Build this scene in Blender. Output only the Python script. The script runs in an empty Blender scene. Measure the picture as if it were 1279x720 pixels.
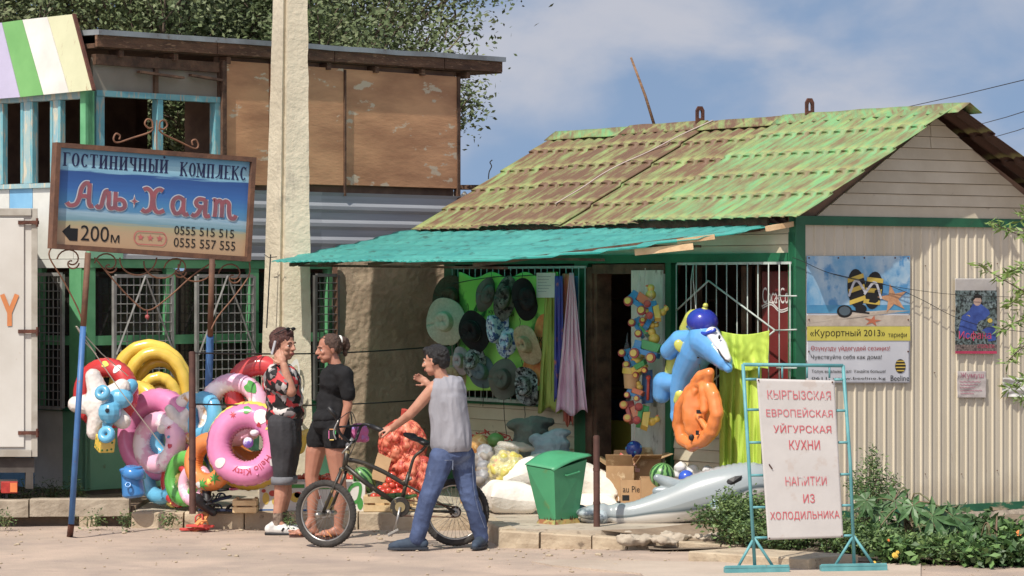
import bpy, math, random
import numpy as np
from mathutils import Vector, Matrix, noise
from mathutils.geometry import delaunay_2d_cdt
random.seed(7); RNG = np.random.default_rng(7)
SC = bpy.context.scene; COL = SC.collection
V = Vector; PI = math.pi; R = math.radians
ZUP = V((0, 0, 1))

# ---------------------------------------------------------------- camera, sky, sun, exposure
F = 4000.0; HY = 356.0; CAMH = 1.95; CX = 639.5
CAM = V((0, 0, CAMH))
cd = bpy.data.cameras.new('camera'); cam = bpy.data.objects.new('camera', cd); COL.objects.link(cam)
cam.location = CAM; cam.rotation_euler = (R(90), 0, 0)
cd.sensor_width = 36; cd.lens = 36 * F / 1279; cd.shift_y = -(360 - HY) / 1279
cd.clip_start = 0.5; cd.clip_end = 3000
SC.camera = cam
SUN_EL = 53.0
SUNH = V((-0.50, -0.866)).normalized()
SUND = V((SUNH.x * math.cos(R(SUN_EL)), SUNH.y * math.cos(R(SUN_EL)), math.sin(R(SUN_EL))))
sl = bpy.data.lights.new('sun', 'SUN'); so = bpy.data.objects.new('sun', sl); COL.objects.link(so)
sl.energy = 4.1; sl.angle = R(0.5); sl.color = (1.0, 0.94, 0.85)
so.rotation_euler = SUND.to_track_quat('Z', 'Y').to_euler()
so.location = (-8, -6, 14)
wd = bpy.data.worlds.new('World'); SC.world = wd; wd.use_nodes = True
nt = wd.node_tree; N = nt.nodes; L = nt.links
bg = N['Background']; bg.inputs[1].default_value = 0.15
tc = N.new('ShaderNodeTexCoord')
sep = N.new('ShaderNodeSeparateXYZ'); L.new(tc.outputs['Generated'], sep.inputs[0])
mz = N.new('ShaderNodeMath'); mz.operation = 'MULTIPLY_ADD'; mz.inputs[1].default_value = 1.0; mz.inputs[2].default_value = 0.35
L.new(sep.outputs[2], mz.inputs[0])
cmb = N.new('ShaderNodeCombineXYZ'); L.new(sep.outputs[0], cmb.inputs[0]); L.new(sep.outputs[1], cmb.inputs[1]); L.new(mz.outputs[0], cmb.inputs[2])
nv = N.new('ShaderNodeVectorMath'); nv.operation = 'NORMALIZE'; L.new(cmb.outputs[0], nv.inputs[0])
sky = N.new('ShaderNodeTexSky'); sky.sky_type = 'NISHITA'; sky.sun_disc = False
sky.sun_elevation = R(SUN_EL); sky.sun_rotation = math.atan2(SUND.x, SUND.y)
sky.air_density = 1.0; sky.dust_density = 1.2; sky.ozone_density = 1.6
L.new(nv.outputs[0], sky.inputs[0])
# clouds: soft banks low over the horizon, all the way round
mp = N.new('ShaderNodeMapping'); mp.inputs['Scale'].default_value = (1, 1, 1.9); mp.inputs['Location'].default_value = (0.63, 0.2, 0.11)
L.new(tc.outputs['Generated'], mp.inputs[0])
cn = N.new('ShaderNodeTexNoise'); cn.inputs['Scale'].default_value = 14; cn.inputs['Detail'].default_value = 7; cn.inputs['Roughness'].default_value = .5
cn.inputs['Distortion'].default_value = .25
L.new(mp.outputs[0], cn.inputs['Vector'])
cr = N.new('ShaderNodeValToRGB'); cr.color_ramp.elements[0].position = .40; cr.color_ramp.elements[1].position = .72
cr.color_ramp.interpolation = 'EASE'
L.new(cn.outputs['Fac'], cr.inputs[0])
cm = N.new('ShaderNodeMix'); cm.data_type = 'RGBA'; cm.inputs['B'].default_value = (3.7, 3.65, 3.9, 1)
tint = N.new('ShaderNodeMix'); tint.data_type = 'RGBA'; tint.blend_type = 'MULTIPLY'; tint.inputs['Factor'].default_value = 1
tint.inputs['B'].default_value = (1.10, 1.0, .90, 1)
L.new(sky.outputs[0], tint.inputs['A'])
cf = N.new('ShaderNodeMath'); cf.operation = 'MULTIPLY'; cf.inputs[1].default_value = .75; L.new(cr.outputs[0], cf.inputs[0])
L.new(cf.outputs[0], cm.inputs['Factor']); L.new(tint.outputs['Result'], cm.inputs['A']); L.new(cm.outputs['Result'], bg.inputs[0])
SC.view_settings.view_transform = 'Standard'; SC.view_settings.look = 'None'
SC.view_settings.exposure = 0.15; SC.view_settings.gamma = 1.0
SC.cycles.max_bounces = 6; SC.cycles.transparent_max_bounces = 12

# ---------------------------------------------------------------- places
def W(px, py, Y): return V(((px - CX) * Y / F, Y, CAMH + (HY - py) * Y / F))
def GR(px, py, z=0.0): return W(px, py, (CAMH - z) * F / (py - HY))
class Fr:
    """a vertical plane: s along d, z up, p outward"""
    def __init__(s, o, d, n): s.o = V((o[0], o[1], 0)); s.d = V((d[0], d[1], 0)).normalized(); s.n = V((n[0], n[1], 0)).normalized()
    def P(s, a, z, p=0): return V((s.o.x + s.d.x * a + s.n.x * p, s.o.y + s.d.y * a + s.n.y * p, z))
    def s_(s, px, p=0):
        k = (px - CX) / F; x0 = s.o.x + s.n.x * p; y0 = s.o.y + s.n.y * p
        return (k * y0 - x0) / (s.d.x - k * s.d.y)
    def H(s, px, py, p=0):
        a = s.s_(px, p); q = s.P(a, 0, p); q.z = CAMH + (HY - py) * q.y / F; return q
    def z_(s, px, py, p=0): return s.H(px, py, p).z
    def hexa(s, s0, s1, z0, z1, p0, p1):
        return [s.P(s0, z0, p1), s.P(s1, z0, p1), s.P(s1, z0, p0), s.P(s0, z0, p0), s.P(s0, z1, p1), s.P(s1, z1, p1), s.P(s1, z1, p0), s.P(s0, z1, p0)]
SF = Fr((2.21, 24.9), (-.575, .818), (-.818, -.575))     # shop front
GW = Fr((2.21, 24.9), (.818, .575), (.575, -.818))       # gable wall
LR = Fr((-3.62, 27.2), (.675, .738), (.738, -.675))      # left building, right face
LL = Fr((-3.62, 27.2), (-.738, .675), (-.675, -.738))    # left building, left face

class Quad:
    def __init__(s, a, b, c, d): s.c = [V(x) for x in (a, b, c, d)]; s.n = (s.c[1] - s.c[0]).cross(s.c[3] - s.c[0]).normalized()
    def __call__(s, u, v, o=0):
        a, b, c, d = s.c
        return (a * (1 - u) + b * u) * (1 - v) + (d * (1 - u) + c * u) * v + s.n * o

# ---------------------------------------------------------------- mesh collector
class M:
    def __init__(s): s.v = []; s.f = []; s.mi = []; s.cur = 0; s.uv = None
    def add(s, vs, fs):
        b = len(s.v); s.v.extend([tuple(x) for x in vs])
        for f in fs: s.f.append([b + i for i in f]); s.mi.append(s.cur)
        return s
    def hexa(s, p): return s.add(p, [(0, 3, 2, 1), (4, 5, 6, 7), (0, 1, 5, 4), (1, 2, 6, 5), (2, 3, 7, 6), (3, 0, 4, 7)])
    def box(s, c, d, Rm=None):
        c = V(c); x, y, z = d[0] / 2, d[1] / 2, d[2] / 2
        ps = [V(q) for q in ((-x, -y, -z), (x, -y, -z), (x, y, -z), (-x, y, -z), (-x, -y, z), (x, -y, z), (x, y, z), (-x, y, z))]
        if Rm: ps = [Rm @ q for q in ps]
        return s.hexa([c + q for q in ps])
    def fbox(s, fr, *a): return s.hexa(fr.hexa(*a))
    def beam(s, p, q, w, h, up=ZUP):
        p = V(p); q = V(q); d = (q - p).normalized(); r = d.cross(up)
        if r.length < 1e-4: r = d.cross(V((1, 0, 0)))
        r.normalize(); t = r.cross(d).normalized(); r = r * w / 2; t = t * h / 2
        return s.hexa([p - r - t, p + r - t, q + r - t, q - r - t, p - r + t, p + r + t, q + r + t, q - r + t])
    def tube(s, pts, r, n=8, closed=False, caps=True):
        pts = [V(p) for p in pts]; m = len(pts); rs = r if isinstance(r, (list, tuple)) else [r] * m
        prev = None; vs = []
        for i, p in enumerate(pts):
            a = pts[(i - 1) % m] if (closed or i) else p; b = pts[(i + 1) % m] if (closed or i < m - 1) else p
            t = (b - a).normalized()
            if prev is None:
                up = V((0, 0, 1)) if abs(t.z) < .9 else V((1, 0, 0)); x = t.cross(up).normalized()
            else: x = (prev - t * prev.dot(t)).normalized()
            prev = x; y = t.cross(x)
            for k in range(n):
                g = 2 * PI * k / n; vs.append(p + (x * math.cos(g) + y * math.sin(g)) * rs[i])
        fs = []
        for i in range(m if closed else m - 1):
            j = (i + 1) % m
            for k in range(n): l = (k + 1) % n; fs.append((i * n + k, i * n + l, j * n + l, j * n + k))
        if caps and not closed: fs.append(tuple(range(n))[::-1]); fs.append(tuple((m - 1) * n + k for k in range(n)))
        return s.add(vs, fs)
    def ell(s, c, r, Rm=None, n=12):
        c = V(c); r = (r, r, r) if not isinstance(r, (tuple, list)) else r; h = max(6, n // 2 + 1); vs = [V((0, 0, -1))]
        for i in range(1, h):
            a = -PI / 2 + PI * i / h
            for k in range(n): g = 2 * PI * k / n; vs.append(V((math.cos(a) * math.cos(g), math.cos(a) * math.sin(g), math.sin(a))))
        vs.append(V((0, 0, 1))); fs = []
        for k in range(n): l = (k + 1) % n; fs.append((0, 1 + l, 1 + k)); fs.append((len(vs) - 1, 1 + (h - 2) * n + k, 1 + (h - 2) * n + l))
        for i in range(h - 2):
            for k in range(n): l = (k + 1) % n; fs.append((1 + i * n + k, 1 + i * n + l, 1 + (i + 1) * n + l, 1 + (i + 1) * n + k))
        out = []
        for q in vs:
            q = V((q.x * r[0], q.y * r[1], q.z * r[2])); out.append(c + (Rm @ q if Rm else q))
        return s.add(out, fs)
    def lathe(s, prof, c, ax=ZUP, n=20, sx=1, cap=True):
        c = V(c); q = V(ax).normalized().to_track_quat('Z', 'Y'); vs = []; m = len(prof)
        for (r, z) in prof:
            for k in range(n): g = 2 * PI * k / n; vs.append(c + q @ V((r * math.cos(g) * sx, r * math.sin(g), z)))
        fs = [(i * n + k, i * n + (k + 1) % n, (i + 1) * n + (k + 1) % n, (i + 1) * n + k) for i in range(m - 1) for k in range(n)]
        if cap: fs.append(tuple(range(n))[::-1]); fs.append(tuple((m - 1) * n + k for k in range(n)))
        return s.add(vs, fs)
    def prism(s, poly, vec):
        vec = V(vec); p = [V(x) for x in poly]; n = len(p)
        return s.add(p + [x + vec for x in p], [tuple(range(n))[::-1], tuple(range(n, 2 * n))] + [(i, (i + 1) % n, n + (i + 1) % n, n + i) for i in range(n)])
    def grid(s, fn, nu, nv, cu=False, uv=False):
        vs = []; b = len(s.v)
        for j in range(nv + 1):
            for i in range(nu + (0 if cu else 1)): vs.append(fn(i / nu, j / nv))
        w = nu if cu else nu + 1
        fs = [(j * w + i, j * w + (i + 1) % w, (j + 1) * w + (i + 1) % w, (j + 1) * w + i) for j in range(nv) for i in range(nu)]
        return s.add(vs, fs)
    def mesh(s, name, origin, mats, smooth=False, bevel=0):
        me = bpy.data.meshes.new(name); o = V(origin)
        a = np.array(s.v, dtype=float).reshape(-1, 3) - np.array(o)
        me.from_pydata(a.tolist(), [], s.f)
        for m in (mats if isinstance(mats, (list, tuple)) else [mats]): me.materials.append(m)
        if any(s.mi): me.polygons.foreach_set('material_index', s.mi)
        if smooth: me.polygons.foreach_set('use_smooth', [True] * len(s.f))
        me.update(); return me
    def bounds(s):
        a = np.array(s.v); return a.min(0), a.max(0)

def blen(me, deg=40):
    if hasattr(me, 'set_sharp_from_angle'): me.set_sharp_from_angle(angle=R(deg))
def thing(name, label, cat, loc, group=None):
    o = bpy.data.objects.new(name, None); COL.objects.link(o); o.location = V(loc); o.empty_display_size = .1
    o['label'] = label; o['category'] = cat
    if group: o['group'] = group
    return o
def wloc(o):
    l = V(o.location)
    while o.parent: o = o.parent; l += V(o.location)
    return l
def part(name, m, mats, parent, smooth=False, label=None, kind=None, bevel=0, sharp=None):
    pl = wloc(parent)
    lo, hi = m.bounds(); c = V(((lo[0] + hi[0]) / 2, (lo[1] + hi[1]) / 2, lo[2]))
    me = m.mesh(name, c, mats, smooth)
    if sharp and smooth: blen(me, sharp)
    o = bpy.data.objects.new(name, me); COL.objects.link(o); o.parent = parent; o.location = c - pl
    if label: o['label'] = label
    if kind: o['kind'] = kind
    if bevel: b = o.modifiers.new('bevel', 'BEVEL'); b.width = bevel; b.segments = 2; b.limit_method = 'ANGLE'
    return o
def solo(name, m, mats, label=None, cat=None, group=None, smooth=False, kind=None, bevel=0, sharp=None):
    lo, hi = m.bounds(); c = V(((lo[0] + hi[0]) / 2, (lo[1] + hi[1]) / 2, lo[2]))
    me = m.mesh(name, c, mats, smooth)
    if sharp and smooth: blen(me, sharp)
    o = bpy.data.objects.new(name, me); COL.objects.link(o); o.location = c
    if label: o['label'] = label
    if cat: o['category'] = cat
    if group: o['group'] = group
    if kind: o['kind'] = kind
    if bevel: b = o.modifiers.new('bevel', 'BEVEL'); b.width = bevel; b.segments = 2; b.limit_method = 'ANGLE'
    return o
def struct(name, m, mats, **k): return solo(name, m, mats, kind='structure', **k)
def meshpart(name, me, parent, loc, label=None, rot=None):
    o = bpy.data.objects.new(name, me); COL.objects.link(o); o.parent = parent; o.location = V(loc) - wloc(parent)
    if rot is not None: o.rotation_euler = rot
    if label: o['label'] = label
    return o
def copy_tree(o, parent=None):
    c = o.copy(); COL.objects.link(c); c.parent = parent
    for ch in list(o.children): copy_tree(ch, c)
    return c

# ---------------------------------------------------------------- materials
def lin(c, sat=.84):
    r = [(x / 255) / 12.92 if x / 255 <= .04045 else ((x / 255 + .055) / 1.055) ** 2.4 for x in c[:3]]
    g = .3 * r[0] + .55 * r[1] + .15 * r[2]; return tuple(g + (x - g) * sat for x in r) + (1,)
MATS = {}
def mat(name, c, c2=None, sc=4, rough=.6, bump=0, bsc=None, st=(1, 1, 1), c3=None, t3=.6, sc3=None, w3=.04, st3=None, metal=0, spec=.5, rv=0, alpha=1, trans=0, coat=0, det=5, sss=0, tl=0, splash=None):
    if name in MATS: return MATS[name]
    m = bpy.data.materials.new(name); m.use_nodes = True; MATS[name] = m
    n = m.node_tree.nodes; l = m.node_tree.links; b = n['Principled BSDF']
    b.inputs['Roughness'].default_value = rough; b.inputs['Metallic'].default_value = metal
    b.inputs['Specular IOR Level'].default_value = spec; b.inputs['Alpha'].default_value = alpha
    b.inputs['Transmission Weight'].default_value = trans; b.inputs['Coat Weight'].default_value = coat
    if sss: b.inputs['Subsurface Weight'].default_value = sss; b.inputs['Subsurface Scale'].default_value = .02
    col = lin(c); b.inputs['Base Color'].default_value = col
    tc = n.new('ShaderNodeTexCoord'); out = None
    def noi(scale, stretch, detail=det):
        mp = n.new('ShaderNodeMapping'); mp.inputs['Scale'].default_value = stretch; l.new(tc.outputs['Object'], mp.inputs[0])
        # every object gets its own patch of the pattern
        oi = n.new('ShaderNodeObjectInfo'); vm = n.new('ShaderNodeVectorMath'); vm.operation = 'SCALE'; vm.inputs[0].default_value = (7.3, 3.1, 5.7)
        l.new(oi.outputs['Random'], vm.inputs['Scale']); l.new(vm.outputs[0], mp.inputs['Location'])
        t = n.new('ShaderNodeTexNoise'); t.inputs['Scale'].default_value = scale; t.inputs['Detail'].default_value = detail; t.inputs['Roughness'].default_value = .6
        l.new(mp.outputs[0], t.inputs['Vector']); return t.outputs['Fac']
    if c2 is None and c3 is None and rv == 0 and bump == 0: c2 = tuple(x * .9 for x in c)
    if c2 is not None:
        f = noi(sc, st); rp = n.new('ShaderNodeMapRange'); rp.inputs['From Min'].default_value = .35; rp.inputs['From Max'].default_value = .65; l.new(f, rp.inputs[0])
        mx = n.new('ShaderNodeMix'); mx.data_type = 'RGBA'; mx.inputs['A'].default_value = col; mx.inputs['B'].default_value = lin(c2); l.new(rp.outputs[0], mx.inputs['Factor']); out = mx.outputs['Result']
    if c3 is not None:
        f = noi(sc3 or sc * 2, st3 or st, 8); rp = n.new('ShaderNodeMapRange'); rp.inputs['From Min'].default_value = t3 - w3; rp.inputs['From Max'].default_value = t3 + w3; l.new(f, rp.inputs[0])
        mx = n.new('ShaderNodeMix'); mx.data_type = 'RGBA'; mx.inputs['A'].default_value = col; mx.inputs['B'].default_value = lin(c3); l.new(rp.outputs[0], mx.inputs['Factor'])
        if out: l.new(out, mx.inputs['A'])
        out = mx.outputs['Result']
    if rv:
        oi = n.new('ShaderNodeObjectInfo'); rp = n.new('ShaderNodeMapRange'); rp.inputs['To Min'].default_value = 1 - rv; rp.inputs['To Max'].default_value = 1 + rv; l.new(oi.outputs['Random'], rp.inputs[0])
        hs = n.new('ShaderNodeHueSaturation'); l.new(rp.outputs[0], hs.inputs['Value'])
        if out: l.new(out, hs.inputs['Color'])
        else: hs.inputs['Color'].default_value = col
        out = hs.outputs[0]
    if out: l.new(out, b.inputs['Base Color'])
    if splash:   # mud thrown up against the foot of a wall: (colour, height)
        geo = n.new('ShaderNodeNewGeometry'); sp_ = n.new('ShaderNodeSeparateXYZ'); l.new(geo.outputs['Position'], sp_.inputs[0]); f = noi(3, (1, 1, 1), 8)
        ma = n.new('ShaderNodeMath'); ma.operation = 'MULTIPLY_ADD'; ma.inputs[1].default_value = -.5; l.new(f, ma.inputs[0]); l.new(sp_.outputs[2], ma.inputs[2])
        rp = n.new('ShaderNodeMapRange'); rp.inputs['From Min'].default_value = splash[1] - .35; rp.inputs['From Max'].default_value = splash[1]; rp.inputs['To Min'].default_value = .65; rp.inputs['To Max'].default_value = 0; l.new(ma.outputs[0], rp.inputs[0])
        mx = n.new('ShaderNodeMix'); mx.data_type = 'RGBA'; mx.inputs['A'].default_value = col; mx.inputs['B'].default_value = lin(splash[0]); l.new(rp.outputs[0], mx.inputs['Factor'])
        if out: l.new(out, mx.inputs['A'])
        out = mx.outputs['Result']; l.new(out, b.inputs['Base Color'])
    if tl:   # thin sheet that lets daylight through
        tr = n.new('ShaderNodeBsdfTranslucent'); ms_ = n.new('ShaderNodeMixShader'); ms_.inputs[0].default_value = tl
        if out: l.new(out, tr.inputs[0])
        else: tr.inputs[0].default_value = col
        l.new(b.outputs[0], ms_.inputs[1]); l.new(tr.outputs[0], ms_.inputs[2]); l.new(ms_.outputs[0], n['Material Output'].inputs[0])
    if bump:
        f = noi(bsc or sc * 4, st); bp = n.new('ShaderNodeBump'); bp.inputs['Strength'].default_value = min(1, bump); bp.inputs['Distance'].default_value = .02 * max(1, bump); l.new(f, bp.inputs['Height']); l.new(bp.outputs[0], b.inputs['Normal'])
    return m
def plastic(name, c, **k):
    k.setdefault('rough', .28); k.setdefault('spec', .5); k.setdefault('coat', .25)
    return mat(name, c, **k)

m_dark = mat('dark_interior', (150, 118, 94), (120, 92, 74), rough=.9)
m_wood = mat('raw_wood', (150, 110, 75), (110, 78, 50), sc=6, st=(1, 1, 8), rough=.8, bump=.3)
m_woodlight = mat('light_wood', (225, 190, 140), (195, 155, 105), sc=8, rough=.75, bump=.2, rv=.1)
m_brownwood = mat('brown_weathered_wood', (110, 78, 55), (70, 48, 34), sc=9, rough=.85, bump=.4, rv=.12)
m_green = mat('green_gloss_paint', (22, 112, 72), (16, 92, 58), sc=3, rough=.4, bump=.1, c3=(60, 90, 60), t3=.68)
m_cream = mat('cream_siding', (212, 200, 172), (196, 182, 152), sc=2.2, rough=.5, bump=.08, rv=.03, c3=(150, 132, 104), t3=.70, sc3=6)
m_white = mat('white_paint', (222, 220, 212), (205, 202, 192), sc=3, rough=.5)
m_whitebar = mat('white_bar_paint', (186, 196, 188), (160, 170, 162), sc=8, rough=.5)
m_rust = mat('rusty_steel', (105, 58, 40), (75, 42, 32), sc=12, rough=.85, bump=.4)
m_concrete = mat('concrete', (178, 166, 146), (150, 138, 118), sc=2.5, rough=.9, bump=.5, bsc=30, c3=(110, 98, 82), t3=.66, sc3=5, rv=.06)
m_black = mat('black_plastic', (22, 22, 24), (32, 32, 34), rough=.5)
m_wire = mat('dark_wire', (50, 48, 48), (38, 36, 36), rough=.6)
m_glass = mat('dark_window_glass', (34, 32, 30), (50, 46, 42), sc=1.5, rough=.12, spec=.7)

# ---------------------------------------------------------------- lettering
_tc = {}
def text_mesh(s, bold=0.0):
    k = (s, bold)
    if k in _tc: return _tc[k]
    c = bpy.data.curves.new('tmp', 'FONT'); c.body = s; c.size = 1; c.offset = bold; c.resolution_u = 3; c.fill_mode = 'NONE'
    o = bpy.data.objects.new('tmp', c); COL.objects.link(o); dg = bpy.context.evaluated_depsgraph_get(); dg.update()
    me = bpy.data.meshes.new_from_object(o.evaluated_get(dg)); P = [V((v.co.x, v.co.y)) for v in me.vertices]; E = {tuple(sorted(e.vertices)) for e in me.edges}
    bpy.data.objects.remove(o); bpy.data.curves.remove(c); bpy.data.meshes.remove(me)
    loops = []; st = 0
    for i in range(len(P)):
        if i == len(P) - 1 or (i, i + 1) not in E: loops.append(list(range(st, i + 1))); st = i + 1
    # split into glyphs (loops whose x spans overlap), fill each by winding number
    sp = sorted(([min(P[i].x for i in L), max(P[i].x for i in L), [L]] for L in loops if len(L) > 2), key=lambda q: q[0]); gl = []
    for q in sp:
        if gl and q[0] < gl[-1][1]: gl[-1][1] = max(gl[-1][1], q[1]); gl[-1][2] += q[2]
        else: gl.append(q)
    vs = []; fs = []
    for _, _, Ls in gl:
        pts = []; ed = []; seg = []
        for L in Ls:
            b0 = len(pts); pts += [P[i] for i in L]; n_ = len(L); ed += [(b0 + k_, b0 + (k_ + 1) % n_) for k_ in range(n_)]; seg += [(P[L[k_]], P[L[(k_ + 1) % n_]]) for k_ in range(n_)]
        r = delaunay_2d_cdt(pts, ed, [], 0, 1e-5); b0 = len(vs); vs += [(v.x, v.y) for v in r[0]]
        for f in r[2]:
            cx = sum(r[0][i].x for i in f) / len(f); cy = sum(r[0][i].y for i in f) / len(f); w = 0
            for p, q in seg:
                if (p.y <= cy) != (q.y <= cy) and p.x + (cy - p.y) / (q.y - p.y) * (q.x - p.x) > cx: w += 1 if q.y > p.y else -1
            if w: fs.append(tuple(b0 + i for i in f))
    x0 = min(v[0] for v in vs); x1 = max(v[0] for v in vs); y0 = min(v[1] for v in vs); y1 = max(v[1] for v in vs)
    vs = [((x - x0) / (x1 - x0), (y - y0) / (y1 - y0)) for x, y in vs]
    _tc[k] = (vs, fs); return _tc[k]
def put_text(m, s, mapf, u0, v0, u1, v1, off=.002, bold=0.0):
    vs, fs = text_mesh(s, bold)
    m.add([mapf(u0 + (u1 - u0) * x, v0 + (v1 - v0) * y, off) for x, y in vs], fs)
def stroke(m, pts, w, mapf, off, asp=1.0, k=[0]):
    """a flat ribbon along 2-d points (u, v); w in v units; asp = width/height of the board"""
    n = len(pts); Ls = []; Rs = []
    ws = w if isinstance(w, (list, tuple)) else [w] * n
    for i in range(n):
        a = pts[max(0, i - 1)]; b = pts[min(n - 1, i + 1)]; dx = (b[0] - a[0]) * asp; dy = b[1] - a[1]; q = math.hypot(dx, dy) or 1
        nx, ny = -dy / q / asp, dx / q
        Ls.append((pts[i][0] + nx * ws[i] / 2, pts[i][1] + ny * ws[i] / 2)); Rs.append((pts[i][0] - nx * ws[i] / 2, pts[i][1] - ny * ws[i] / 2))
    k[0] = (k[0] + 1) % 40; o = off + k[0] * .00006
    m.add([mapf(u, v, o) for u, v in Rs + Ls], [(i, i + 1, n + i + 1, n + i) for i in range(n - 1)])
def bez(p, n=6):
    """smooth curve through points"""
    out = []
    for i in range(len(p) - 1):
        a = p[max(0, i - 1)]; b = p[i]; c = p[i + 1]; d = p[min(len(p) - 1, i + 2)]
        for k in range(n):
            t = k / n
            out.append(tuple(.5 * (2 * b[j] + (c[j] - a[j]) * t + (2 * a[j] - 5 * b[j] + 4 * c[j] - d[j]) * t * t + (-a[j] + 3 * b[j] - 3 * c[j] + d[j]) * t ** 3) for j in range(len(b))))
    out.append(tuple(p[-1])); return out
def flat(m, poly, mapf, off): m.add([mapf(u, v, off) for u, v in poly], [tuple(range(len(poly)))])
def disc(m, u, v, ru, rv, mapf, off, n=16): flat(m, [(u + ru * math.cos(2 * PI * i / n), v + rv * math.sin(2 * PI * i / n)) for i in range(n)], mapf, off)

# ---------------------------------------------------------------- soft bodies: overlapping lumps grown into one skin
def caps(m, p, q, r1, r2, n=12):
    p = V(p); q = V(q)
    m.ell(p, r1, n=n); m.ell(q, r2, n=n)
    if (q - p).length > 1e-4: m.tube([p, q], [r1 * .995, r2 * .995], n=n)
def chain(m, pts, rs, n=12):
    for i in range(len(pts) - 1): caps(m, pts[i], pts[i + 1], rs[i], rs[i + 1], n)
def skin(m, voxel=.006, smooth=6, disp=None):
    """remesh the lumps of m into one continuous surface, returned as a new M"""
    me = m.mesh('tmp', (0, 0, 0), []); o = bpy.data.objects.new('tmp', me); COL.objects.link(o)
    r = o.modifiers.new('r', 'REMESH'); r.mode = 'VOXEL'; r.voxel_size = voxel; r.adaptivity = 0
    if smooth: s = o.modifiers.new('s', 'SMOOTH'); s.factor = .5; s.iterations = smooth
    dg = bpy.context.evaluated_depsgraph_get(); dg.update(); e = o.evaluated_get(dg); me2 = bpy.data.meshes.new_from_object(e)
    nv = len(me2.vertices); co = np.empty(nv * 3); me2.vertices.foreach_get('co', co); co = co.reshape(-1, 3)
    if disp:
        no = np.empty(nv * 3); me2.vertices.foreach_get('normal', no); no = no.reshape(-1, 3)
        d = np.array([disp(V(c)) for c in co]); co = co + no * d[:, None]
    out = M(); out.v = [tuple(c) for c in co]; out.f = [list(p.vertices) for p in me2.polygons]; out.mi = [0] * len(out.f)
    bpy.data.objects.remove(o); bpy.data.meshes.remove(me); bpy.data.meshes.remove(me2)
    return out
def nz(p, s, seed=0): return noise.noise(V((p.x * s + seed, p.y * s - seed, p.z * s + 2 * seed)))
# ================================================================ THE SETTING
m_road = mat('dusty_asphalt', (192, 167, 145), (166, 147, 129), sc=1.1, rough=.95, bump=.4, bsc=45, c3=(156, 138, 124), t3=.57, sc3=1.7, w3=.12, det=10)
m_soil = mat('dry_soil', (150, 128, 102), (122, 102, 80), sc=3, rough=1, bump=.6, bsc=22, det=8)
m_pave = mat('worn_pavement', (186, 172, 150), (160, 146, 126), sc=2.2, rough=.92, bump=.3, bsc=40, c3=(128, 114, 98), t3=.62, sc3=6)
m_kerb = mat('kerb_concrete', (190, 172, 142), (168, 148, 120), sc=5, rough=.92, bump=.6, bsc=22, c3=(120, 104, 84), t3=.66, sc3=9, rv=.06)

m = M(); m.add([(-600, -60, -.03), (600, -60, -.03), (600, 1500, -.03), (-600, 1500, -.03)], [(0, 1, 2, 3)]); struct('ground', m, m_soil)
def roadz(x, y): return .012 * noise.noise(V((x * .7, y * .7, 0))) + .004 * noise.noise(V((x * 4, y * 4, 3)))
m = M(); m.grid(lambda u, v: V((-12 + 24 * u, 17 + 9.2 * v, roadz(-12 + 24 * u, 17 + 9.2 * v) - .004)), 240, 92); struct('road', m, m_road, smooth=True)

# kerb lines: A far on the left, B nearer on the right, joined by a step
A0 = V((-3.06, 25.72, 0)); A1 = V((-.33, 25.5, 0)); B0 = V((-.1, 23.85, 0)); B1 = V((1.53, 23.46, 0)); B2 = V((2.6, 23.3, 0))
PZ = .13
m = M()
poly = [A0 + V((0, .12, 0)), A1 + V((.12, .12, 0)), B0 + V((.12, .12, 0)), V((.66, 23.78, 0)), V((1.0, 23.9, 0)), V((1.5, 24.6, 0)), V((2.6, 25.3, 0)), V((5, 27.4, 0)), V((5, 34, 0)), V((-2.7, 34, 0)), V((-2.7, 28, 0)), V((-3.06, 27.4, 0))]
m.prism([V((p.x, p.y, -.05)) for p in poly], (0, 0, PZ - .004 + .05)); struct('pavement', m, m_pave)
# sloping end of the pavement
m = M(); m.add([V((.66, 23.78, .128)), V((1.53, 23.56, .045)), V((2.3, 23.5, .03)), V((2.6, 25.3, .1)), V((1.5, 24.6, .131)), V((1.0, 23.9, .131))], [(0, 1, 2, 4, 5), (2, 3, 4)]); struct('pavement_ramp', m, m_soil)

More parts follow.
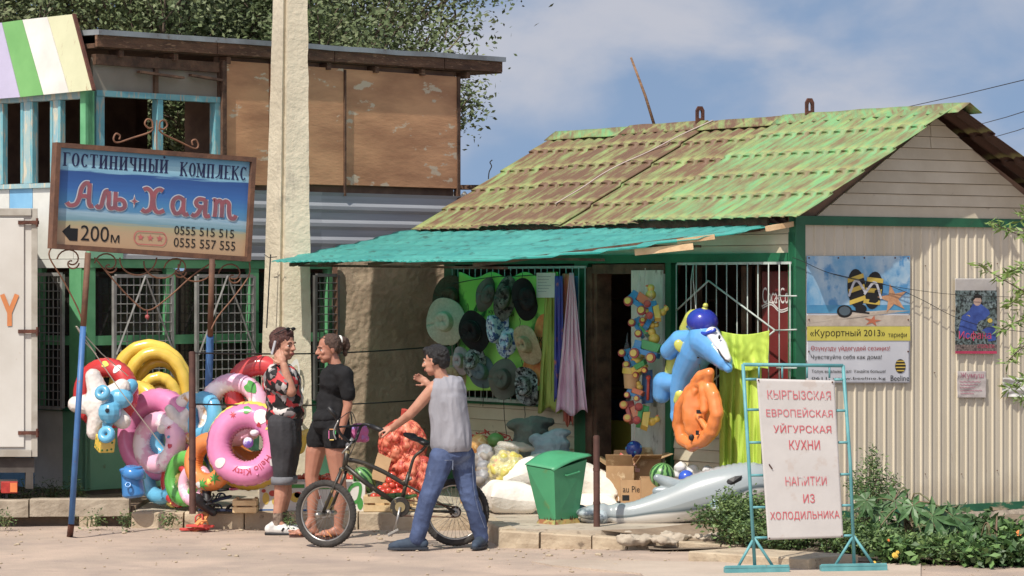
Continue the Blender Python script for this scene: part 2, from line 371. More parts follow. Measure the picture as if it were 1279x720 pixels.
def blocks(name, p, q, n, w, z0a, z1a, z0b=None, z1b=None, side=1, mt=m_kerb, jit=.006, seed=1):
    rg = random.Random(seed); p = V(p); q = V(q); z0b = z0a if z0b is None else z0b; z1b = z1a if z1b is None else z1b
    d = (q - p); Ln = d.length; d.normalize(); nn = V((-d.y, d.x, 0)) * side
    cuts = [0] + sorted((i + rg.uniform(-.12, .12)) / n for i in range(1, n)) + [1]
    for i in range(n):
        a = cuts[i] * Ln + .006; b = cuts[i + 1] * Ln - .006; m = M(); off = rg.uniform(-jit, jit) * 2
        def zz(t, lo): k = t / Ln; return (z0a + (z0b - z0a) * k) if lo else (z1a + (z1b - z1a) * k)
        dz = rg.uniform(-jit, jit)
        NN = 10
        def fn(u, v):
            t = a + (b - a) * u; k = v * 4
            if k <= 1: y, z = 0, zz(t, 1) + (zz(t, 0) - zz(t, 1)) * k * .93
            elif k <= 2: y, z = .012 * (k - 1) , zz(t, 0) - (zz(t, 0) - zz(t, 1)) * .07 * (2 - k)
            elif k <= 3: y, z = .012 + (w - .012) * (k - 2), zz(t, 0)
            else: y, z = w, zz(t, 0) + (zz(t, 1) - zz(t, 0)) * (k - 3)
            g = p + d * t + nn * (y + off); j = noise.noise(V((g.x * 9, g.y * 9, z * 14))) * .008 - max(0, noise.noise(V((g.x * 5 + 9, g.y * 5, z * 6)))) * .015
            return V((g.x - nn.x * j, g.y - nn.y * j, z + dz + j * .5))
        m.grid(fn, NN, 16)
        b0 = len(m.v) - (NN + 1) * 17
        m.f.append([b0 + j * (NN + 1) for j in range(17)][::-1]); m.f.append([b0 + j * (NN + 1) + NN for j in range(17)]); m.mi += [0, 0]
        yield m
ke = thing('kerb', 'low concrete kerb of worn blocks along the pavement edge', 'kerb', A0)
for m in blocks('kerb', A0, A1, 6, .13, -.05, PZ + .002, seed=3): part('kerb_block', m, m_kerb, ke)
for m in blocks('kerb', A1 + V((0, .0, 0)), B0 + V((0, .0, 0)), 2, .12, -.05, PZ + .003, seed=5): part('kerb_block', m, m_kerb, ke)
for m in blocks('kerb', B0, B1, 5, .12, -.05, PZ, -.05, .045, seed=8): part('kerb_block', m, m_kerb, ke)
for m in blocks('kerb', B1, B2, 3, .12, -.05, .045, -.05, .03, seed=9): part('kerb_block', m, m_kerb, ke)
# raised beam at far left, with gaps below it
bk = thing('concrete_beam', 'long grey concrete beam lying along the verge behind the truck', 'beam', V((-5.4, 25.75, .05)))
for m in blocks('b', V((-5.6, 25.75, 0)), V((-3.08, 25.80, 0)), 3, .14, .07, .215, .085, .225, seed=12): part('beam_section', m, mat('grey_kerb', (170, 156, 134), (140, 126, 106), sc=5, rough=.92, bump=.5, bsc=25, rv=.05), bk)
m = M(); m.box((-3.42, 25.85, .03), (.13, .12, .13)); m.box((-4.7, 25.85, .03), (.2, .12, .1)); part('support_stone', m, m_kerb, bk)
m = M(); m.prism([V((-9, 25.95, -.05)), V((-3.05, 25.95, -.05)), V((-3.05, 29.5, -.05)), V((-9, 29.5, -.05))], (0, 0, .21)); struct('verge', m, m_soil)

# far concrete slab and ramp at bottom right
m_slab = mat('pale_slab', (190, 172, 152), (172, 154, 134), sc=1.6, rough=.95, bump=.35, bsc=30)
m = M()
def slab_pt(px, py, z=.012): return GR(px, py, z)
top = [slab_pt(664, 701), slab_pt(700, 699), slab_pt(760, 700), slab_pt(850, 701.5), slab_pt(1010, 702), slab_pt(1150, 704), slab_pt(1150, 760), slab_pt(850, 760), slab_pt(800, 716), slab_pt(690, 706)]
m.prism([p - V((0, 0, .05)) for p in top], (0, 0, .05)); struct('road_slab', m, m_slab)
kr = thing('ramp_kerb', 'pale sunken kerb stones at the edge of the flower bed', 'kerb', GR(850, 700, 0))
p0 = GR(858, 700.5, 0); p1 = GR(1010, 714.0, 0)
for m in blocks('b', p0, p1, 1, .5, -.05, .07, -.05, .09, seed=22): part('kerb_block', m, m_kerb, kr)
# flower bed soil
m = M()
def bed(u, v):
    x = 1.0 + 5.6 * u; y0 = 22.0 if x > 2.0 else 23.4; y1 = 24.9 + (x - 2.21) * .70 if x > 2.21 else 25; y = y0 + (y1 - y0) * v
    y = max(y, 22.35 + 1.0 * max(0, 2.0 - x)); return V((x, y, .02 + .03 * noise.noise(V((x * 3, y * 3, 0))) + .05 * v))
m.grid(bed, 80, 50); struct('flower_bed_soil', m, mat('bed_soil', (136, 120, 100), (106, 92, 76), sc=4, rough=1, bump=.8, bsc=30), smooth=True)
# rough broken concrete foundation under the gable wall
m = M()
def fnd(u, v):
    s = -.35 + 3.7 * u; j = noise.noise(V((s * 6, v * 3, 0))) * .05 + noise.noise(V((s * 17, v * 7, 4))) * .02
    z = .115 - .28 * v; return GW.P(s, z, .03 + .16 * v + j)
m.grid(fnd, 150, 16); m.grid(lambda u, v: GW.P(-.35 + 3.7 * u, .115, .03 - .1 * v), 40, 1); struct('foundation', m, mat('rough_foundation', (168, 154, 134), (132, 118, 102), sc=8, rough=1, bump=1.0, bsc=18, det=9), smooth=True)
m = M()
for i in range(16):
    px = random.uniform(775, 895); c = GR(px, random.uniform(668, 674), .09); c.z = .075; m.ell(c, (random.uniform(.05, .12), .07, random.uniform(.02, .045)), Matrix.Rotation(random.uniform(-.4, .4), 3, 'Y'), 7)
m = skin(m, .012, 2, lambda p: .02 * nz(p, 16) + .01 * nz(p, 40)); solo('rubble', m, m_pave, 'broken lumps of earth and concrete at the pavement edge by the dolphin', 'rubble', kind='stuff', smooth=True)

# ================================================================ KIOSK
kiosk = thing('kiosk', 'cream sided roadside shop with rusty green tiled metal roof', 'shop', SF.P(0, .1, 0))
g_ = GW.d; u_ = SF.d; OH = .26
E0 = V((2.21, 24.9, 0)) + GW.n * OH + SF.n * .15; E0.z = 2.43
R0 = V((2.21, 24.9, 0)) + GW.n * OH + g_ * 1.48; R0.z = 3.34
RL = 5.45
sdir = (R0 - E0); SL = sdir.length; sdir.normalize(); sn = u_.cross(sdir); sn = sn if sn.z > 0 else -sn
# tiled roof sheets
def rustmat(name, base, rust, t, w=.10, extra=None, seed=0, edge=None):
    if name in MATS: return MATS[name]
    m = bpy.data.materials.new(name); m.use_nodes = True; MATS[name] = m; n = m.node_tree.nodes; l = m.node_tree.links; b = n['Principled BSDF']
    b.inputs['Roughness'].default_value = .62
    a1 = n.new('ShaderNodeAttribute'); a1.attribute_name = 'su'
    mp = n.new('ShaderNodeMapping'); mp.inputs['Scale'].default_value = (3.2, .9, 1); mp.inputs['Location'].default_value = (seed, seed * 2, 0)
    l.new(a1.outputs['Vector'], mp.inputs[0]); t1 = n.new('ShaderNodeTexNoise'); t1.inputs['Scale'].default_value = 2.6; t1.inputs['Detail'].default_value = 9; t1.inputs['Roughness'].default_value = .68; l.new(mp.outputs[0], t1.inputs['Vector'])
    mp2 = n.new('ShaderNodeMapping'); mp2.inputs['Scale'].default_value = (14, 1.6, 1); l.new(a1.outputs['Vector'], mp2.inputs[0])
    t2 = n.new('ShaderNodeTexNoise'); t2.inputs['Scale'].default_value = 2.2; t2.inputs['Detail'].default_value = 6; l.new(mp2.outputs[0], t2.inputs['Vector'])
    mul = n.new('ShaderNodeMath'); mul.operation = 'MULTIPLY_ADD'; mul.inputs[1].default_value = .55; l.new(t2.outputs['Fac'], mul.inputs[0]); l.new(t1.outputs['Fac'], mul.inputs[2])
    rp = n.new('ShaderNodeMapRange'); rp.inputs['From Min'].default_value = t - w; rp.inputs['From Max'].default_value = t + w; l.new(mul.outputs[0], rp.inputs[0])
    mx = n.new('ShaderNodeMix'); mx.data_type = 'RGBA'; l.new(rp.outputs[0], mx.inputs['Factor'])
    c1 = n.new('ShaderNodeMix'); c1.data_type = 'RGBA'; c1.inputs['A'].default_value = lin(base); c1.inputs['B'].default_value = lin(extra or base); 
    rp3 = n.new('ShaderNodeMapRange'); rp3.inputs['From Min'].default_value = .42; rp3.inputs['From Max'].default_value = .62; l.new(t2.outputs['Fac'], rp3.inputs[0]); l.new(rp3.outputs[0], c1.inputs['Factor'])
    c2 = n.new('ShaderNodeMix'); c2.data_type = 'RGBA'; c2.inputs['A'].default_value = lin(rust); c2.inputs['B'].default_value = lin(tuple(x * .72 for x in rust)); l.new(t1.outputs['Fac'], c2.inputs['Factor'])
    l.new(c1.outputs['Result'], mx.inputs['A']); l.new(c2.outputs['Result'], mx.inputs['B']); # lichen along the lower lip of every course of tiles
    sp_ = n.new('ShaderNodeSeparateXYZ'); l.new(a1.outputs['Vector'], sp_.inputs[0]); q = n.new('ShaderNodeMath'); q.operation = 'MULTIPLY_ADD'; q.inputs[1].default_value = 5 / 1.8; l.new(sp_.outputs[1], q.inputs[0]); q2 = n.new('ShaderNodeMath'); q2.operation = 'MULTIPLY'; q2.inputs[1].default_value = .22; l.new(t2.outputs['Fac'], q2.inputs[0]); l.new(q2.outputs[0], q.inputs[2])
    fr_ = n.new('ShaderNodeMath'); fr_.operation = 'FRACT'; l.new(q.outputs[0], fr_.inputs[0]); mr_ = n.new('ShaderNodeMapRange'); mr_.inputs['From Min'].default_value = .80; mr_.inputs['From Max'].default_value = .95; mr_.inputs['To Max'].default_value = .42; l.new(fr_.outputs[0], mr_.inputs[0])
    m5 = n.new('ShaderNodeMix'); m5.data_type = 'RGBA'; m5.inputs['B'].default_value = lin((166, 170, 92)); l.new(mr_.outputs[0], m5.inputs['Factor']); l.new(mx.outputs['Result'], m5.inputs['A']); l.new(m5.outputs['Result'], b.inputs['Base Color'])
    bp = n.new('ShaderNodeBump'); bp.inputs['Strength'].default_value = .25; bp.inputs['Distance'].default_value = .006; l.new(t1.outputs['Fac'], bp.inputs['Height']); l.new(bp.outputs[0], b.inputs['Normal'])
    return m
def set_su(o, vals):
    at = o.data.attributes.new('su', 'FLOAT_VECTOR', 'POINT'); at.data.foreach_set('vector', np.array(vals, dtype=np.float32).ravel())
WAVE = .155
def tile_h(s, t, rows):
    w = .5 + .5 * math.cos(2 * PI * s / WAVE); h = .018 * w ** .8 - .008 * math.exp(-((s / WAVE) % 1 - .5) ** 2 * 60)
    k = t * rows; fr = k - math.floor(k) if t < 1 else 1.0
    return h + .019 * fr
def sheet(name, P, s0, s1, t0, t1, rows, mt, parent, lift=0, thick=.006, wav=None):
    ns = int((s1 - s0) / WAVE * 10) + 2; nt_ = rows * 8; vs = []; su = []
    tl = []
    for r in range(rows):
        for k in range(8):
            tl.append((r + k / 7.0 * .985 + (.004 if k == 0 else 0)) / rows)
    tl.append(1.0); ntt = len(tl)
    m = M()
    ph = (lambda s, t: 0) if wav is None else wav
    for t in tl:
        for i in range(ns + 1):
            s = s0 + (s1 - s0) * i / ns
            k = t * rows; frc = min(k - math.floor(k), .985) if t < 1 else .985
            scal = .016 * math.exp(-((1 - frc) * 6)) * math.cos(2 * PI * s / WAVE)   # the scalloped lower lip of each course
            vs.append(P(s, t0 + (t1 - t0) * t + scal * (1 if t > 0 else 0), tile_h(s, t if t < 1 else .9999, rows) + lift + ph(s, t))); su.append((s, t * 1.8, 0))
    nn = len(vs); m.v = [tuple(v) for v in vs]
    low = [P(0, 0, 0) * 0 + v for v in vs]
    for j in range(ntt - 1):
        for i in range(ns): a = j * (ns + 1) + i; m.f.append([a, a + 1, a + ns + 2, a + ns + 1]); m.mi.append(0)
    o = part(name, m, mt, parent, smooth=True, sharp=50)
    set_su(o, su); sd = o.modifiers.new('thickness', 'SOLIDIFY'); sd.thickness = thick; sd.offset = -1
    return o
PR = lambda s, t, h: R0 + u_ * s - sdir * t + sn * h
rust = (118, 82, 58); grn = (112, 186, 92); ylg = (160, 172, 84)
mr1 = rustmat('roof_rusty', (124, 158, 84), (132, 96, 66), .705, .12, (150, 174, 88), 1.3)
mr2 = rustmat('roof_very_rusty', (132, 158, 84), (126, 92, 64), .675, .11, (150, 168, 86), 4.1)
mr3 = rustmat('roof_green', (104, 164, 100), (142, 124, 80), .775, .12, (134, 172, 88), 7.7)
def s_ridge(px):   # along the ridge
    k = (px - CX) / F; return (k * R0.y - R0.x) / (u_.x - k * u_.y)
s1, s2, s3 = s_ridge(987), s_ridge(884), s_ridge(786)
sm = (0 + s1) / 2
for i, (a, b, mt, lf) in enumerate([(0, s1 + .05, mr3, .030), (s1, s2 + .03, mr1, .0), (s2 - .03, s3 + .03, mr2, .018), (s3, RL, mr1, .0)]):
    sheet('roof_sheet', PR, a, b, 0, SL, 5, mt, kiosk, lift=lf, wav=lambda s, t: .012 * noise.noise(V((s * 1.2, t * 2, 5))))
# far slope
sd2 = V((g_.x * 1.62, g_.y * 1.62, -.91)).normalized(); sn2 = sd2.cross(u_); sn2 = sn2 if sn2.z > 0 else -sn2
PR2 = lambda s, t, h: R0 + V((0, 0, -.01)) + u_ * s + sd2 * t + sn2 * h
mrd = rustmat('roof_dark_rust', (100, 80, 60), (86, 54, 40), .5, .1, None, 2)
sheet('roof_sheet', PR2, -.02, RL, 0, SL + .12, 5, mrd, kiosk)
m = M(); m.beam(PR(.5, SL - .06, -.03), PR(RL - .02, SL - .05, -.03), .02, .10); part('eave_board', m, m_brownwood, kiosk)
# ridge cap
m = M()
for j, (a, b, lf) in enumerate([(-.12, s1 + .1, .014), (s1, s2 + .12, .004), (s2, s3, .010), (s3 - .1, RL + .05, .0)]):
    m = M()
    def rc(u, v):
        s = a + (b - a) * u; t = -1 + 2 * v; w = noise.noise(V((s * 3, j, t))) * .008
        q = R0 + u_ * s + V((0, 0, .045 + lf + w)); return q + (-sdir * (-t) * .15 if t < 0 else sd2 * t * .15) + V((0, 0, -.012 * abs(t)))
    m.grid(rc, 24, 8); o = part('ridge_cap', m, mr3 if j in (0, 3) else mr1, kiosk, smooth=True); set_su(o, [(v[0], v[1], 0) for v in m.v]); sd_ = o.modifiers.new('t', 'SOLIDIFY'); sd_.thickness = .004
# little lifting plates on the ridge
for px in (875, 1012):
    s = s_ridge(px); m = M(); c = R0 + u_ * s + V((0, 0, .02)); w = .042; a = u_
    hgt = .165; out = [(-w, 0), (w, 0), (w, hgt - .035), (w * .5, hgt), (-w * .5, hgt), (-w, hgt - .035)]; inn = [(-w * .38, .06), (w * .38, .06), (w * .38, hgt - .055), (w * .2, hgt - .035), (-w * .2, hgt - .035), (-w * .38, hgt - .055)]
    ax = g_ * .9 + V((.2, 0, 0)); ax.normalize(); th = V((-ax.y, ax.x, 0)) * .02
    po = [c + ax * x + V((0, 0, z)) for x, z in out]; pi_ = [c + ax * x + V((0, 0, z)) for x, z in inn]
    vs = po + pi_ + [p + th for p in po + pi_]
    fs = [(i, (i + 1) % 6, 6 + (i + 1) % 6, 6 + i) for i in range(6)] + [(12 + (i + 1) % 6, 12 + i, 18 + i, 18 + (i + 1) % 6) for i in range(6)] + [(i, 12 + i, 12 + (i + 1) % 6, (i + 1) % 6) for i in range(6)] + [(6 + i, 6 + (i + 1) % 6, 18 + (i + 1) % 6, 18 + i) for i in range(6)]
    m.add(vs, fs); part('roof_lug', m, m_rust, kiosk)
# thin white wire across the roof
m = M(); pts = []
for i, (a, t) in enumerate([(s_ridge(905), -.02), (s_ridge(890), .25), (s_ridge(880), .55), (s_ridge(868), .75), (s_ridge(862), .95), (s_ridge(862), 1.2), (s_ridge(858), 1.5)]): pts.append(PR(a + .15, t, .05))
m.tube([V(p) for p in bez([tuple(p) for p in pts], 5)], .006, 5); solo('roof_cable', m, mat('pale_cable', (190, 170, 160), rough=.7), 'thin pale cable trailing down the rusty roof tiles', 'cable', smooth=True)
# wind-bent rod standing behind the ridge
m = M(); m.tube([W(822, 172, 29.2), W(806, 120, 29.2), W(788, 72, 29.2)], [.016, .014, .011], 6); solo('leaning_pole', m, m_wood, 'thin weathered pole leaning up from behind the roof ridge', 'pole', smooth=True)

# gable: horizontal planks clipped to the roof line
ZT = GW.z_(1130, 272)   # top of the green trim
HW = 1.47; ZR = 3.34 - .05; ze = 2.43 - .02
def gx(z, side):   # plank end along the gable at height z
    f = max(0, (ZR - z) / (3.34 - 2.43 + .02)); return HW + side * HW * min(1.02, f) * 1.0
z = ZT + .002; k = 0; PH = .093
core = M()
core.add([GW.P(0, ZT, -.02), GW.P(2 * HW, ZT, -.02), GW.P(HW, ZR - .02, -.02)], [(0, 1, 2)]); part('gable_backing', core, m_dark, kiosk)
while z < ZR - .02:
    z2 = min(z + PH - .004, ZR - .01); a0, a1 = gx(z, -1), gx(z, 1); b0, b1 = gx(z2, -1), gx(z2, 1)
    segs = [(a0, a1, b0, b1)]
    if k >= 6 and a0 < 1.40 < a1 and b0 < 1.40 < b1: segs = [(a0, 1.395, b0, 1.395), (1.401, a1, 1.401, b1)]
    for (p, q, r, t) in segs:
        if q - p < .03: continue
        m = M(); j = random.uniform(-.001, .001)
        m.hexa([GW.P(p, z, .016 + j), GW.P(q, z, .016 + j), GW.P(q, z, -.01), GW.P(p, z, -.01), GW.P(r, z2, .004), GW.P(t, z2, .004), GW.P(t, z2, -.01), GW.P(r, z2, -.01)])
        part('siding_plank', m, m_cream, kiosk)
    z += PH; k += 1
ZB = GW.z_(1150, 652); ZG = .135
m = M(); m.fbox(GW, -.03, 3.0, ZT - .07, ZT, .0, .03); part('trim_board', m, m_green, kiosk)
m = M(); m.fbox(GW, .02, 3.0, .105, .175, -.02, .025); part('base_board', m, mat('chipped_green', (30, 112, 74), (20, 92, 60), sc=5, rough=.5, c3=(186, 164, 130), t3=.58, sc3=4, st=(1, 1, 3)), kiosk)
# ribbed steel sheets
def ribbed(m, fr, s0, s1, z0, z1, p, pitch=.0985):
    prof = []; n = int(round((s1 - s0) / pitch))
    pt = (s1 - s0) / n
    for i in range(n):
        a = s0 + i * pt; prof += [(a, p + .000), (a + .007, p + .011), (a + .018, p + .012), (a + .026, p), (a + pt * .62, p + .002)]
    prof.append((s1, p))
    m.grid(lambda u, v: fr.P(prof[int(round(u * (len(prof) - 1)))][0], z0 + (z1 - z0) * v, prof[int(round(u * (len(prof) - 1)))][1]), len(prof) - 1, 1)
m_rib = mat('cream_ribbed_steel', (216, 204, 178), (202, 190, 162), sc=1.8, splash=((150, 128, 100), .12), rough=.42, st=(3, 3, .4), c3=(150, 122, 88), t3=.70, sc3=9, st3=(1, 1, .25), rv=.04)
e = .07; edges = [e, .90, 1.78, 2.66, 3.0]
for a, b in zip(edges, edges[1:]):
    m = M(); ribbed(m, GW, a, b, .17, ZT - .07, -.002 + random.uniform(0, .003)); part('wall_sheet', m, m_rib, kiosk)
m = M()
for z in (.45, 1.25, 2.1):
    for i in range(7): m.ell(GW.P(.16 + i * .394 + random.choice((0, .0985)), z + random.uniform(-.03, .03), .010), (.005, .005, .005), None, 6)
part('screw', m, m_rust, kiosk, kind='stuff')
m = M(); m.fbox(GW, .0, 3.0, .12, ZT, -.10, -.014); part('wall', m, m_dark, kiosk)
# corner post
m = M(); m.fbox(GW, -.03, .07, .1, ZT + .0, -.05, .028); m.fbox(SF, -.02, .06, .1, 2.36, -.05, .03); part('corner_post', m, m_green, kiosk)

# shop front ------------------------------------------------------------
ZS1 = .915; ZW1 = 2.10
sA = SF.s_(985); sB = SF.s_(842); sC = SF.s_(835); sD = SF.s_(795); sE = SF.s_(752); sF_ = SF.s_(737); sG = SF.s_(722); sH = SF.s_(572); sI = SF.s_(558)
def sp(s0, s1, z0, z1, ph=.1, gap=.004):
    z = z0
    while z < z1 - .01:
        z2 = min(z + ph - gap, z1); m = M()
        m.hexa([SF.P(s0, z, .014), SF.P(s1, z, .014), SF.P(s1, z, -.02), SF.P(s0, z, -.02), SF.P(s0, z2, .003), SF.P(s1, z2, .003), SF.P(s1, z2, -.02), SF.P(s0, z2, -.02)])
        part('siding_plank', m, m_cream, kiosk); z += ph
sp(.06, sB - .01, .13, ZS1, .098); sp(sG + .02, sI, .13, ZS1, .105)
sp(.06, sB + .3, ZW1 + .08, 2.42, .085)
m = M(); m.fbox(SF, sB, sI, ZW1 + .06, 2.40, -.08, -.012); part('lintel_panel', m, m_cream, kiosk)
for (a, b, c, d, p0, p1) in [(sB + .0, sC + .0, .12, ZW1 + .05, -.04, .035), (sG, sF_ - .02, .12, ZW1 + .06, -.04, .04), (sH, sI, .12, ZW1 + .06, -.04, .03)]:
    m = M(); m.fbox(SF, a if a < b else b, b if a < b else a, c, d, p0, p1); part('green_post', m, m_green, kiosk)
m = M(); m.fbox(SF, .06, sI, ZW1 + .03, ZW1 + .10, -.02, .045); part('green_lintel', m, m_green, kiosk)
for a_, b_ in ((.06, sB), (sG, sH)): m = M(); m.fbox(SF, a_, b_, ZS1 - .02, ZS1 + .04, -.05, .03); part('window_sill', m, m_green, kiosk)
# door frame and open door leaf
df = M(); a, b = min(sF_, sE), max(sF_, sE)
m = M(); m.fbox(SF, b - .09, b, .13, ZW1 - .0, -.12, .05); m.fbox(SF, b - .14, b - .095, .13, ZW1 - .06, -.12, .03)
m.fbox(SF, sC, b - .09, ZW1 - .06, ZW1 + .02, -.12, .045); part('door_frame', m, m_brownwood, kiosk)
m_peel = mat('peeling_white_paint', (214, 212, 200), (190, 186, 172), sc=4, rough=.75, c3=(128, 112, 92), t3=.60, sc3=5, st=(2, 2, .7), bump=.3, bsc=20)
m = M(); m.fbox(SF, sC + .01, sD, .14, ZW1 - .03, .0, .055); m.fbox(SF, sC + .02, sD - .01, .95, 1.0, .055, .07); part('door', m, m_peel, kiosk)
# inside: back wall, side walls, floor, ceiling, shelves
m = M(); D = 2.6
m.fbox(SF, 0, sI, .1, 2.4, -D - .05, -D); m.fbox(SF, sI - .06, sI - .003, .1, 2.4, -D, -.045)
m.fbox(SF, .0, sI, 2.40, 2.43, -D, -.02); part('inner_wall', m, m_dark, kiosk)
m = M(); m.fbox(SF, .0, sI - .1, .10, .135, -D, 0); part('shop_floor', m, m_brownwood, kiosk)
for a_, b_, lb_ in ((2.6, 4.6, 'dark wooden shelving inside the shop behind the window of hats'), (.3, 1.1, 'narrow wooden shelving inside behind the right barred window')):
    t = thing('shop_shelf', lb_, 'shelf', SF.P(a_, .13, -1.5))
    for z in (.6, 1.0, 1.4, 1.8): m = M(); m.fbox(SF, a_ + .03, b_, z, z + .025, -1.6, -1.3); part('shelf_board', m, m_brownwood, t)
    for s in (a_, b_): m = M(); m.fbox(SF, s, s + .03, .13, 1.9, -1.6, -1.3); part('side_panel', m, m_brownwood, t)
# yellow and blue painted counter just inside the door
m = M(); a, b = SF.s_(792, -.5), SF.s_(752, -.5)
ct = thing('counter', 'counter inside the doorway painted yellow below and blue above', 'counter', SF.P(a, .13, -.5))
m.fbox(SF, a - .3, b + .2, .135, .78, -.6, -.5); part('yellow_front', m, mat('yellow_paint', (205, 178, 20), (188, 160, 20), sc=3), ct)
m = M(); m.fbox(SF, a - .3, b + .2, .782, .96, -.6, -.5); part('blue_front', m, mat('navy_paint', (28, 44, 90), (24, 36, 70), sc=3), ct)
# brown wood posts seen behind right window
m = M()
for px in (868, 930, 948): s = SF.s_(px, -.15); m.fbox(SF, s - .03, s + .03, .95, ZW1, -.2, -.14)
part('inner_frame', m, m_brownwood, kiosk, kind='stuff')

# ---- window grilles: one bar each
def bar(parent, p, q, r=.0075, mt=m_whitebar, n=6, name='bar'):
    m = M(); m.tube([p, q], r, n); return part(name, m, mt, parent, smooth=True)
def flatbar(parent, p, q, w=.02, t=.01, mt=m_whitebar, name='rail'):
    m = M(); m.beam(p, q, t, w); return part(name, m, mt, parent)
gr = thing('window_grille', 'white barred grille over the window hung with sun hats', 'grille', SF.P((sG + sH) / 2, ZS1, .05))
s0, s1_ = SF.s_(732, .06), SF.s_(566, .06)
flatbar(gr, SF.P(s0, ZW1 - .0, .06), SF.P(s1_, ZW1 - .0, .06)); flatbar(gr, SF.P(s0, ZS1 + .02, .06), SF.P(s1_, ZS1 + .02, .06), .03)
n = 22
for i in range(n + 1): s = s0 + (s1_ - s0) * i / n; bar(gr, SF.P(s, ZS1 + .02, .07), SF.P(s, ZW1, .07), .005)
gr2 = thing('window_grille', 'white barred grille with diamond pattern behind the hanging dolphin', 'grille', SF.P(.5, ZS1, .05))
s0, s1_ = SF.s_(988, .06), SF.s_(846, .06)
zt, zb = ZW1 + .02, .955
flatbar(gr2, SF.P(s0, zt, .06), SF.P(s1_, zt, .06)); flatbar(gr2, SF.P(s0, zb, .06), SF.P(s1_, zb, .06))
n = 11
for i in range(n + 1): s = s0 + (s1_ - s0) * i / n; bar(gr2, SF.P(s, zb, .07), SF.P(s, zt, .07), .0052)
q = lambda px, py: SF.H(px, py, .085)
for (a, b) in [((885, 351), (968, 413)), ((885, 351), (845, 388)), ((968, 413), (885, 480)), ((845, 437), (885, 480))]: bar(gr2, q(*a), q(*b), .0075)
for (a, b) in [((968, 413), (995, 412)), ((972, 370), (995, 370)), ((970, 460), (995, 460))]: bar(gr2, q(*a), q(*b), .007)
# red fridge with script behind the grille
fr = thing('drinks_fridge', 'red drinks fridge with white script behind the right window bars', 'fridge', SF.P(.2, .15, -.2))
fs0, fs1 = SF.s_(990, -.1), SF.s_(951, -.1)
m = M(); m.fbox(SF, fs0 - .05, fs1, .15, 2.06, -.5, -.1); part('cabinet', m, mat('fridge_red', (128, 40, 40), (104, 34, 34), sc=2, rough=.35), fr, bevel=.01)
fq = Quad(SF.P(fs1 - .01, 1.70, -.1), SF.P(fs0 - .02, 1.70, -.1), SF.P(fs0 - .02, 2.02, -.1), SF.P(fs1 - .01, 2.02, -.1))
m = M()
if fq.n.dot(SF.n) < 0: fq.n = -fq.n
put_text(m, 'Coca-Cola', fq, .02, .32, .98, .72, .004, .012)
for k in range(2):
    p = bez([(.0 + .02 * k, .25 - k * .05), (.3, .34 - k * .05), (.6, .16 - k * .05), (1, .30 - k * .05)]); stroke(m, p, .03, fq, .004)
part('lettering', m, mat('print_white', (225, 215, 210)), fr)

# ---- teal metal canopy over the shop front
can = thing('canopy', 'teal tiled metal canopy sloping out over the shop front', 'canopy', SF.P(2, 2.3, 1))
ca = W(990, 281, 24.95); cb = V((-.95, 29.45, 2.44)); cc = W(339, 330, 27.38); cdn = W(578, 329, 25.0)
m_teal = mat('teal_translucent_sheet', (116, 226, 216), (90, 208, 202), sc=2.5, rough=.4, tl=.64, c3=(96, 168, 160), t3=.62, sc3=6, rv=.03, bump=.1)
cq = Quad(ca, cb, cc, cdn); cnn = cq.n if cq.n.z > 0 else -cq.n
def canp(u, v, h):
    p = cq(u, v, 0); sag = -.05 * math.sin(PI * v) * (1 - u) + .012 * noise.noise(V((u * 5, v * 4, 0)))
    return p + cnn * h + V((0, 0, sag))
cuts = [0, .27, .52, .77, 1.0]
for i in range(4):
    m = M(); a, b = cuts[i], cuts[i + 1] + (.01 if i < 3 else 0); nu, nv = 46, 49; rows = 7
    for j in range(nv + 1):
        r_ = j / nv; kk = min(r_ * rows, rows - 1e-6); frc = (j % 7) / 6.999
        for k in range(nu + 1):
            u = a + (b - a) * k / nu; L_ = u * 5.5; sc_ = .012 * math.cos(2 * PI * L_ / .2) * math.exp(-(1 - frc) * 6) / 3
            m.v.append(tuple(canp(u, min(1.0, (math.floor(j / 7) + frc * .985) / rows if j < nv else 1.0) + sc_, .014 * (.5 + .5 * math.cos(2 * PI * L_ / .2)) + .016 * (frc if j < nv else 1) + .004 * (i % 2))))
    for j in range(nv):
        for k in range(nu): a_ = j * (nu + 1) + k; m.f.append([a_, a_ + 1, a_ + nu + 2, a_ + nu + 1]); m.mi.append(0)
    o = part('canopy_sheet', m, m_teal, can, smooth=True, sharp=50); sdm = o.modifiers.new('t', 'SOLIDIFY'); sdm.thickness = .005; sdm.offset = -1
# rafters and battens below it
for u in (.06, .30, .55, .80, .95):
    m = M(); m.beam(canp(u, .02, -.028), canp(u, .93, -.028), .045, .03); part('rafter', m, m_brownwood, can)
for v in (.25, .55, .85):
    m = M(); m.beam(canp(.03, v, -.06) , canp(.97, v, -.06), .04, .02); part('batten', m, m_brownwood, can)
m = M(); m.beam(W(793, 315.5, 25.05), W(866, 308, 25.0), .05, .05); part('rafter', m, m_woodlight, can)
m = M(); m.beam(W(846, 302, 25.02), W(893, 296, 24.98), .05, .04); part('rafter', m, m_woodlight, can)
m = M(); m.beam(W(958, 286, 24.8), W(990, 280, 24.9), .05, .04); part('rafter', m, m_woodlight, can)
m = M()
a_, b_ = canp(.42, .97, -.05), None
ps = [canp(.72, .9, -.02), None]
# front props: thin pipes down to the ground are hidden; the sheets hang from the wall on stays
m = M(); m.tube([SF.P(3.6, 2.30, .03), canp(.62, .6, -.06)], .01, 6); part('stay', m, m_rust, can)

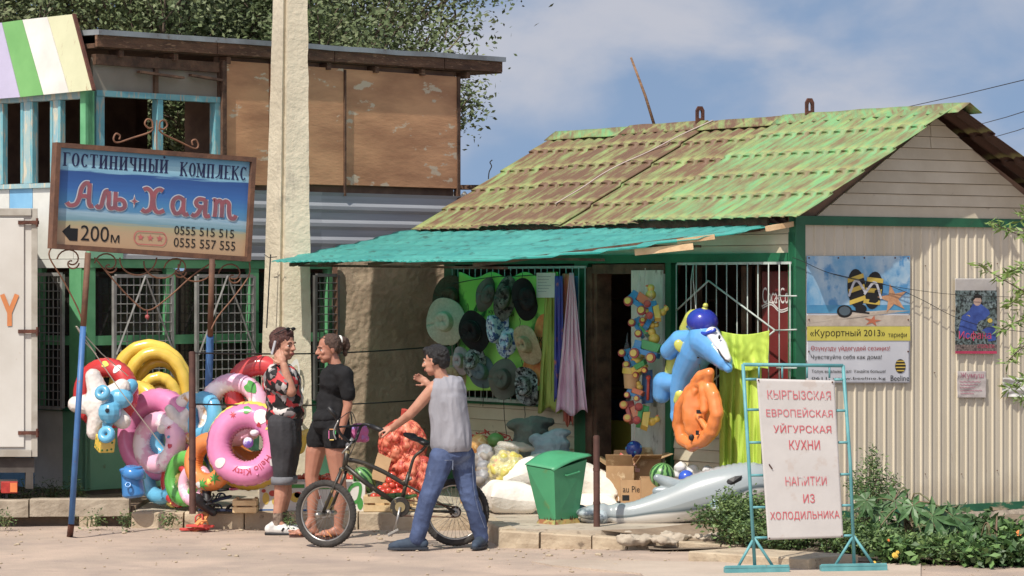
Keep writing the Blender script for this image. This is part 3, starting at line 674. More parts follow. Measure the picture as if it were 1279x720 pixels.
# ================================================================ POSTERS ON THE GABLE WALL
def poster(name, label, cat, px0, py0, px1, py1, p=.018, base=None, tilt=0, wav=.004):
    q = [GW.H(px0, py1, p), GW.H(px1, py1 + tilt, p), GW.H(px1, py0 + tilt * 0, p), GW.H(px0, py0, p)]
    Q = Quad(*q)
    if Q.n.dot(GW.n) < 0: Q.n = -Q.n
    def wq(u, v, o=0): return Q(u, v, o + wav * (1 + noise.noise(V((u * 3, v * 4, px0)))))
    t = thing(name, label, cat, Q(.5, 0))
    m = M(); m.grid(lambda u, v: wq(u, v, 0), 60, 60); o = part('sheet', m, base, t, smooth=True); sd_ = o.modifiers.new('t', 'SOLIDIFY'); sd_.thickness = .0015; sd_.offset = -1
    return t, wq
m_vinyl = mat('vinyl_white', (214, 216, 220), (198, 200, 206), sc=2, rough=.45, bump=.15, bsc=3)
pt, wq = poster('advert_poster', 'large beach advertising banner with striped flip flops and yellow band', 'poster', 1007, 320, 1136, 479, base=m_vinyl)
def gridflat(m, u0, v0, u1, v1, off, mapf=None, n=30): m.grid(lambda u, v: (mapf or wq)(u0 + (u1 - u0) * u, v0 + (v1 - v0) * v, off), n, n)
m = M(); gridflat(m, 0, .60, 1, 1, .0015)
part('sky_print', m, mat('print_sky', (96, 170, 214), (190, 214, 226), sc=4, rough=.45, c3=(70, 150, 205), t3=.55, sc3=5), pt)
m = M(); gridflat(m, 0, .55, 1, .615, .0022); part('sea_print', m, mat('print_sea', (52, 138, 188), (70, 160, 200), sc=6, rough=.45), pt)
m = M(); poly = [(0, .45), (1, .45), (1, .57), (.8, .575), (.6, .565), (.45, .56), (.3, .54), (.12, .50), (0, .47)]
gridflat(m, 0, .45, 1, .535, .0027); flat(m, poly[2:] + [(0, .53), (1, .53)][::-1][:0], wq, .0034); part('sand_print', m, mat('print_sand', (206, 190, 168), (186, 168, 146), sc=10, rough=.5, bump=.1), pt)
m = M(); gridflat(m, 0, .335, 1, .447, .0030); part('yellow_band', m, mat('print_yellow', (222, 208, 40), rough=.45), pt)
ink = mat('print_black', (30, 28, 26), rough=.6); pred = mat('print_red', (190, 44, 50), rough=.6); pyel = mat('print_sunyellow', (232, 196, 30), rough=.5)
m = M(); put_text(m, '«Курортный 2013»', wq, .03, .355, .75, .425, .0042, .012); part('lettering', m, ink, pt)
m = M(); put_text(m, 'тарифи', wq, .78, .352, .965, .40, .0040, .0); put_text(m, 'Чувствуйте себя как дома!', wq, .04, .180, .72, .225, .0032, .0); put_text(m, 'Толук маалымат ал!  Узнайте больше!', wq, .045, .075, .76, .108, .0032, 0); put_text(m, '0611, www.beeline.kg', wq, .045, .022, .76, .050, .0032, 0); part('lettering', m, ink, pt)
m = M(); put_text(m, 'Өзүңүздү үйдөгүдөй сезиңиз!', wq, .04, .248, .80, .295, .0032, .003); part('lettering', m, pred, pt)
# flip flops with black and yellow stripes
for (cx, cy, rx, ry, tl) in [(.475, .745, .088, .155, .15), (.640, .730, .090, .150, -.22)]:
    m = M(); n = 12
    def fq_(u, v, o=0, cx=cx, cy=cy, tl=tl): return wq(cx + u * math.cos(tl) - v * math.sin(tl) * .8, cy + u * math.sin(tl) + v * math.cos(tl), o)
    disc(m, 0, 0, rx, ry, fq_, .0042, 22); part('sandal_print', m, ink, pt)
    m = M()
    for v0 in (-.10, -.01, .075): flat(m, [(-rx * .9, v0 - .02), (rx * .9, v0 + .0), (rx * .86, v0 + .035), (-rx * .9, v0 + .015)], fq_, .0048)
    part('stripe_print', m, pyel, pt)
    m = M(); stroke(m, bez([(-rx * .95, -.05), (-rx * .3, .045), (0, .06), (rx * .3, .045), (rx * .95, -.05)]), .022, fq_, .0056); part('strap_print', m, m_vinyl, pt)
def starpoly(cx, cy, r, r2, rot=0, asp=.78):
    return [(cx + (r if i % 2 == 0 else r2) * math.cos(rot + PI * i / 5 + PI / 2) * 1.0, cy + (r if i % 2 == 0 else r2) * math.sin(rot + PI * i / 5 + PI / 2) * asp) for i in range(10)]
m = M(); flat(m, starpoly(.83, .665, .155, .055, .2), wq, .0050); part('starfish_print', m, mat('print_starfish', (216, 160, 108), (196, 134, 84), sc=30), pt)
m = M(); flat(m, starpoly(.63, .49, .09, .03, -.2, .5), wq, .0050); part('starfish_print', m, mat('print_starfish2', (206, 110, 66)), pt)
m = M(); disc(m, .36, .565, .075, .05, wq, .0050); stroke(m, bez([(.42, .57), (.5, .56), (.6, .55)]), .014, wq, .0054); disc(m, .52, .585, .055, .035, wq, .0050); part('sunglasses_print', m, ink, pt)
m = M(); disc(m, .36, .568, .055, .036, wq, .0058); part('lens_print', m, mat('print_lens', (90, 110, 120)), pt)
# round striped logo and word
m = M(); disc(m, .905, .135, .052, .055, wq, .0032, 20); part('logo_print', m, ink, pt)
m = M()
for v0 in (.095, .12, .145, .168): h_ = math.sqrt(max(0, 1 - ((v0 - .132) / .055) ** 2)) * .05; flat(m, [(.905 - h_, v0), (.905 + h_, v0), (.905 + h_, v0 + .010), (.905 - h_, v0 + .010)], wq, .0040)
part('logo_stripe_print', m, pyel, pt)
m = M(); put_text(m, 'Beeline', wq, .81, .018, .99, .062, .0032, .01); part('lettering', m, ink, pt)
m = M()
for u in (.02, .3, .55, .85, .98): m.ell(wq(u, .985, .003), .007, n=6)
for u in (.02, .98): m.ell(wq(u, .5, .003), .007, n=6); m.ell(wq(u, .25, .003), .007, n=6)
part('nail', m, m_rust, pt)

# concert poster: a man in blue on a bench
p2, wq = poster('concert_poster', 'concert poster of a man in blue with pink lettering', 'poster', 1192, 348, 1244, 442, base=mat('vinyl_grey', (196, 190, 182), (178, 172, 164), sc=5, rough=.4, bump=.3, bsc=4), wav=.008)
m = M(); gridflat(m, .0, .12, 1, .84, .002); part('park_print', m, mat('print_park', (72, 92, 86), (132, 150, 150), sc=22, rough=.4, c3=(40, 46, 40), t3=.52, sc3=40), p2)
m = M(); flat(m, [(.08, .32), (.16, .50), (.34, .58), (.42, .66), (.62, .66), (.80, .58), (.94, .36), (.98, .18), (.8, .16), (.7, .30), (.45, .30), (.3, .20), (.1, .24)], wq, .0035); part('suit_print', m, mat('print_suitblue', (58, 92, 176), (40, 66, 140), sc=14), p2)
m = M(); disc(m, .53, .70, .10, .065, wq, .0045); disc(m, .24, .46, .05, .03, wq, .0045); part('face_print', m, mat('print_skin', (204, 168, 146)), p2)
m = M(); flat(m, [(.42, .70), (.44, .77), (.53, .80), (.63, .77), (.64, .70), (.6, .74), (.48, .74)], wq, .0052); part('hair_print', m, ink, p2)
m = M(); disc(m, .82, .44, .06, .03, wq, .005); disc(m, .30, .49, .05, .025, wq, .005); part('flower_print', m, pyel, p2)
m = M(); put_text(m, 'Исфана', wq, .08, .17, .86, .30, .0056, .03); part('lettering', m, mat('print_pink', (222, 60, 110)), p2)
m = M(); put_text(m, 'ОПОЛЬЗОК', wq, .52, .075, .94, .125, .0056, .008); gridflat(m, .0, .0, 1, .035, .003); part('lettering', m, mat('print_pink2', (206, 40, 90)), p2)
m = M(); gridflat(m, .0, .036, 1, .12, .0026); part('crowd_print', m, mat('print_crowd', (60, 50, 48), (150, 130, 120), sc=60), p2)

p3, wq = poster('small_notice', 'small pale notice with pink handwritten words', 'notice', 1195, 464, 1231, 497, base=mat('thin_paper', (206, 196, 188), (190, 178, 172), sc=8, rough=.6, bump=.3, bsc=8), wav=.007)
m = M(); put_text(m, 'Жумуш', wq, .10, .70, .90, .95, .003, .008)
for i, (a, b) in enumerate([(.08, .80), (.1, .7), (.08, .62), (.1, .85), (.1, .55)]): stroke(m, [(a + t * (b - a) / 14, .60 - i * .11 + .02 * math.sin(t * 2.3 + i)) for t in range(15)], .022, wq, .003)
part('lettering', m, mat('print_faded_pink', (206, 110, 140)), p3)
p4, wq = poster('curled_leaflet', 'white leaflet curling off the ribbed wall by the twigs', 'leaflet', 1250, 472, 1282, 496, base=m_white, wav=.02)

# wire looping across the gable wall
m = M(); pts = [(990, 322), (1003, 327), (1035, 341), (1080, 352), (1110, 357), (1150, 374), (1190, 395), (1230, 408), (1290, 416)]
m.tube([GW.H(x, y, .05) for x, y in bez(pts, 5)], .0026, 5); m.tube([GW.H(x, y, .045) for x, y in bez([(1035, 341), (1110, 357), (1190, 368), (1290, 372)], 6)], .002, 5)
solo('wall_wire', m, m_wire, 'thin black wires drooping across the ribbed cream wall', 'wire', smooth=True)
# ================================================================ LEFT BUILDING
lb = thing('old_building', 'two storey patched building with glazed green ground floor and plywood upper walls', 'building', LR.P(0, .2, 0))
ZB0 = .2
# core volume: dark inside behind the openings
z_gl0 = LL.z_(107, 515); 
def LRz(px, py, p=0): return LR.z_(px, py, p)
zf1 = LRz(107, 515); zf2 = LRz(107, 335); zc = LRz(107, 236)  # base top, glazing top, corrugated top
zw0 = LRz(118, 190); zw1 = LRz(118, 120); zr = LRz(118, 72)
SE = LR.s_(572); SL_ = LL.s_(-90)
m_lwhite = mat('panel_white', (216, 216, 208), (196, 196, 186), sc=3, rough=.5, c3=(150, 140, 120), t3=.70)
m_lgreen = mat('panel_mint', (112, 178, 142), (90, 156, 120), sc=3, rough=.55, c3=(196, 200, 180), t3=.70, sc3=4)
m_lgreen2 = mat('panel_green', (118, 186, 150), (98, 168, 132), sc=2, rough=.5, c3=(110, 96, 70), t3=.70, sc3=5)
m_fgreen = mat('frame_green', (96, 176, 118), (76, 156, 100), sc=5, rough=.55)
m_fblue = mat('frame_weathered_blue', (76, 156, 172), (112, 170, 176), sc=7, rough=.7, c3=(170, 164, 146), t3=.58, sc3=12, st3=(3, 3, .5))
m_fpale = mat('frame_pale_blue', (160, 178, 170), (120, 170, 184), sc=6, rough=.75, c3=(196, 186, 160), t3=.56, sc3=9, st3=(2, 2, .5))
m_lilac = mat('panel_lilac', (184, 176, 204), (172, 166, 192), sc=3, rough=.5)
m_blue = mat('panel_skyblue', (120, 184, 222), (104, 168, 210), sc=4, rough=.5)
m = M()
m.fbox(LR, .06, SE - .05, ZB0 - .3, zf2, -3.9, -3.8); m.fbox(LR, 1.5, 4.0, zf2, zr + .05, -3.9, -3.8); m.fbox(LR, 4.9, SE - .05, zf2, zr + .05, -3.9, -3.8) if SE > 5.0 else None; m.fbox(LR, SE - .1, SE - .01, ZB0 - .3, zr + .05, -3.79, -.07); m.fbox(LL, 3.75, 3.85, ZB0 - .3, zr, -3.8, -.1)
m.fbox(LR, .1, SE, zf2 + .05, zc - .02, -.16, -.08); m.fbox(LR, .05, SE, zc - .05, zc + .0, -3.8, -.1)
m.fbox(LR, LR.s_(278), SE, zc, zr + .1, -.12, -.06); part('inner_wall', m, m_dark, lb)
# base panels
m = M(); m.fbox(LR, .0, 1.35, ZB0, zf1, -.05, .0); part('base_panel', m, m_lgreen2, lb, bevel=.006)
m = M(); m.fbox(LR, 1.36, SE, ZB0, zf1, -.05, -.004); part('base_panel', m, m_lgreen2, lb)
sA1 = LL.s_(78); sA2 = LL.s_(48); 
m = M(); m.fbox(LL, .0, sA1 - .003, ZB0, zf1, -.05, .0); part('base_panel', m, m_lgreen, lb)
m = M(); m.fbox(LL, sA1, sA2 + .05, ZB0, zf1, -.05, .002); part('base_panel', m, m_lwhite, lb)
m = M(); m.fbox(LL, sA2 + .055, sA2 + 1.6, ZB0, zf1, -.05, .0); part('base_panel', m, m_blue, lb)
m = M(); m.fbox(LR, .02, SE, ZB0 - .25, ZB0 - .005, -.2, -.08); m.fbox(LL, .21, 3.5, ZB0 - .25, ZB0 - .005, -.2, -.08); part('plinth', m, m_concrete, lb)
m = M(); m.fbox(LR, .0, SE, zf1 + .004, zf1 + .035, -.05, .02); m.fbox(LL, .0, 3, zf1 + .004, zf1 + .035, -.05, .02); part('ledge', m, m_green, lb)
# glazing panes and frame members, right face
def colpx(px0, px1, fr=LR): a, b = fr.s_(px0), fr.s_(px1); return (min(a, b), max(a, b))
posts = [(107, 118), (207, 218), (311, 322), (408, 417)]
for a, b in zip(posts, posts[1:]):
    x0 = colpx(a[1], b[0]); m = M(); m.fbox(LR, x0[0], x0[1], zf1 + .04, zf2 - .03, -.06, -.04); part('window_pane', m, m_glass, lb)
for a, b in posts:
    x0 = colpx(a, b); m = M(); m.fbox(LR, x0[0], x0[1], zf1 + .036, zf2, -.05, .012); part('window_post', m, m_fgreen, lb)
zm = LRz(107, 426)
m = M(); m.fbox(LR, .1, colpx(408, 417)[0], zm - .04, zm + .04, -.045, .004); part('window_rail', m, m_fgreen, lb)
m = M(); m.fbox(LR, .0, SE, zf2 + .002, zf2 + .075, -.05, .016); part('window_head', m, m_fgreen, lb)
# left face glazing
for a, b in [(48, 53), (88, 103)]:
    x0 = colpx(a, b, LL); m = M(); m.fbox(LL, x0[0], x0[1], zf1 + .036, zf2, -.05, .012); part('window_post', m, m_fgreen, lb)
m = M(); m.fbox(LL, .05, 3, zf1 + .04, zf2 - .03, -.06, -.04); part('window_pane', m, m_glass, lb)
m = M(); m.fbox(LL, .05, 3, zm - .04, zm + .04, -.045, .004); part('window_rail', m, m_fgreen, lb)
m = M(); m.fbox(LL, .0, 3, zf2 + .002, zf2 + .075, -.05, .016); part('window_head', m, m_lwhite, lb)
# steel grilles in front: frame + woven bars
m_grey = mat('grey_grille_steel', (150, 150, 146), (120, 118, 114), sc=8, rough=.6)
m_greyd = mat('dark_grille_steel', (96, 96, 92), (76, 74, 72), sc=8, rough=.6)
def grille(fr, px0, px1, py0, py1, nx, ny, p=.08, diag=0, mt=m_grey):
    a, b = colpx(px0, px1, fr); z1 = fr.z_((px0 + px1) / 2, py0, p); z0 = fr.z_((px0 + px1) / 2, py1, p)
    g = part('grille', (lambda mm: (mm.beam(fr.P(a, z0, p), fr.P(a, z1, p), .03, .03, fr.n), mm.beam(fr.P(b, z0, p), fr.P(b, z1, p), .03, .03, fr.n), mm.beam(fr.P(a + .016, z0, p), fr.P(b - .016, z0, p), .03, .03), mm.beam(fr.P(a + .016, z1, p), fr.P(b - .016, z1, p), .03, .03), mm)[-1])(M()), mt, lb)
    for i in range(1, nx): s = a + (b - a) * i / nx; m = M(); m.tube([fr.P(s, z0, p), fr.P(s, z1, p)], .0055, 5); part('bar', m, mt, g)
    for i in range(1, ny): z = z0 + (z1 - z0) * i / ny; m = M(); m.tube([fr.P(a, z, p + .01), fr.P(b, z, p + .01)], .0045, 5); part('bar', m, mt, g)
    if diag:
        m = M(); m.tube([fr.P(a, z0 + (z1 - z0) * .4, p + .03), fr.P(a + (b - a) * .5, z1, p + .03)], .009, 5); m.tube([fr.P(a + (b - a) * .5, z1, p + .03), fr.P(b, z0 + (z1 - z0) * .4, p + .03)], .009, 5); part('brace', m, m_grey, g)
grille(LR, 135, 207, 345, 508, 9, 14, diag=1); grille(LR, 238, 309, 345, 508, 9, 14, diag=1); grille(LR, 386, 414, 344, 500, 5, 16, mt=m_greyd)
grille(LL, 53, 87, 343, 510, 6, 16)
# corrugated metal band, upper storey (horizontal corrugation)
m_cor = mat('galvanised_sheet', (176, 180, 184), (148, 152, 158), sc=1.5, rough=.5, st=(.3, .3, 6))
seams = [LR.s_(100), LR.s_(240), LR.s_(400), SE]
zt, zb_ = LRz(118, 232), zf2 + .08
for a, b in zip(seams, seams[1:]):
    m = M(); n = 20
    m.grid(lambda u, v: LR.P(max(.01, a) + (b - max(.01, a)) * u, zb_ + (zt - zb_) * v, .015 + (.016 if (int(v * n) % 5) in (0, 1) else 0)), 2, n)
    part('corrugated_sheet', m, m_cor, lb)
# plywood panels
m_ply = mat('plywood_orange', (226, 164, 108), (180, 124, 80), sc=1.1, rough=.8, st=(1, 1, 3.5), c3=(214, 192, 158), t3=.61, sc3=2.6, w3=.012, st3=(1, 1, 2.4), rv=.03, bump=.15, bsc=10)
for (x0, x1, y1, pp) in [(278, 334, 232, .02), (335.5, 427, 232, .024), (429, 572, 236, .012)]:
    a, b = colpx(x0, x1); m = M(); zt_ = zr + .12 if x0 > 300 else zr + .14
    zz = LRz(118, 236); 
    m.fbox(LR, a, b, LR.z_(x1, y1), zr + .05, -.03, pp); part('plywood_panel', m, m_ply, lb, bevel=.003)
m = M(); a = LR.s_(428); m.beam(LR.P(a, zc, .03), LR.P(a, zr + .04, .03), .018, .02, LR.n); part('batten', m, m_brownwood, lb); m = M(); m.beam(LR.P(SE - .01, zf2, .0), LR.P(SE - .01, zr + .05, .0), .04, .05, LR.n)
part('batten', m, m_brownwood, lb); m = M(); a = LR.s_(276); m.beam(LR.P(a, zc, .035), LR.P(a, zr + .04, .035), .05, .03, LR.n); part('batten', m, m_brownwood, lb)
# loose bits of old lining below the eaves
m_plast = mat('grey_fibreboard', (150, 138, 122), (134, 122, 106), sc=2, rough=.9)
for x0, x1 in [(118, 193), (197, 273)]:
    a, b = colpx(x0, x1); m = M(); m.fbox(LR, a, b, zw1 + .05, zr - .0, -.05, -.02); part('fibreboard_panel', m, m_plast, lb)
m = M()
for px in (195, 275): a = LR.s_(px); m.beam(LR.P(a, zw1, -.01), LR.P(a, zr + .04, -.01), .04, .04, LR.n)
a, b = colpx(118, 272); m.fbox(LR, a, b, zr - .06, zr + .03, -.04, .02)
for px, w in ((170, .5), (235, .35)): a = LR.s_(px); m.beam(LR.P(a, zr - .10, .03), LR.P(a + w, zr - .13, .04), .02, .05, LR.n)
part('timber_frame', m, m_brownwood, lb)
# blue framed upper window (two openings), right face
a, b = colpx(119, 275); ms = LR.s_(199)
wf = M(); zb1 = zt + .002
wf.fbox(LR, a, b, zw1, zw1 + .05, -.06, .02)
for s, w in ((a, .09), (ms - .03, .06), (b - .07, .07)): wf.fbox(LR, s, s + w, zb1, zw1 - .002, -.06, .015)
wfp = part('window_frame', wf, m_fblue, lb)
m = M(); m.fbox(LR, a, b, zb1 - .04, zb1 - .003, -.06, .03); part('sill', m, m_fblue, wfp)
m = M(); m.fbox(LR, ms + .05, ms + .10, zb1, zw1, -1.0, -.95); part('inner_post', m, m_brownwood, lb)
# left face: windows
zl0, zl1 = LL.z_(60, 229), LL.z_(60, 126)
m = M(); m.fbox(LL, .02, 3.0, zl1, zl1 + .09, -.06, .02); m.fbox(LL, .02, 3.0, zl0 - .04, zl0, -.06, .03)
for x0, x1 in [(-6, 4), (30, 42), (67, 76), (103, 107)]:
    s0, s1 = colpx(x0, x1, LL); m.fbox(LL, s0, s1, zl0 + .002, zl1 - .002, -.05, .015)
wfl = part('window_frame', m, m_fpale, lb)
m = M()
for x0, x1 in [(28, 31), (40, 43), (65, 68), (75, 78), (3, 6)]:
    s0, s1 = colpx(x0, x1, LL); m.fbox(LL, s0, s1, zl0 + .004, zl1 - .004, -.03, .022)
part('sash', m, m_fblue, wfl)
m = M(); m.fbox(LR, -.0, .07, zl0, zw1 + .12, -.05, .03); m.fbox(LL, -.03, .04, zl0, zw1 + .12, -.05, .028); part('corner_board', m, m_fgreen, lb)
cols = [(107, 92, m_lwhite), (91.5, 41, m_lwhite), (40.5, 12, m_blue), (11.5, -40, m_lwhite)]
for x0, x1, mt in cols:
    s0, s1 = colpx(x0, x1, LL); m = M(); m.fbox(LL, s0, s1, zf2 + .08, zl0 - .042, -.04, .0); part('wall_panel', m, mt, lb)
m = M(); a, b = colpx(107, 150); m.fbox(LR, a + .01, b, zf2 + .08, zf2 + .30, -.0, .04); part('wall_panel', m, mat('panel_mint_bright', (130, 200, 160), sc=2), lb)
# striped parapet boards leaning back over the left windows
def LLP(px, py, p=0): return LL.H(px, py, p)
bt = [(-60, 35), (2, 28.5), (27.5, 25), (59, 21.5), (91, 18)]; bb = [(-60, 128), (25, 121.5), (54, 118.5), (86, 115.5), (116.5, 112.5)]
nm = [m_lilac, mat('panel_leafgreen', (112, 176, 92), (100, 164, 82), sc=3, rough=.5), m_white, mat('panel_rusty_cream', (206, 206, 164), (196, 196, 154), sc=3, rough=.6, c3=(150, 96, 50), t3=.64, sc3=6, st3=(3, 3, .5))]
for i in range(4):
    q = [LLP(bb[i][0] + .4, bb[i][1], .10), LLP(bb[i + 1][0] - .2, bb[i + 1][1], .10), LLP(bt[i + 1][0] - .2, bt[i + 1][1], .02), LLP(bt[i][0] + .4, bt[i][1], .02)]
    m = M(); m.prism(q, -LL.n * .02 - V((0, 0, .0))); part('striped_board', m, nm[i], lb)
m = M(); m.beam(LLP(117.5, 113, .09), LLP(92.5, 18, .01), .02, .03, LL.n); part('board_edge', m, m_rust, lb)
m = M(); m.beam(LLP(60, 112, -.15), LLP(60, 25, -.15), .05, .05, LL.n); m.beam(LLP(100, 112, -.15), LLP(85, 25, -.12), .05, .05, LL.n); part('brace', m, m_brownwood, lb)
# roof slab: tin edge over boards
zr0 = LR.z_(101, 42, .08); zr1 = LR.z_(634, 78, .08)
s_a, s_b = .06, LR.s_(634, .12)
def rz(s): return zr0 + (zr1 - zr0) * (s - s_a) / (s_b - s_a)
m = M(); nsg = 24
def rf(u, v): s = s_a + (s_b - s_a) * u; return LR.P(s, rz(s) + .012 * noise.noise(V((s * 1.5, 2, 1))) + .02 * (v > .02) , .10 - 4.1 * v)
m.grid(rf, nsg, 3); o = part('roof', m, mat('roof_tin', (150, 160, 166), (120, 124, 128), sc=3, rough=.5, c3=(100, 82, 68), t3=.66), lb); sd_ = o.modifiers.new('t', 'SOLIDIFY'); sd_.thickness = .045; sd_.offset = 1
m_fas = mat('old_eave_boards', (120, 84, 58), (84, 58, 42), sc=5, rough=.9, st=(1, 1, 6), bump=.4, c3=(150, 112, 80), t3=.6, rv=.1)
k = 0; s = s_a
while s < s_b - .1:
    e2 = min(s + random.uniform(1.2, 1.9), s_b - .02); m = M()
    p = [LR.P(s, rz(s) - .10, .08), LR.P(e2 - .01, rz(e2) - .10, .08), LR.P(e2 - .01, rz(e2) - .10, .05), LR.P(s, rz(s) - .10, .05)]
    m.hexa(p + [q + V((0, 0, .10)) for q in p]); part('fascia_board', m, m_fas, lb); s = e2
m = M(); m.hexa([LR.P(s_a, rz(s_a) - .11, .045), LR.P(s_b, rz(s_b) - .11, .045), LR.P(s_b, rz(s_b) - .11, -4), LR.P(s_a, rz(s_a) - .11, -4), LR.P(s_a, rz(s_a) - .07, .045), LR.P(s_b, rz(s_b) - .07, .045), LR.P(s_b, rz(s_b) - .07, -4), LR.P(s_a, rz(s_a) - .07, -4)]); part('soffit', m, m_brownwood, lb)
s = s_a + .3
while s < s_b: m = M(); m.beam(LR.P(s, rz(s) - .145, .045), LR.P(s, rz(s) - .145, -.1), .05, .06); part('rafter', m, m_fas, lb); s += .62

# adobe wall between the building and the kiosk
m_adobe = mat('adobe', (180, 156, 128), (150, 128, 102), sc=2.2, rough=1, bump=.5, bsc=30, c3=(172, 150, 120), t3=.6, sc3=4, det=9)
m = M(); AW = Fr(LR.P(LR.s_(414), 0, .02), (.93, .36), (.36, -.93)); a1 = AW.s_(640)
def adobe(u, v):
    s = a1 * u; z = .05 + (2.30 - .05) * v; edge = 0
    j = .03 * noise.noise(V((s * 1.8, z * 1.8, 1))) + .009 * noise.noise(V((s * 8, z * 8, 2))) + .008 * noise.noise(V((s * 25, z * 25, 2)))
    if u == 0: s += .05 * noise.noise(V((z * 3, 9, 9)))
    return AW.P(s, z + (.04 * noise.noise(V((s * 4, 5, 5))) if v == 1 else 0), j)
m.grid(adobe, 130, 150)
b0 = len(m.v); m.fbox(AW, 0.01, a1, .02, 2.27, -.35, -.06); solo('adobe_wall', m, m_adobe, 'rough brown adobe wall between the patched building and the kiosk', 'wall', smooth=True, sharp=60)
m = M(); m.beam(AW.P(.0, .9, .06), AW.P(.0, 2.2, .06), .04, .03, AW.n); solo('downpipe', m, mat('rusty_angle', (120, 84, 62), sc=8, rough=.8), 'thin rusty upright strip at the left edge of the adobe wall', 'upright')
# far cream corrugated shed
fs = thing('far_shed', 'low shed with cream corrugated roof seen beyond the green roof', 'shed', V((-.6, 36, 0)))
m = M(); a, b = W(548, 255, 36), W(640, 225, 36)
m.grid(lambda u, v: V((a.x + (b.x - a.x) * u - .3 * (1 - v), 36 + 1.6 * v, 2.55 + (3.02 - 2.55) * v + .03 * math.sin(u * 2 * PI * 7))), 70, 3); part('roof', m, mat('cream_corrugated', (214, 204, 180), (180, 168, 146), sc=3), fs, smooth=True)
m = M(); m.box(((a.x + b.x) / 2, 37.8, 3.10), (b.x - a.x, .3, .05)); m.box(((a.x + b.x) / 2, 37, 1.3), (b.x - a.x, 1.5, 2.4)); part('wall', m, m_brownwood, fs)

# ================================================================ CONCRETE POLE
cpx0, cpx1 = 340, 386
pol = thing('utility_pole', 'tall pale concrete utility pole with ribbed left side', 'pole', W(356, 620, 27.8))
PY = 27.8
def polf(y):  # left and right edge at row y
    t = (y - 0) / 480.0; return 341 + (326 - 341) * t, 371 + (364 - 371) * 0 * t, 384 + (389 - 384) * t, 354 + (348 - 354) * t
def prow(y):
    l, _, r, mid = polf(y); A_ = W(l, y, PY + .16); B_ = W(mid, y, PY - .02); B2_ = W(mid + 3, y, PY + .012); C_ = W(mid + 6, y, PY - .03); D_ = W(r, y, PY); E_ = W(r - 3, y, PY + .26); G_ = W(l + 3, y, PY + .30)
    zz = D_.z
    return [V((p.x, p.y, zz)) for p in (A_, B_, B2_, C_, D_, E_, G_)]
m = M(); ys = [-170 + 8 * i for i in range(101)]
for y in ys:
    for k, p in enumerate(prow(y)): j = .004 * noise.noise(p * 5) + .003 * noise.noise(p * 30); m.v.append((p.x + j * (1.6 if k == 4 else .5), p.y + j, p.z))
for j in range(len(ys) - 1):
    for k in range(7): l = (k + 1) % 7; m.f.append([j * 7 + k, (j + 1) * 7 + k, (j + 1) * 7 + l, j * 7 + l]); m.mi.append(0)
m.f.append(list(range(7))); m.mi.append(0)
part('shaft', m, mat('pole_concrete', (212, 200, 172), (190, 178, 152), sc=2, rough=.95, bump=.6, bsc=22, c3=(158, 148, 130), t3=.58, sc3=3, st3=(1, 1, .3)), pol)
m = M(); m.tube([W(338, 318, 27.7), W(333, 410, 27.7)], .006, 5); m.tube([W(330, 318, 27.72), W(336, 322, 27.7), W(346, 321, 27.65)], .004, 5); part('conduit', m, m_wire, pol)
m = M(); m.grid(lambda u, v: W(359 + 20 * u, 452 + 46 * v, 26.535), 1, 1) if False else None
# white paint scrawl on the pole
Qp = Quad(W(357, 560, 27.73), W(384, 560, 27.73), W(384, 440, 27.73), W(357, 440, 27.73)); Qp.n = V((0, -1, 0))
m = M()
for k, pts in enumerate([[(.1, .8), (.5, .9), (.6, .75), (.2, .62), (.6, .55), (.8, .62)], [(.2, .45), (.7, .5), (.5, .38), (.8, .3)], [(.15, .25), (.6, .28), (.75, .2)]]): stroke(m, bez(pts, 5), .06, Qp, .004)
part('whitewash_mark', m, m_white, pol)

# ================================================================ HOTEL SIGN
sg = thing('hotel_sign', 'painted hotel signboard with sea and sand on two leaning posts', 'sign', GR(87, 672, 0))
def Ys(px): return 24.7 + (px - 64) * .0040
def SP(px, py, o=0): p = W(px, py, Ys(px)); return p + V((.15, -.99, 0)) * o
m_sgf = mat('sign_frame_brown', (122, 82, 56), (92, 62, 46), sc=8, rough=.75, bump=.2)
TL, TR, BR, BL = (69.5, 178), (319, 197), (312, 327), (63.5, 310.5)
Qs = Quad(SP(*BL), SP(*BR), SP(*TR), SP(*TL)); Qs.n = Qs.n if Qs.n.y < 0 else -Qs.n
Qi_c = lambda u, v: Qs(.022 + .956 * u, .045 + .91 * v, 0)
Qi = lambda u, v, o=0: Qs(.022 + .956 * u, .045 + .91 * v, o)
m = M(); m.hexa([Qs(0, 0, -.06), Qs(1, 0, -.06), Qs(1, 0, -.045), Qs(0, 0, -.045), Qs(0, 1, -.06), Qs(1, 1, -.06), Qs(1, 1, -.045), Qs(0, 1, -.045)]); part('back_panel', m, m_sgf, sg)
for (a, b, c, d) in [(0, .022, 0, 1), (.978, 1, 0, 1), (.0225, .9775, 0, .045), (.0225, .9775, .955, 1)]:
    m = M(); m.hexa([Qs(a, c, .02), Qs(b, c, .02), Qs(b, c, -.044), Qs(a, c, -.044), Qs(a, d, .02), Qs(b, d, .02), Qs(b, d, -.044), Qs(a, d, -.044)]); part('frame_rail', m, m_sgf, sg)
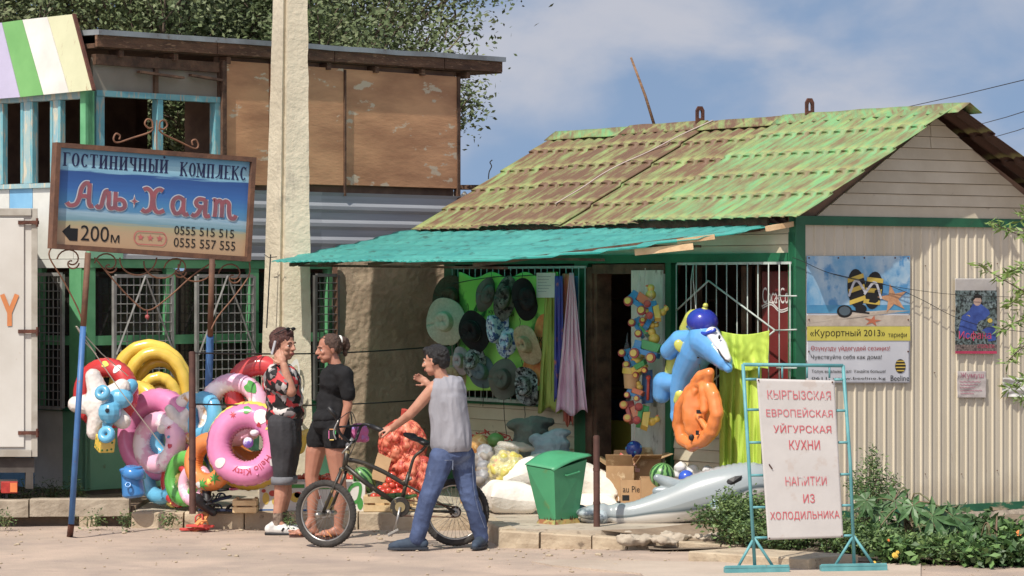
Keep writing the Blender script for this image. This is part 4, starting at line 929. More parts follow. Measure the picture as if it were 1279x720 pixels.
# painted face: sky, sea, surf, sand as bands of paint with wavy borders
def painted_face():
    mt = bpy.data.materials.new('sign_painting'); mt.use_nodes = True; n = mt.node_tree.nodes; l = mt.node_tree.links; b = n['Principled BSDF']; b.inputs['Roughness'].default_value = .35
    at = n.new('ShaderNodeAttribute'); at.attribute_name = 'su'
    mp = n.new('ShaderNodeMapping'); mp.inputs['Scale'].default_value = (4, 26, 1); l.new(at.outputs['Vector'], mp.inputs[0])
    no = n.new('ShaderNodeTexNoise'); no.inputs['Scale'].default_value = 1.4; no.inputs['Detail'].default_value = 6; l.new(mp.outputs[0], no.inputs['Vector'])
    se = n.new('ShaderNodeSeparateXYZ'); l.new(at.outputs['Vector'], se.inputs[0])
    ma = n.new('ShaderNodeMath'); ma.operation = 'MULTIPLY_ADD'; ma.inputs[1].default_value = .10; l.new(no.outputs['Fac'], ma.inputs[0]); l.new(se.outputs[1], ma.inputs[2])
    su_ = n.new('ShaderNodeMath'); su_.operation = 'SUBTRACT'; su_.inputs[1].default_value = .05; l.new(ma.outputs[0], su_.inputs[0])
    rp = n.new('ShaderNodeValToRGB'); cr_ = rp.color_ramp; pts = [(.0, (196, 158, 114)), (.16, (188, 158, 118)), (.235, (172, 164, 122)), (.27, (110, 156, 170)), (.35, (150, 186, 204)), (.39, (76, 140, 184)), (.46, (60, 134, 188)), (.60, (44, 104, 176)), (.765, (38, 82, 150)), (.785, (120, 180, 208)), (.86, (148, 202, 220)), (1.0, (84, 156, 198))]
    cr_.elements[0].position = 0; cr_.elements[0].color = lin(pts[0][1]); cr_.elements[1].position = 1; cr_.elements[1].color = lin(pts[-1][1])
    for p, c in pts[1:-1]: e = cr_.elements.new(p); e.color = lin(c)
    l.new(su_.outputs[0], rp.inputs[0]); l.new(rp.outputs[0], b.inputs['Base Color']); return mt
m = M(); gu = 40; gv = 20; m.grid(lambda u, v: Qi(u, v, -.02), gu, gv); o = part('painted_face', m, painted_face(), sg)
set_su(o, [(i / gu, j / gv, 0) for j in range(gv + 1) for i in range(gu + 1)])
nav = mat('paint_navy', (36, 44, 92), rough=.4); blk = mat('paint_black', (26, 26, 26), rough=.4); mred = mat('paint_dusty_red', (164, 84, 92), (132, 84, 96), sc=10, rough=.4); mwh = mat('paint_offwhite', (200, 206, 214), rough=.4)
ASP = 1.95
def serif_word(m, word, u0, u1, v0, v1, mapf):
    """slab-serif capitals out of thick uprights, thin joins and feet"""
    G = {'Г': (.8, 'I0 t01 k1'), }
    adv = {'Г': .8, 'О': .9, 'С': .85, 'Т': .9, 'И': 1, 'Н': 1, 'Ч': .9, 'Ы': 1.2, 'Й': 1, 'К': 1, 'М': 1.15, 'П': 1, 'Л': 1, 'Е': .8, ' ': .6}
    tot = sum(adv[c] for c in word) + .22 * (len(word) - 1); x = 0; H = v1 - v0; sc = (u1 - u0) / tot
    T = .28 * sc; t = .07 * H
    for c in word:
        w = adv[c] * sc; X = u0 + x * sc
        def up(cx, a=0, b=1, th=T): flat(m, [(cx - th / 2, v0 + a * H), (cx + th / 2, v0 + a * H), (cx + th / 2, v0 + b * H), (cx - th / 2, v0 + b * H)], mapf, oo())
        def hz(a, b, y, th=t): flat(m, [(a, v0 + y * H - th / 2), (b, v0 + y * H - th / 2), (b, v0 + y * H + th / 2), (a, v0 + y * H + th / 2)], mapf, oo())
        def feet(cx, top=True, bot=True, k=.85):
            if bot: hz(cx - T * k, cx + T * k, .03)
            if top: hz(cx - T * k, cx + T * k, .97)
        cnt = [0]
        def oo(): cnt[0] += 1; return .0 + .0015 + cnt[0] * .0001
        l_ = X + T * .7; r_ = X + w - T * .7; mid = X + w / 2
        if c == 'Г': up(l_); feet(l_); hz(l_, X + w, .97); up(X + w - T * .1, .78, 1, T * .25)
        elif c in 'ОС':
            pts = []; ws = []; n = 24; a0, a1 = (0, 2 * PI) if c == 'О' else (R(42), R(318))
            for i in range(n + 1): a = a0 + (a1 - a0) * i / n; pts.append((mid + (w / 2 - T * .4) * math.cos(a), v0 + H * .5 + H * .46 * math.sin(a))); ws.append((.45 + .55 * abs(math.cos(a))) * T * ASP * .9)
            stroke(m, pts, ws, mapf, .0025, ASP)
            if c == 'С': up(X + w - T * .3, .68, .98, T * .3)
        elif c == 'Т': up(mid); feet(mid, False); hz(X, X + w, .97); up(X + T * .1, .78, 1, T * .25); up(X + w - T * .1, .78, 1, T * .25)
        elif c in 'ИЙ': up(l_); up(r_); feet(l_); feet(r_); stroke(m, [(l_, v0 + H * .08), (r_, v0 + H * .92)], t * .9, mapf, .0025, ASP); c == 'Й' and disc(m, mid, v0 + H * 1.18, T * .5, H * .09, mapf, .002)
        elif c == 'Н': up(l_); up(r_); feet(l_); feet(r_); hz(l_, r_, .5)
        elif c == 'П': up(l_); up(r_); feet(l_, False); feet(r_, False); hz(X, X + w, .97)
        elif c == 'Ч': up(r_); feet(r_); feet(l_, True, False); up(l_, .55, .97); stroke(m, bez([(l_, v0 + H * .58), (mid, v0 + H * .42), (r_, v0 + H * .48)]), t * 1.2, mapf, .0025, ASP)
        elif c == 'Ы':
            up(l_); feet(l_); up(r_); feet(r_); b_ = X + w * .56
            stroke(m, bez([(l_, v0 + H * .55), (b_ - T * .4, v0 + H * .54), (b_, v0 + H * .3), (b_ - T * .4, v0 + H * .05), (l_, v0 + H * .03)]), [t, t] + [t * 1.6] * 30, mapf, .0025, ASP) if False else stroke(m, bez([(l_, v0 + H * .55), (b_ - T * .4, v0 + H * .54), (b_, v0 + H * .3), (b_ - T * .4, v0 + H * .05), (l_, v0 + H * .03)]), t * 1.4, mapf, .0025, ASP)
        elif c == 'К': up(l_); feet(l_); stroke(m, [(l_, v0 + H * .5), (X + w - T * .4, v0 + H * .95)], t, mapf, .0025, ASP); stroke(m, [(mid - T * .3, v0 + H * .55), (X + w - T * .4, v0 + H * .04)], T * ASP * .8, mapf, .0027, ASP); hz(X + w - T, X + w, .97); hz(X + w - T, X + w, .03)
        elif c == 'М': up(X + T * .4, 0, 1, T * .5); up(r_); feet(X + T * .4); feet(r_); stroke(m, [(X + T * .5, v0 + H * .95), (mid, v0 + H * .1)], T * ASP * .7, mapf, .0025, ASP); stroke(m, [(mid, v0 + H * .1), (r_, v0 + H * .95)], t, mapf, .0027, ASP)
        elif c == 'Л': up(r_); feet(r_); hz(mid - T * .3, r_, .97); stroke(m, bez([(mid, v0 + H * .95), (mid - T * .1, v0 + H * .3), (X, v0 + H * .04)]), t * 1.3, mapf, .0025, ASP)
        elif c == 'Е': up(l_); feet(l_); hz(l_, X + w, .97); hz(l_, X + w, .03); hz(l_, X + w - T, .5); up(X + w - T * .1, .8, 1, T * .25); up(X + w - T * .1, 0, .2, T * .25)
        x += adv[c] + .22
Qt = lambda u, v, o=0: Qi(u, v, o - .02)
m = M(); serif_word(m, 'ГОСТИНИЧНЫЙ', .025, .565, .815, .955, Qt); serif_word(m, 'КОМПЛЕКС', .63, .985, .80, .945, Qt); part('lettering', m, nav, sg)
# big name in flowing letters, light outline then dusty red
NAME = {
 'А': [[(-.32, .12), (-.22, .0), (.0, .05), (.12, .3), (.2, .75), (.34, .99), (.5, 1.0)], [(.5, 1.0), (.5, .6), (.5, .2), (.56, .02), (.68, .04)], [(.14, .42), (.32, .44), (.5, .42)]],
 'л': [[(-.04, .1), (.06, .0), (.16, .08), (.22, .4), (.3, .7), (.42, .74)], [(.42, .74), (.44, .4), (.44, .12), (.52, .0), (.66, .04)]],
 'ь': [[(.1, .74), (.1, .4), (.1, .05)], [(.1, .05), (.3, .0), (.46, .1), (.44, .32), (.3, .42), (.12, .38)]],
 'Х': [[(-.02, .94), (.12, 1.0), (.28, .86), (.33, .5), (.28, .14), (.1, .0), (-.06, .08)], [(.74, .94), (.6, 1.0), (.44, .86), (.38, .5), (.44, .14), (.6, .0), (.82, .1)]],
 'а': [[(.46, .66), (.28, .74), (.1, .6), (.06, .3), (.18, .04), (.36, .08), (.46, .3)], [(.48, .72), (.48, .35), (.5, .08), (.6, .0), (.7, .05)]],
 'я': [[(.5, .74), (.5, .4), (.5, .08), (.58, .0), (.7, .05)], [(.48, .72), (.24, .74), (.12, .58), (.22, .42), (.48, .40)], [(.34, .40), (.22, .12), (.08, .0), (-.04, .06)]],
 'т': [[(.04, .72), (.12, .74), (.14, .4), (.12, .02)], [(.14, .6), (.26, .74), (.38, .66), (.4, .3), (.4, .02)], [(.4, .6), (.52, .74), (.66, .64), (.68, .3), (.74, .04), (.9, .0), (.96, .16)]],
}
adv = {'А': .88, 'л': .78, 'ь': .74, 'Х': 1.02, 'а': .80, 'я': .78, 'т': .9}
mo = M(); mi_ = M(); x = .0
line = [('А', .095), ('л', .205), ('ь', .285), ('Х', .445), ('а', .590), ('я', .705), ('т', .808)]
for c, X in line:
    for st in NAME[c]:
        v_ = .40 - .02 * X; pts = bez([(X + p[0] * .135, .415 - .03 * X + p[1] * .24) for p in st], 6)
        stroke(mo, pts, .060, Qt, .002, ASP * .95); stroke(mi_, pts, .040, Qt, .0055, ASP * .95)
for mm, r_, o_ in ((mo, 1.25, .003), (mi_, .8, .0085)):
    cx, cy = .397, .50; flat(mm, [(cx + dx * .022 * r_, cy + dy * .06 * r_) for dx, dy in ((1, 0), (.25, .25), (0, 1), (-.25, .25), (-1, 0), (-.25, -.25), (0, -1), (.25, -.25))], Qt, o_)
part('lettering_outline', mo, mwh, sg); part('lettering', mi_, mred, sg)
m = M(); flat(m, [(.035, .135), (.075, .215), (.075, .175), (.115, .175), (.115, .045), (.075, .045), (.075, .045)], Qt, .002)
put_text(m, '200', Qt, .13, .055, .275, .215, .003, .02); put_text(m, 'м', Qt, .285, .055, .33, .135, .003, .018)
put_text(m, '0555 515 515', Qt, .615, .185, .935, .275, .003, .012); put_text(m, '0555 557 555', Qt, .615, .055, .945, .150, .003, .012); part('lettering', m, blk, sg)
m = M(); rr = []
for i in range(33): a = 2 * PI * i / 32; rr.append((.49 + (.058 if math.cos(a) > 0 else -.058) + .026 * math.cos(a), .125 + .068 * math.sin(a)))
stroke(m, rr, .010, Qt, .003, ASP)
for k in range(3): cx = .44 + k * .05; flat(m, [(cx + (.019 if i % 2 == 0 else .008) * math.sin(PI * i / 5), .13 + (.038 if i % 2 == 0 else .016) * math.cos(PI * i / 5)) for i in range(10)], Qt, .003)
part('star_badge', m, mat('paint_pinkred', (208, 104, 98), rough=.4), sg)
# posts
m_bpost = mat('blue_post_paint', (58, 116, 176), (46, 98, 156), sc=7, rough=.5, c3=(120, 84, 60), t3=.68, sc3=9)
def sgp(px, py, Y): return W(px, py, Y)
for pp in ([sgp(110, 316, 24.85), sgp(104, 408, 24.8)], [sgp(258 + 7, 324, 25.45), sgp(262.5, 420, 25.6)]): m = M(); m.tube(pp, .024, 10); part('upper_post', m, m_sgf, sg, smooth=True)
m = M(); m.tube([sgp(104, 408, 24.8), sgp(89, 655, 24.72)], .024, 10); part('lower_post', m, m_bpost, sg, smooth=True)
m = M(); m.tube([sgp(262.5, 420, 25.6), sgp(258, 560, 26.6), V((sgp(257, 600, 27.0).x, 27.0, .1))], .030, 10); part('lower_post', m, m_bpost, sg, smooth=True)
m = M(); m.tube([sgp(89, 655, 24.72), GR(87, 672, -.02)], .025, 10); part('post_foot', m, m_rust, sg, smooth=True)
# wrought iron scrolls below and above the board
def scroll(cx, cy, r, a0, a1, r2=None, n=14):
    r2 = r2 or r * .3; return [SP(cx + (r + (r2 - r) * (i / n)) * math.cos(a0 + (a1 - a0) * i / n), cy + (r + (r2 - r) * (i / n)) * math.sin(a0 + (a1 - a0) * i / n) * .95, -.03) for i in range(n + 1)]
m_iron = mat('iron_brown', (138, 92, 60), (110, 72, 48), sc=9, rough=.7)
def iron(pts, r=.0065): mm = M(); mm.tube(pts, r, 5); part('scroll', mm, m_iron, sg, smooth=True)
for cx, cy in [(88, 325), (135, 330), (222, 336), (290, 343)]: iron(scroll(cx, cy, 17, PI * 1.02, PI * 2.6, 5)); iron(scroll(cx + 2, cy + 4, 9, 0, PI * 1.5, 3))
for cx, cy in [(170, 322), (200, 326), (243, 330)]: iron(scroll(cx, cy, 26, 0, PI, 20))
iron([SP(x, y, -.03) for x, y in bez([(64, 310), (62, 322), (80, 352), (97, 385), (103, 402)], 4)]); iron([SP(x, y, -.03) for x, y in bez([(312, 328), (311, 345), (292, 372), (273, 395), (264, 412)], 4)])
iron([SP(x, y, -.03) for x, y in bez([(118, 322), (140, 348), (165, 375), (185, 388), (210, 372), (240, 345), (262, 330)], 4)])
for sgn in (-1, 1):
    iron([SP(195 + sgn * x, y + (.077 * sgn * x), -.02) for x, y in bez([(4, 163), (5, 152), (11, 150), (14, 156), (9, 161), (4, 160), (8, 166), (30, 175), (48, 182), (53, 178), (50, 171), (45, 173), (46, 178)], 5)], .008)
m = M(); m.tube([SP(196, 189, -.02), SP(196, 150, -.02)], .006, 5); part('finial', m, m_iron, sg)
# small charm hanging under the board
m = M(); m.tube([SP(184, 388, -.02), SP(185, 400, -.02)], .003, 4); m.ell(SP(184, 396, -.02), .018, n=6); part('charm', m, mat('charm_red', (170, 70, 70)), sg)
# cords from sign to inflatables
m = M()
for a, b in [((95, 408), (120, 442)), ((96, 408), (160, 470)), ((97, 410), (205, 560))]: m.tube([W(a[0], a[1], 24.78), W((a[0] + b[0]) / 2 - 1, (a[1] + b[1]) / 2 + 3, 25.0), W(b[0], b[1], 25.25)], .004, 5)
solo('cord', m, mat('pale_cord', (200, 190, 170), rough=.8), 'pale cords running from the blue sign post to the swim rings', 'cord')

# ================================================================ POSTS AND STRAND WIRES
m_pb = mat('brown_pipe', (98, 62, 50), (76, 48, 40), sc=10, rough=.65)
def post(px, py0, py1, Y, label, r=.027):
    m = M(); a = W(px, py0, Y); b = W(px + .5, py1, Y); b.z -= .05; m.tube([b, a], r, 10); m.tube([a, a + V((0, 0, .006))], r * .8, 10)
    for k in (.33, .66): q = b.lerp(a, k); m.tube([q, q + V((0, 0, .02))], r * 1.12, 10)
    return solo('steel_post', m, m_pb, label, 'post', smooth=True, sharp=40)
post(240, 440, 634, 25.15, 'brown steel post among the swim rings with wires tied to it'); post(745, 545, 664, 24.15, 'short brown pipe post in front of the green bin', .026)
m = M(); e1 = SF.P(SF.s_(561), 1.4, .1)
for (y0, y1) in [(441, 432), (505, 497)]:
    a = W(240, y0, 25.15); b = W(561, y1, 28.4); pts = [a.lerp(b, t / 14) - V((0, 0, .035 * math.sin(PI * t / 14))) for t in range(15)]; m.tube(pts, .0065, 5)
solo('strand_wire', m, m_wire, 'two dark wires stretched from the brown post across the concrete pole', 'wire', smooth=True)
# ================================================================ OVERHEAD WIRES
m = M()
for (x0, y0, x1, y1) in [(1110, 139, 1300, 95), (1215, 158, 1300, 133), (1240, 172, 1300, 153)]: m.tube([W(x0, y0, 60), W((x0 + x1) / 2, (y0 + y1) / 2 + 1, 52), W(x1, y1, 44)], .007, 5)
solo('power_line', m, m_wire, 'thin overhead power lines crossing the sky at the right', 'power line', smooth=True)
m = M(); m.tube([V(p) for p in bez([tuple(W(x, y, 33)) for x, y in [(610, 224), (611, 215), (614, 208), (612, 203), (615, 200)]], 4)], .006, 5); solo('bent_wire', m, m_wire, 'small bent wire sticking up behind the green roof', 'wire')

# ================================================================ TRUCK
m_tw = mat('truck_body_paint', (204, 202, 194), (190, 186, 176), sc=1.5, rough=.5, c3=(158, 124, 90), t3=.70, sc3=5)
tr = thing('parked_truck', 'tail end of a parked truck with pale box body and orange letter', 'truck', V((-4.6, 26.8, .16)))
TY = 25.9; xr = W(47, 400, TY).x; zt = W(47, 262, TY).z; zb = W(47, 571, TY).z
wdir = V((-.25, .97, 0)).normalized(); Lb = 5.2
def tb(x0, x1, y0, y1, z0, z1): # x along the side leftwards from the tail, y into depth
    o = V((xr, TY, 0)); P = lambda a, b, z: o + V((-a, 0, 0)) + wdir * b + V((0, 0, z)); return [P(x0, y0, z0), P(x1, y0, z0), P(x1, y1, z0), P(x0, y1, z0), P(x0, y0, z1), P(x1, y0, z1), P(x1, y1, z1), P(x0, y1, z1)]
m = M(); m.hexa(tb(.05, Lb, .01, 1.9, zb, zt)); part('box_body', m, m_tw, tr)
m = M(); m.hexa(tb(0, .05, .0, 1.9, zb - .0, zt + .01)); m.hexa(tb(.051, Lb, -.012, .0, zt - .05, zt + .01)); m.hexa(tb(.051, Lb, -.012, .0, zb, zb + .06)); part('edge_rail', m, mat('truck_edge', (176, 172, 160), (150, 142, 128), sc=6, rough=.6), tr, bevel=.004)
m = M(); m.hexa(tb(.11, 1.3, -.008, .008, zb + .08, zt - .07)); dr = part('side_door', m, m_tw, tr, bevel=.004)
for z in (zt - .12, (zt + zb) / 2, zb + .18): m = M(); m.hexa(tb(-.01, .16, -.022, -.013, z, z + .03)); m.tube([V((xr + .0, TY - .025, z - .02)), V((xr, TY - .025, z + .05))], .010, 8); part('hinge', m, m_rust, dr)
Qy = Quad(W(1, 408, TY - .01), W(23, 407, TY - .01), W(23, 368, TY - .01), W(1, 368, TY - .01)); Qy.n = V((0, -1, 0))
m = M(); stroke(m, [(.5, 0), (.5, .45)], .15, Qy, .004, .56); stroke(m, [(.5, .42), (.08, 1)], .15, Qy, .004, .56); stroke(m, [(.5, .42), (.92, 1)], .15, Qy, .004, .56); part('letter', m, mat('orange_paint', (222, 130, 50), rough=.5), tr)
m_ch = mat('chassis_steel', (84, 78, 72), (62, 56, 52), sc=6, rough=.8)
m = M(); m.hexa(tb(.02, Lb, .05, .13, zb - .13, zb - .01)); m.hexa(tb(.02, Lb, 1.6, 1.7, zb - .13, zb - .01)); part('chassis_rail', m, m_ch, tr)
m = M(); m.hexa(tb(.03, .09, .05, .12, zb - .26, zb - .13)); part('bracket', m, m_ch, tr)
m = M(); zl = W(10, 609, TY).z; m.hexa(tb(.16, .62, .0, .06, zl - .02, zl + .06)); m.hexa(tb(.5, 1.2, .04, .08, zb - .16, zb - .13)); part('bumper_bar', m, m_ch, tr)
m = M(); m.hexa(tb(.165, .30, -.05, .0, zl - .045, zl + .05)); tl_ = part('tail_light', m, mat('lamp_red', (190, 40, 26), (160, 30, 20), sc=30, rough=.2), tr, bevel=.006)
m = M(); m.hexa(tb(.172, .228, -.056, -.051, zl - .035, zl + .04)); part('amber_lens', m, mat('lamp_amber', (232, 120, 40), rough=.2), tl_)
m = M(); m.hexa(tb(.24, .26, .0, .3, .17, zl - .05)); part('mudflap', m, m_black, tr)
for a, b in [(.75, .05), (.75, 1.45), (4.2, .05), (4.2, 1.45)]:
    c = V((xr, TY, .58)) + V((-a, 0, 0)) + wdir * (b + .12); m = M(); ax = V((0, 1, 0))
    m.lathe([(.20, -.12), (.38, -.12), (.42, -.09), (.42, .09), (.38, .12), (.20, .12)], c, wdir, 28); w_ = part('wheel', m, m_black, tr, smooth=True, sharp=35)
    m = M(); m.lathe([(.05, -.13), (.10, -.10), (.2, -.10), (.205, .05)], c, wdir, 20); part('rim', m, m_ch, w_)

# ================================================================ TREES
m_leaf = mat('elm_leaf', (88, 104, 56), (116, 124, 78), sc=1.3, rough=.6, rv=0)
m_leaf2 = mat('poplar_leaf', (68, 88, 42), (98, 114, 64), sc=1.6, rough=.6)
m_bark = mat('tree_bark', (112, 96, 78), (84, 70, 58), sc=6, rough=1, bump=.6)
def leafmesh(name, pts, size, mts, parent, seed=0, aspect=.5, droop=0, smooth=False):
    g = np.random.default_rng(seed); n = len(pts); P = np.array(pts)
    d = g.normal(size=(n, 3)); d[:, 2] = d[:, 2] * .6 - droop; d /= np.linalg.norm(d, axis=1)[:, None]
    e = g.normal(size=(n, 3)); e -= d * (e * d).sum(1)[:, None]; e /= np.linalg.norm(e, axis=1)[:, None]
    s = size * g.uniform(.6, 1.3, n)[:, None]; nrm = np.cross(d, e)
    a = P; b = P + d * s * .5 + e * s * aspect * .5 - nrm * s * .06; c = P + d * s; f = P + d * s * .5 - e * s * aspect * .5 - nrm * s * .06
    vs = np.stack([a, b, c, f], 1).reshape(-1, 3); me = bpy.data.meshes.new(name)
    o_ = P.mean(0); o_[2] = P[:, 2].min(); vs = vs - o_
    me.vertices.add(4 * n); me.vertices.foreach_set('co', vs.ravel()); me.loops.add(4 * n); me.loops.foreach_set('vertex_index', np.arange(4 * n, dtype=np.int32))
    me.polygons.add(n); me.polygons.foreach_set('loop_start', np.arange(0, 4 * n, 4, dtype=np.int32)); me.polygons.foreach_set('loop_total', np.full(n, 4, dtype=np.int32)) if bpy.app.version < (4, 0, 0) else None
    for mm in (mts if isinstance(mts, list) else [mts]): me.materials.append(mm)
    if isinstance(mts, list): me.polygons.foreach_set('material_index', g.integers(0, len(mts), n).astype(np.int32))
    me.update(calc_edges=True); me.validate()
    o = bpy.data.objects.new(name, me); COL.objects.link(o); o.parent = parent; o.location = V(o_) - (wloc(parent) if parent else V((0, 0, 0))); return o
def branches(m, p, d, L_, r, depth, tips, rg, spread=.55):
    n = 4; pts = [p]; q = V(p); dd = V(d)
    for i in range(n): dd = (dd + V((rg.uniform(-.14, .14), rg.uniform(-.14, .14), rg.uniform(-.02, .12)))).normalized(); q = q + dd * L_ / n; pts.append(V(q))
    m.tube(pts, [r * (1 - .45 * i / n) for i in range(n + 1)], 6 if depth > 1 else 4)
    if depth <= 0: tips.append((pts[-1], dd)); tips.append((pts[-2], dd)); return
    k = 3 if depth > 1 else 3
    for i in range(k + 1):
        t = rg.uniform(.45, 1); b = pts[0].lerp(pts[-1], t) if i else pts[-1]; j = min(n, int(t * n + .5)); b = pts[j] if i else pts[-1]
        nd = (dd + V((rg.uniform(-1, 1), rg.uniform(-1, 1), rg.uniform(-.3, .7))) * spread * 1.3).normalized()
        branches(m, b, nd, L_ * rg.uniform(.55, .78), r * .52, depth - 1, tips, rg, spread)
def tree(x, y, h, r, label, nleaf, size, mts, seed, lean=0, tall=1.0, zc=.62):
    rg = random.Random(seed); t = thing('tree', label, 'tree', V((x, y, 0)), 'trees behind the patched building'); m = M(); tips = []
    m.tube([V((x, y, -.1)), V((x + lean * .3, y, h * .22)), V((x + lean * .6, y, h * .4))], [.24, .19, .15], 9)
    top = V((x + lean * .6, y, h * .4))
    for i in range(7):
        a = 2 * PI * i / 7 + rg.uniform(-.3, .3); el = rg.uniform(.5, 1.3)
        branches(m, top - V((0, 0, rg.uniform(0, h * .12))), V((math.cos(a), math.sin(a), el * tall)).normalized(), h * rg.uniform(.22, .32), .09, 3, tips, rg)
    part('trunk', m, m_bark, t, smooth=True)
    g = np.random.default_rng(seed); pts = []
    T = [p for p, d in tips]; idx = g.integers(0, len(T), nleaf)
    off = g.normal(size=(nleaf, 3)) * r
    P = np.array([tuple(p) for p in T])[idx] + off
    leafmesh('crown', P, size, mts, t, seed); return t
tree(-5.0, 36, 7.0, .30, 'broad grey green elm behind the striped boards at far left', 75000, .07, [m_leaf, m_leaf, m_leaf2], 11)
tree(-4.2, 38, 7.6, .30, 'tall leafy elm behind the concrete pole and plywood wall', 75000, .07, [m_leaf2, m_leaf2, m_leaf], 5)
tree(-2.95, 35.5, 5.4, .14, 'loose green poplar hanging over the right end of the plywood wall', 52000, .07, [m_leaf2, m_leaf2, m_leaf], 8, lean=.2)
# ================================================================ INFLATABLES
def torus(m, c, n, Rr, r, nu=44, nv=16, wr=.11, nw=34, a0=0, a1=2 * PI, sq=1.0):
    """an air-filled ring: rounded tube puckered along its inner and outer seams"""
    c = V(c); n = V(n).normalized(); x = n.cross(V((0, 0, 1)));
    if x.length < .1: x = V((1, 0, 0))
    x.normalize(); y = n.cross(x); y = -y if y.z < 0 else y; full = a1 - a0 > 6.2
    def fn(u, v):
        a = a0 + (a1 - a0) * u; b = 2 * PI * v; rad = x * math.cos(a) + y * math.sin(a)
        seam = abs(math.cos(b)) ** 6; rr = r * (1 - wr * seam * (.5 + .5 * math.cos(nw * a)) * (1.6 if math.cos(b) < 0 else 1) - .03 * abs(math.cos(b)) ** 20)
        if not full: e = min(u, 1 - u) * 12; rr *= math.sqrt(max(0, 1 - (1 - min(1, e)) ** 2)) if e < 1 else 1
        return c + rad * (Rr + rr * math.cos(b) * sq) + n * rr * math.sin(b)
    m.grid(fn, nu * 2, nv * 2, uv=False)
    return (c, n, x, y)
def onring(fr, Rr, r, a, b, off=.003):  # point on the ring surface, b=0 outer seam, pi/2 = front
    c, n, x, y = fr; rad = x * math.cos(a) + y * math.sin(a); return c + rad * (Rr + (r + off) * math.cos(b)) + n * (r + off) * math.sin(b)
GI = 'inflatable swim toys heaped beside the pavement'
P_ = dict(rough=.22, coat=.35, spec=.5)
def pl(nm, c, **k): d = dict(P_); d.update(k); return mat(nm, c, **d)
p_red = pl('vinyl_red', (216, 40, 42)); p_yel = pl('vinyl_yellow', (250, 208, 24)); p_pink = pl('vinyl_pink', (236, 130, 186)); p_ppink = pl('vinyl_pale_pink', (240, 178, 206), c3=(250, 236, 240), t3=.54, sc3=6)
p_blue = pl('vinyl_blue', (88, 184, 226)); p_dblue = pl('vinyl_mid_blue', (40, 132, 206)); p_wht = pl('vinyl_pearl', (232, 222, 214)); p_grn = pl('vinyl_green', (92, 190, 66)); p_org = pl('vinyl_orange', (244, 138, 40))
p_brn = pl('vinyl_tan', (206, 150, 80)); p_purp = pl('vinyl_purple', (112, 84, 190))
def nrm(yaw, pitch=0): return V((math.sin(R(yaw)) * math.cos(R(pitch)), -math.cos(R(yaw)) * math.cos(R(pitch)), math.sin(R(pitch))))
def ring(label, px, py, Y, Rp, rp, mt, yaw=0, pitch=15, prints=None, **k):
    s = Y / F; c = W(px, py, Y); m = M(); n = nrm(yaw, pitch); fr = torus(m, c, n, Rp * s, rp * s, **k)
    t = thing('swim_ring', label, 'swim ring', c - V((0, 0, (Rp + rp) * s)), GI); part('tube', m, mt, t, smooth=True)
    v = M(); q = onring(fr, Rp * s, rp * s, -2.0, 1.2, .0); v.lathe([(.011, 0), (.009, .012), (.006, .02)], q, (q - fr[0]).normalized() + n, 8); part('valve', v, mt, t, smooth=True)
    if prints:
        for (mt2, blobs) in prints:
            v = M()
            for (a, b, sa, sb, kind) in blobs:
                poly = []
                if kind == 'dot': poly = [(math.cos(g), math.sin(g)) for g in [2 * PI * i / 14 for i in range(14)]]
                elif kind == 'palm': poly = [((1 if i % 2 == 0 else .35) * math.cos(PI * i / 7), (1 if i % 2 == 0 else .35) * math.sin(PI * i / 7)) for i in range(14)]
                elif kind == 'leaf': poly = [(math.cos(g) * (1 + .3 * math.cos(3 * g)), math.sin(g) * .8) for g in [2 * PI * i / 18 for i in range(18)]]
                ctr = onring(fr, Rp * s, rp * s, a, b, .0045); base = len(v.v); nseg = len(poly)
                v.v.append(tuple(ctr)); 
                for rr in (.5, 1):
                    for (x, y) in poly: v.v.append(tuple(onring(fr, Rp * s, rp * s, a + sa * x * rr, b + sb * y * rr, .0042)))
                for i in range(nseg): j = (i + 1) % nseg; v.f.append([base, base + 1 + i, base + 1 + j]); v.f.append([base + 1 + i, base + 1 + nseg + i, base + 1 + nseg + j, base + 1 + j]); v.mi += [0, 0]
            part('print', v, mt2, t, smooth=True)
    return t, fr, s
pr_g = pl('print_leafgreen', (70, 170, 50)); pr_w = pl('print_ivory', (244, 240, 236)); pr_r = pl('print_crimson', (200, 30, 60)); pr_y = pl('print_lemon', (246, 220, 60)); pr_b = pl('print_cyan', (90, 180, 220)); pr_k = pl('print_dark', (40, 40, 48))
# yellow folded boat: nested arches
bt_ = thing('inflatable_boat', 'yellow inflatable boat folded into nested arches behind the rings', 'inflatable boat', W(195, 505, 26.5), GI)
def arch(cx, base, top, w, r, Y, lean=0):
    Y += .38; base -= 22
    m = M(); pts = []
    for i in range(29):
        a = PI * i / 28; pts.append(W(cx - w * math.cos(a) + lean * math.sin(a), base - (base - top) * max(0, math.sin(a)) ** .75, Y))
    rs = [r * (1 + .05 * math.sin(i * 1.9)) for i in range(29)]; m.tube(pts, rs, 14); part('air_tube', m, p_yel, bt_, smooth=True)
arch(190, 530, 432, 47, .055, 26.45, -4); arch(196, 530, 441, 38, .052, 26.38, -2); arch(200, 535, 452, 32, .045, 26.5, 0); arch(198, 540, 472, 24, .05, 26.3); arch(200, 545, 484, 14, .042, 26.36)
m = M(); m.grid(lambda u, v: W(165 + 70 * u, 470 + 50 * v + 4 * math.sin(u * 9), 27.0 + .05 * math.sin(u * 12 + v * 4)), 20, 12); part('boat_floor', m, p_yel, bt_, smooth=True)
ring('red swim ring behind the white star float at far left', 132, 492, 26.15, 33, 13, p_red, -25, 5, [(pr_w, [(2.2, 1.2, .1, .5, 'dot'), (2.9, 1.3, .09, .5, 'dot')]), (pr_y, [(1.7, 1.3, .13, .4, 'leaf')])])
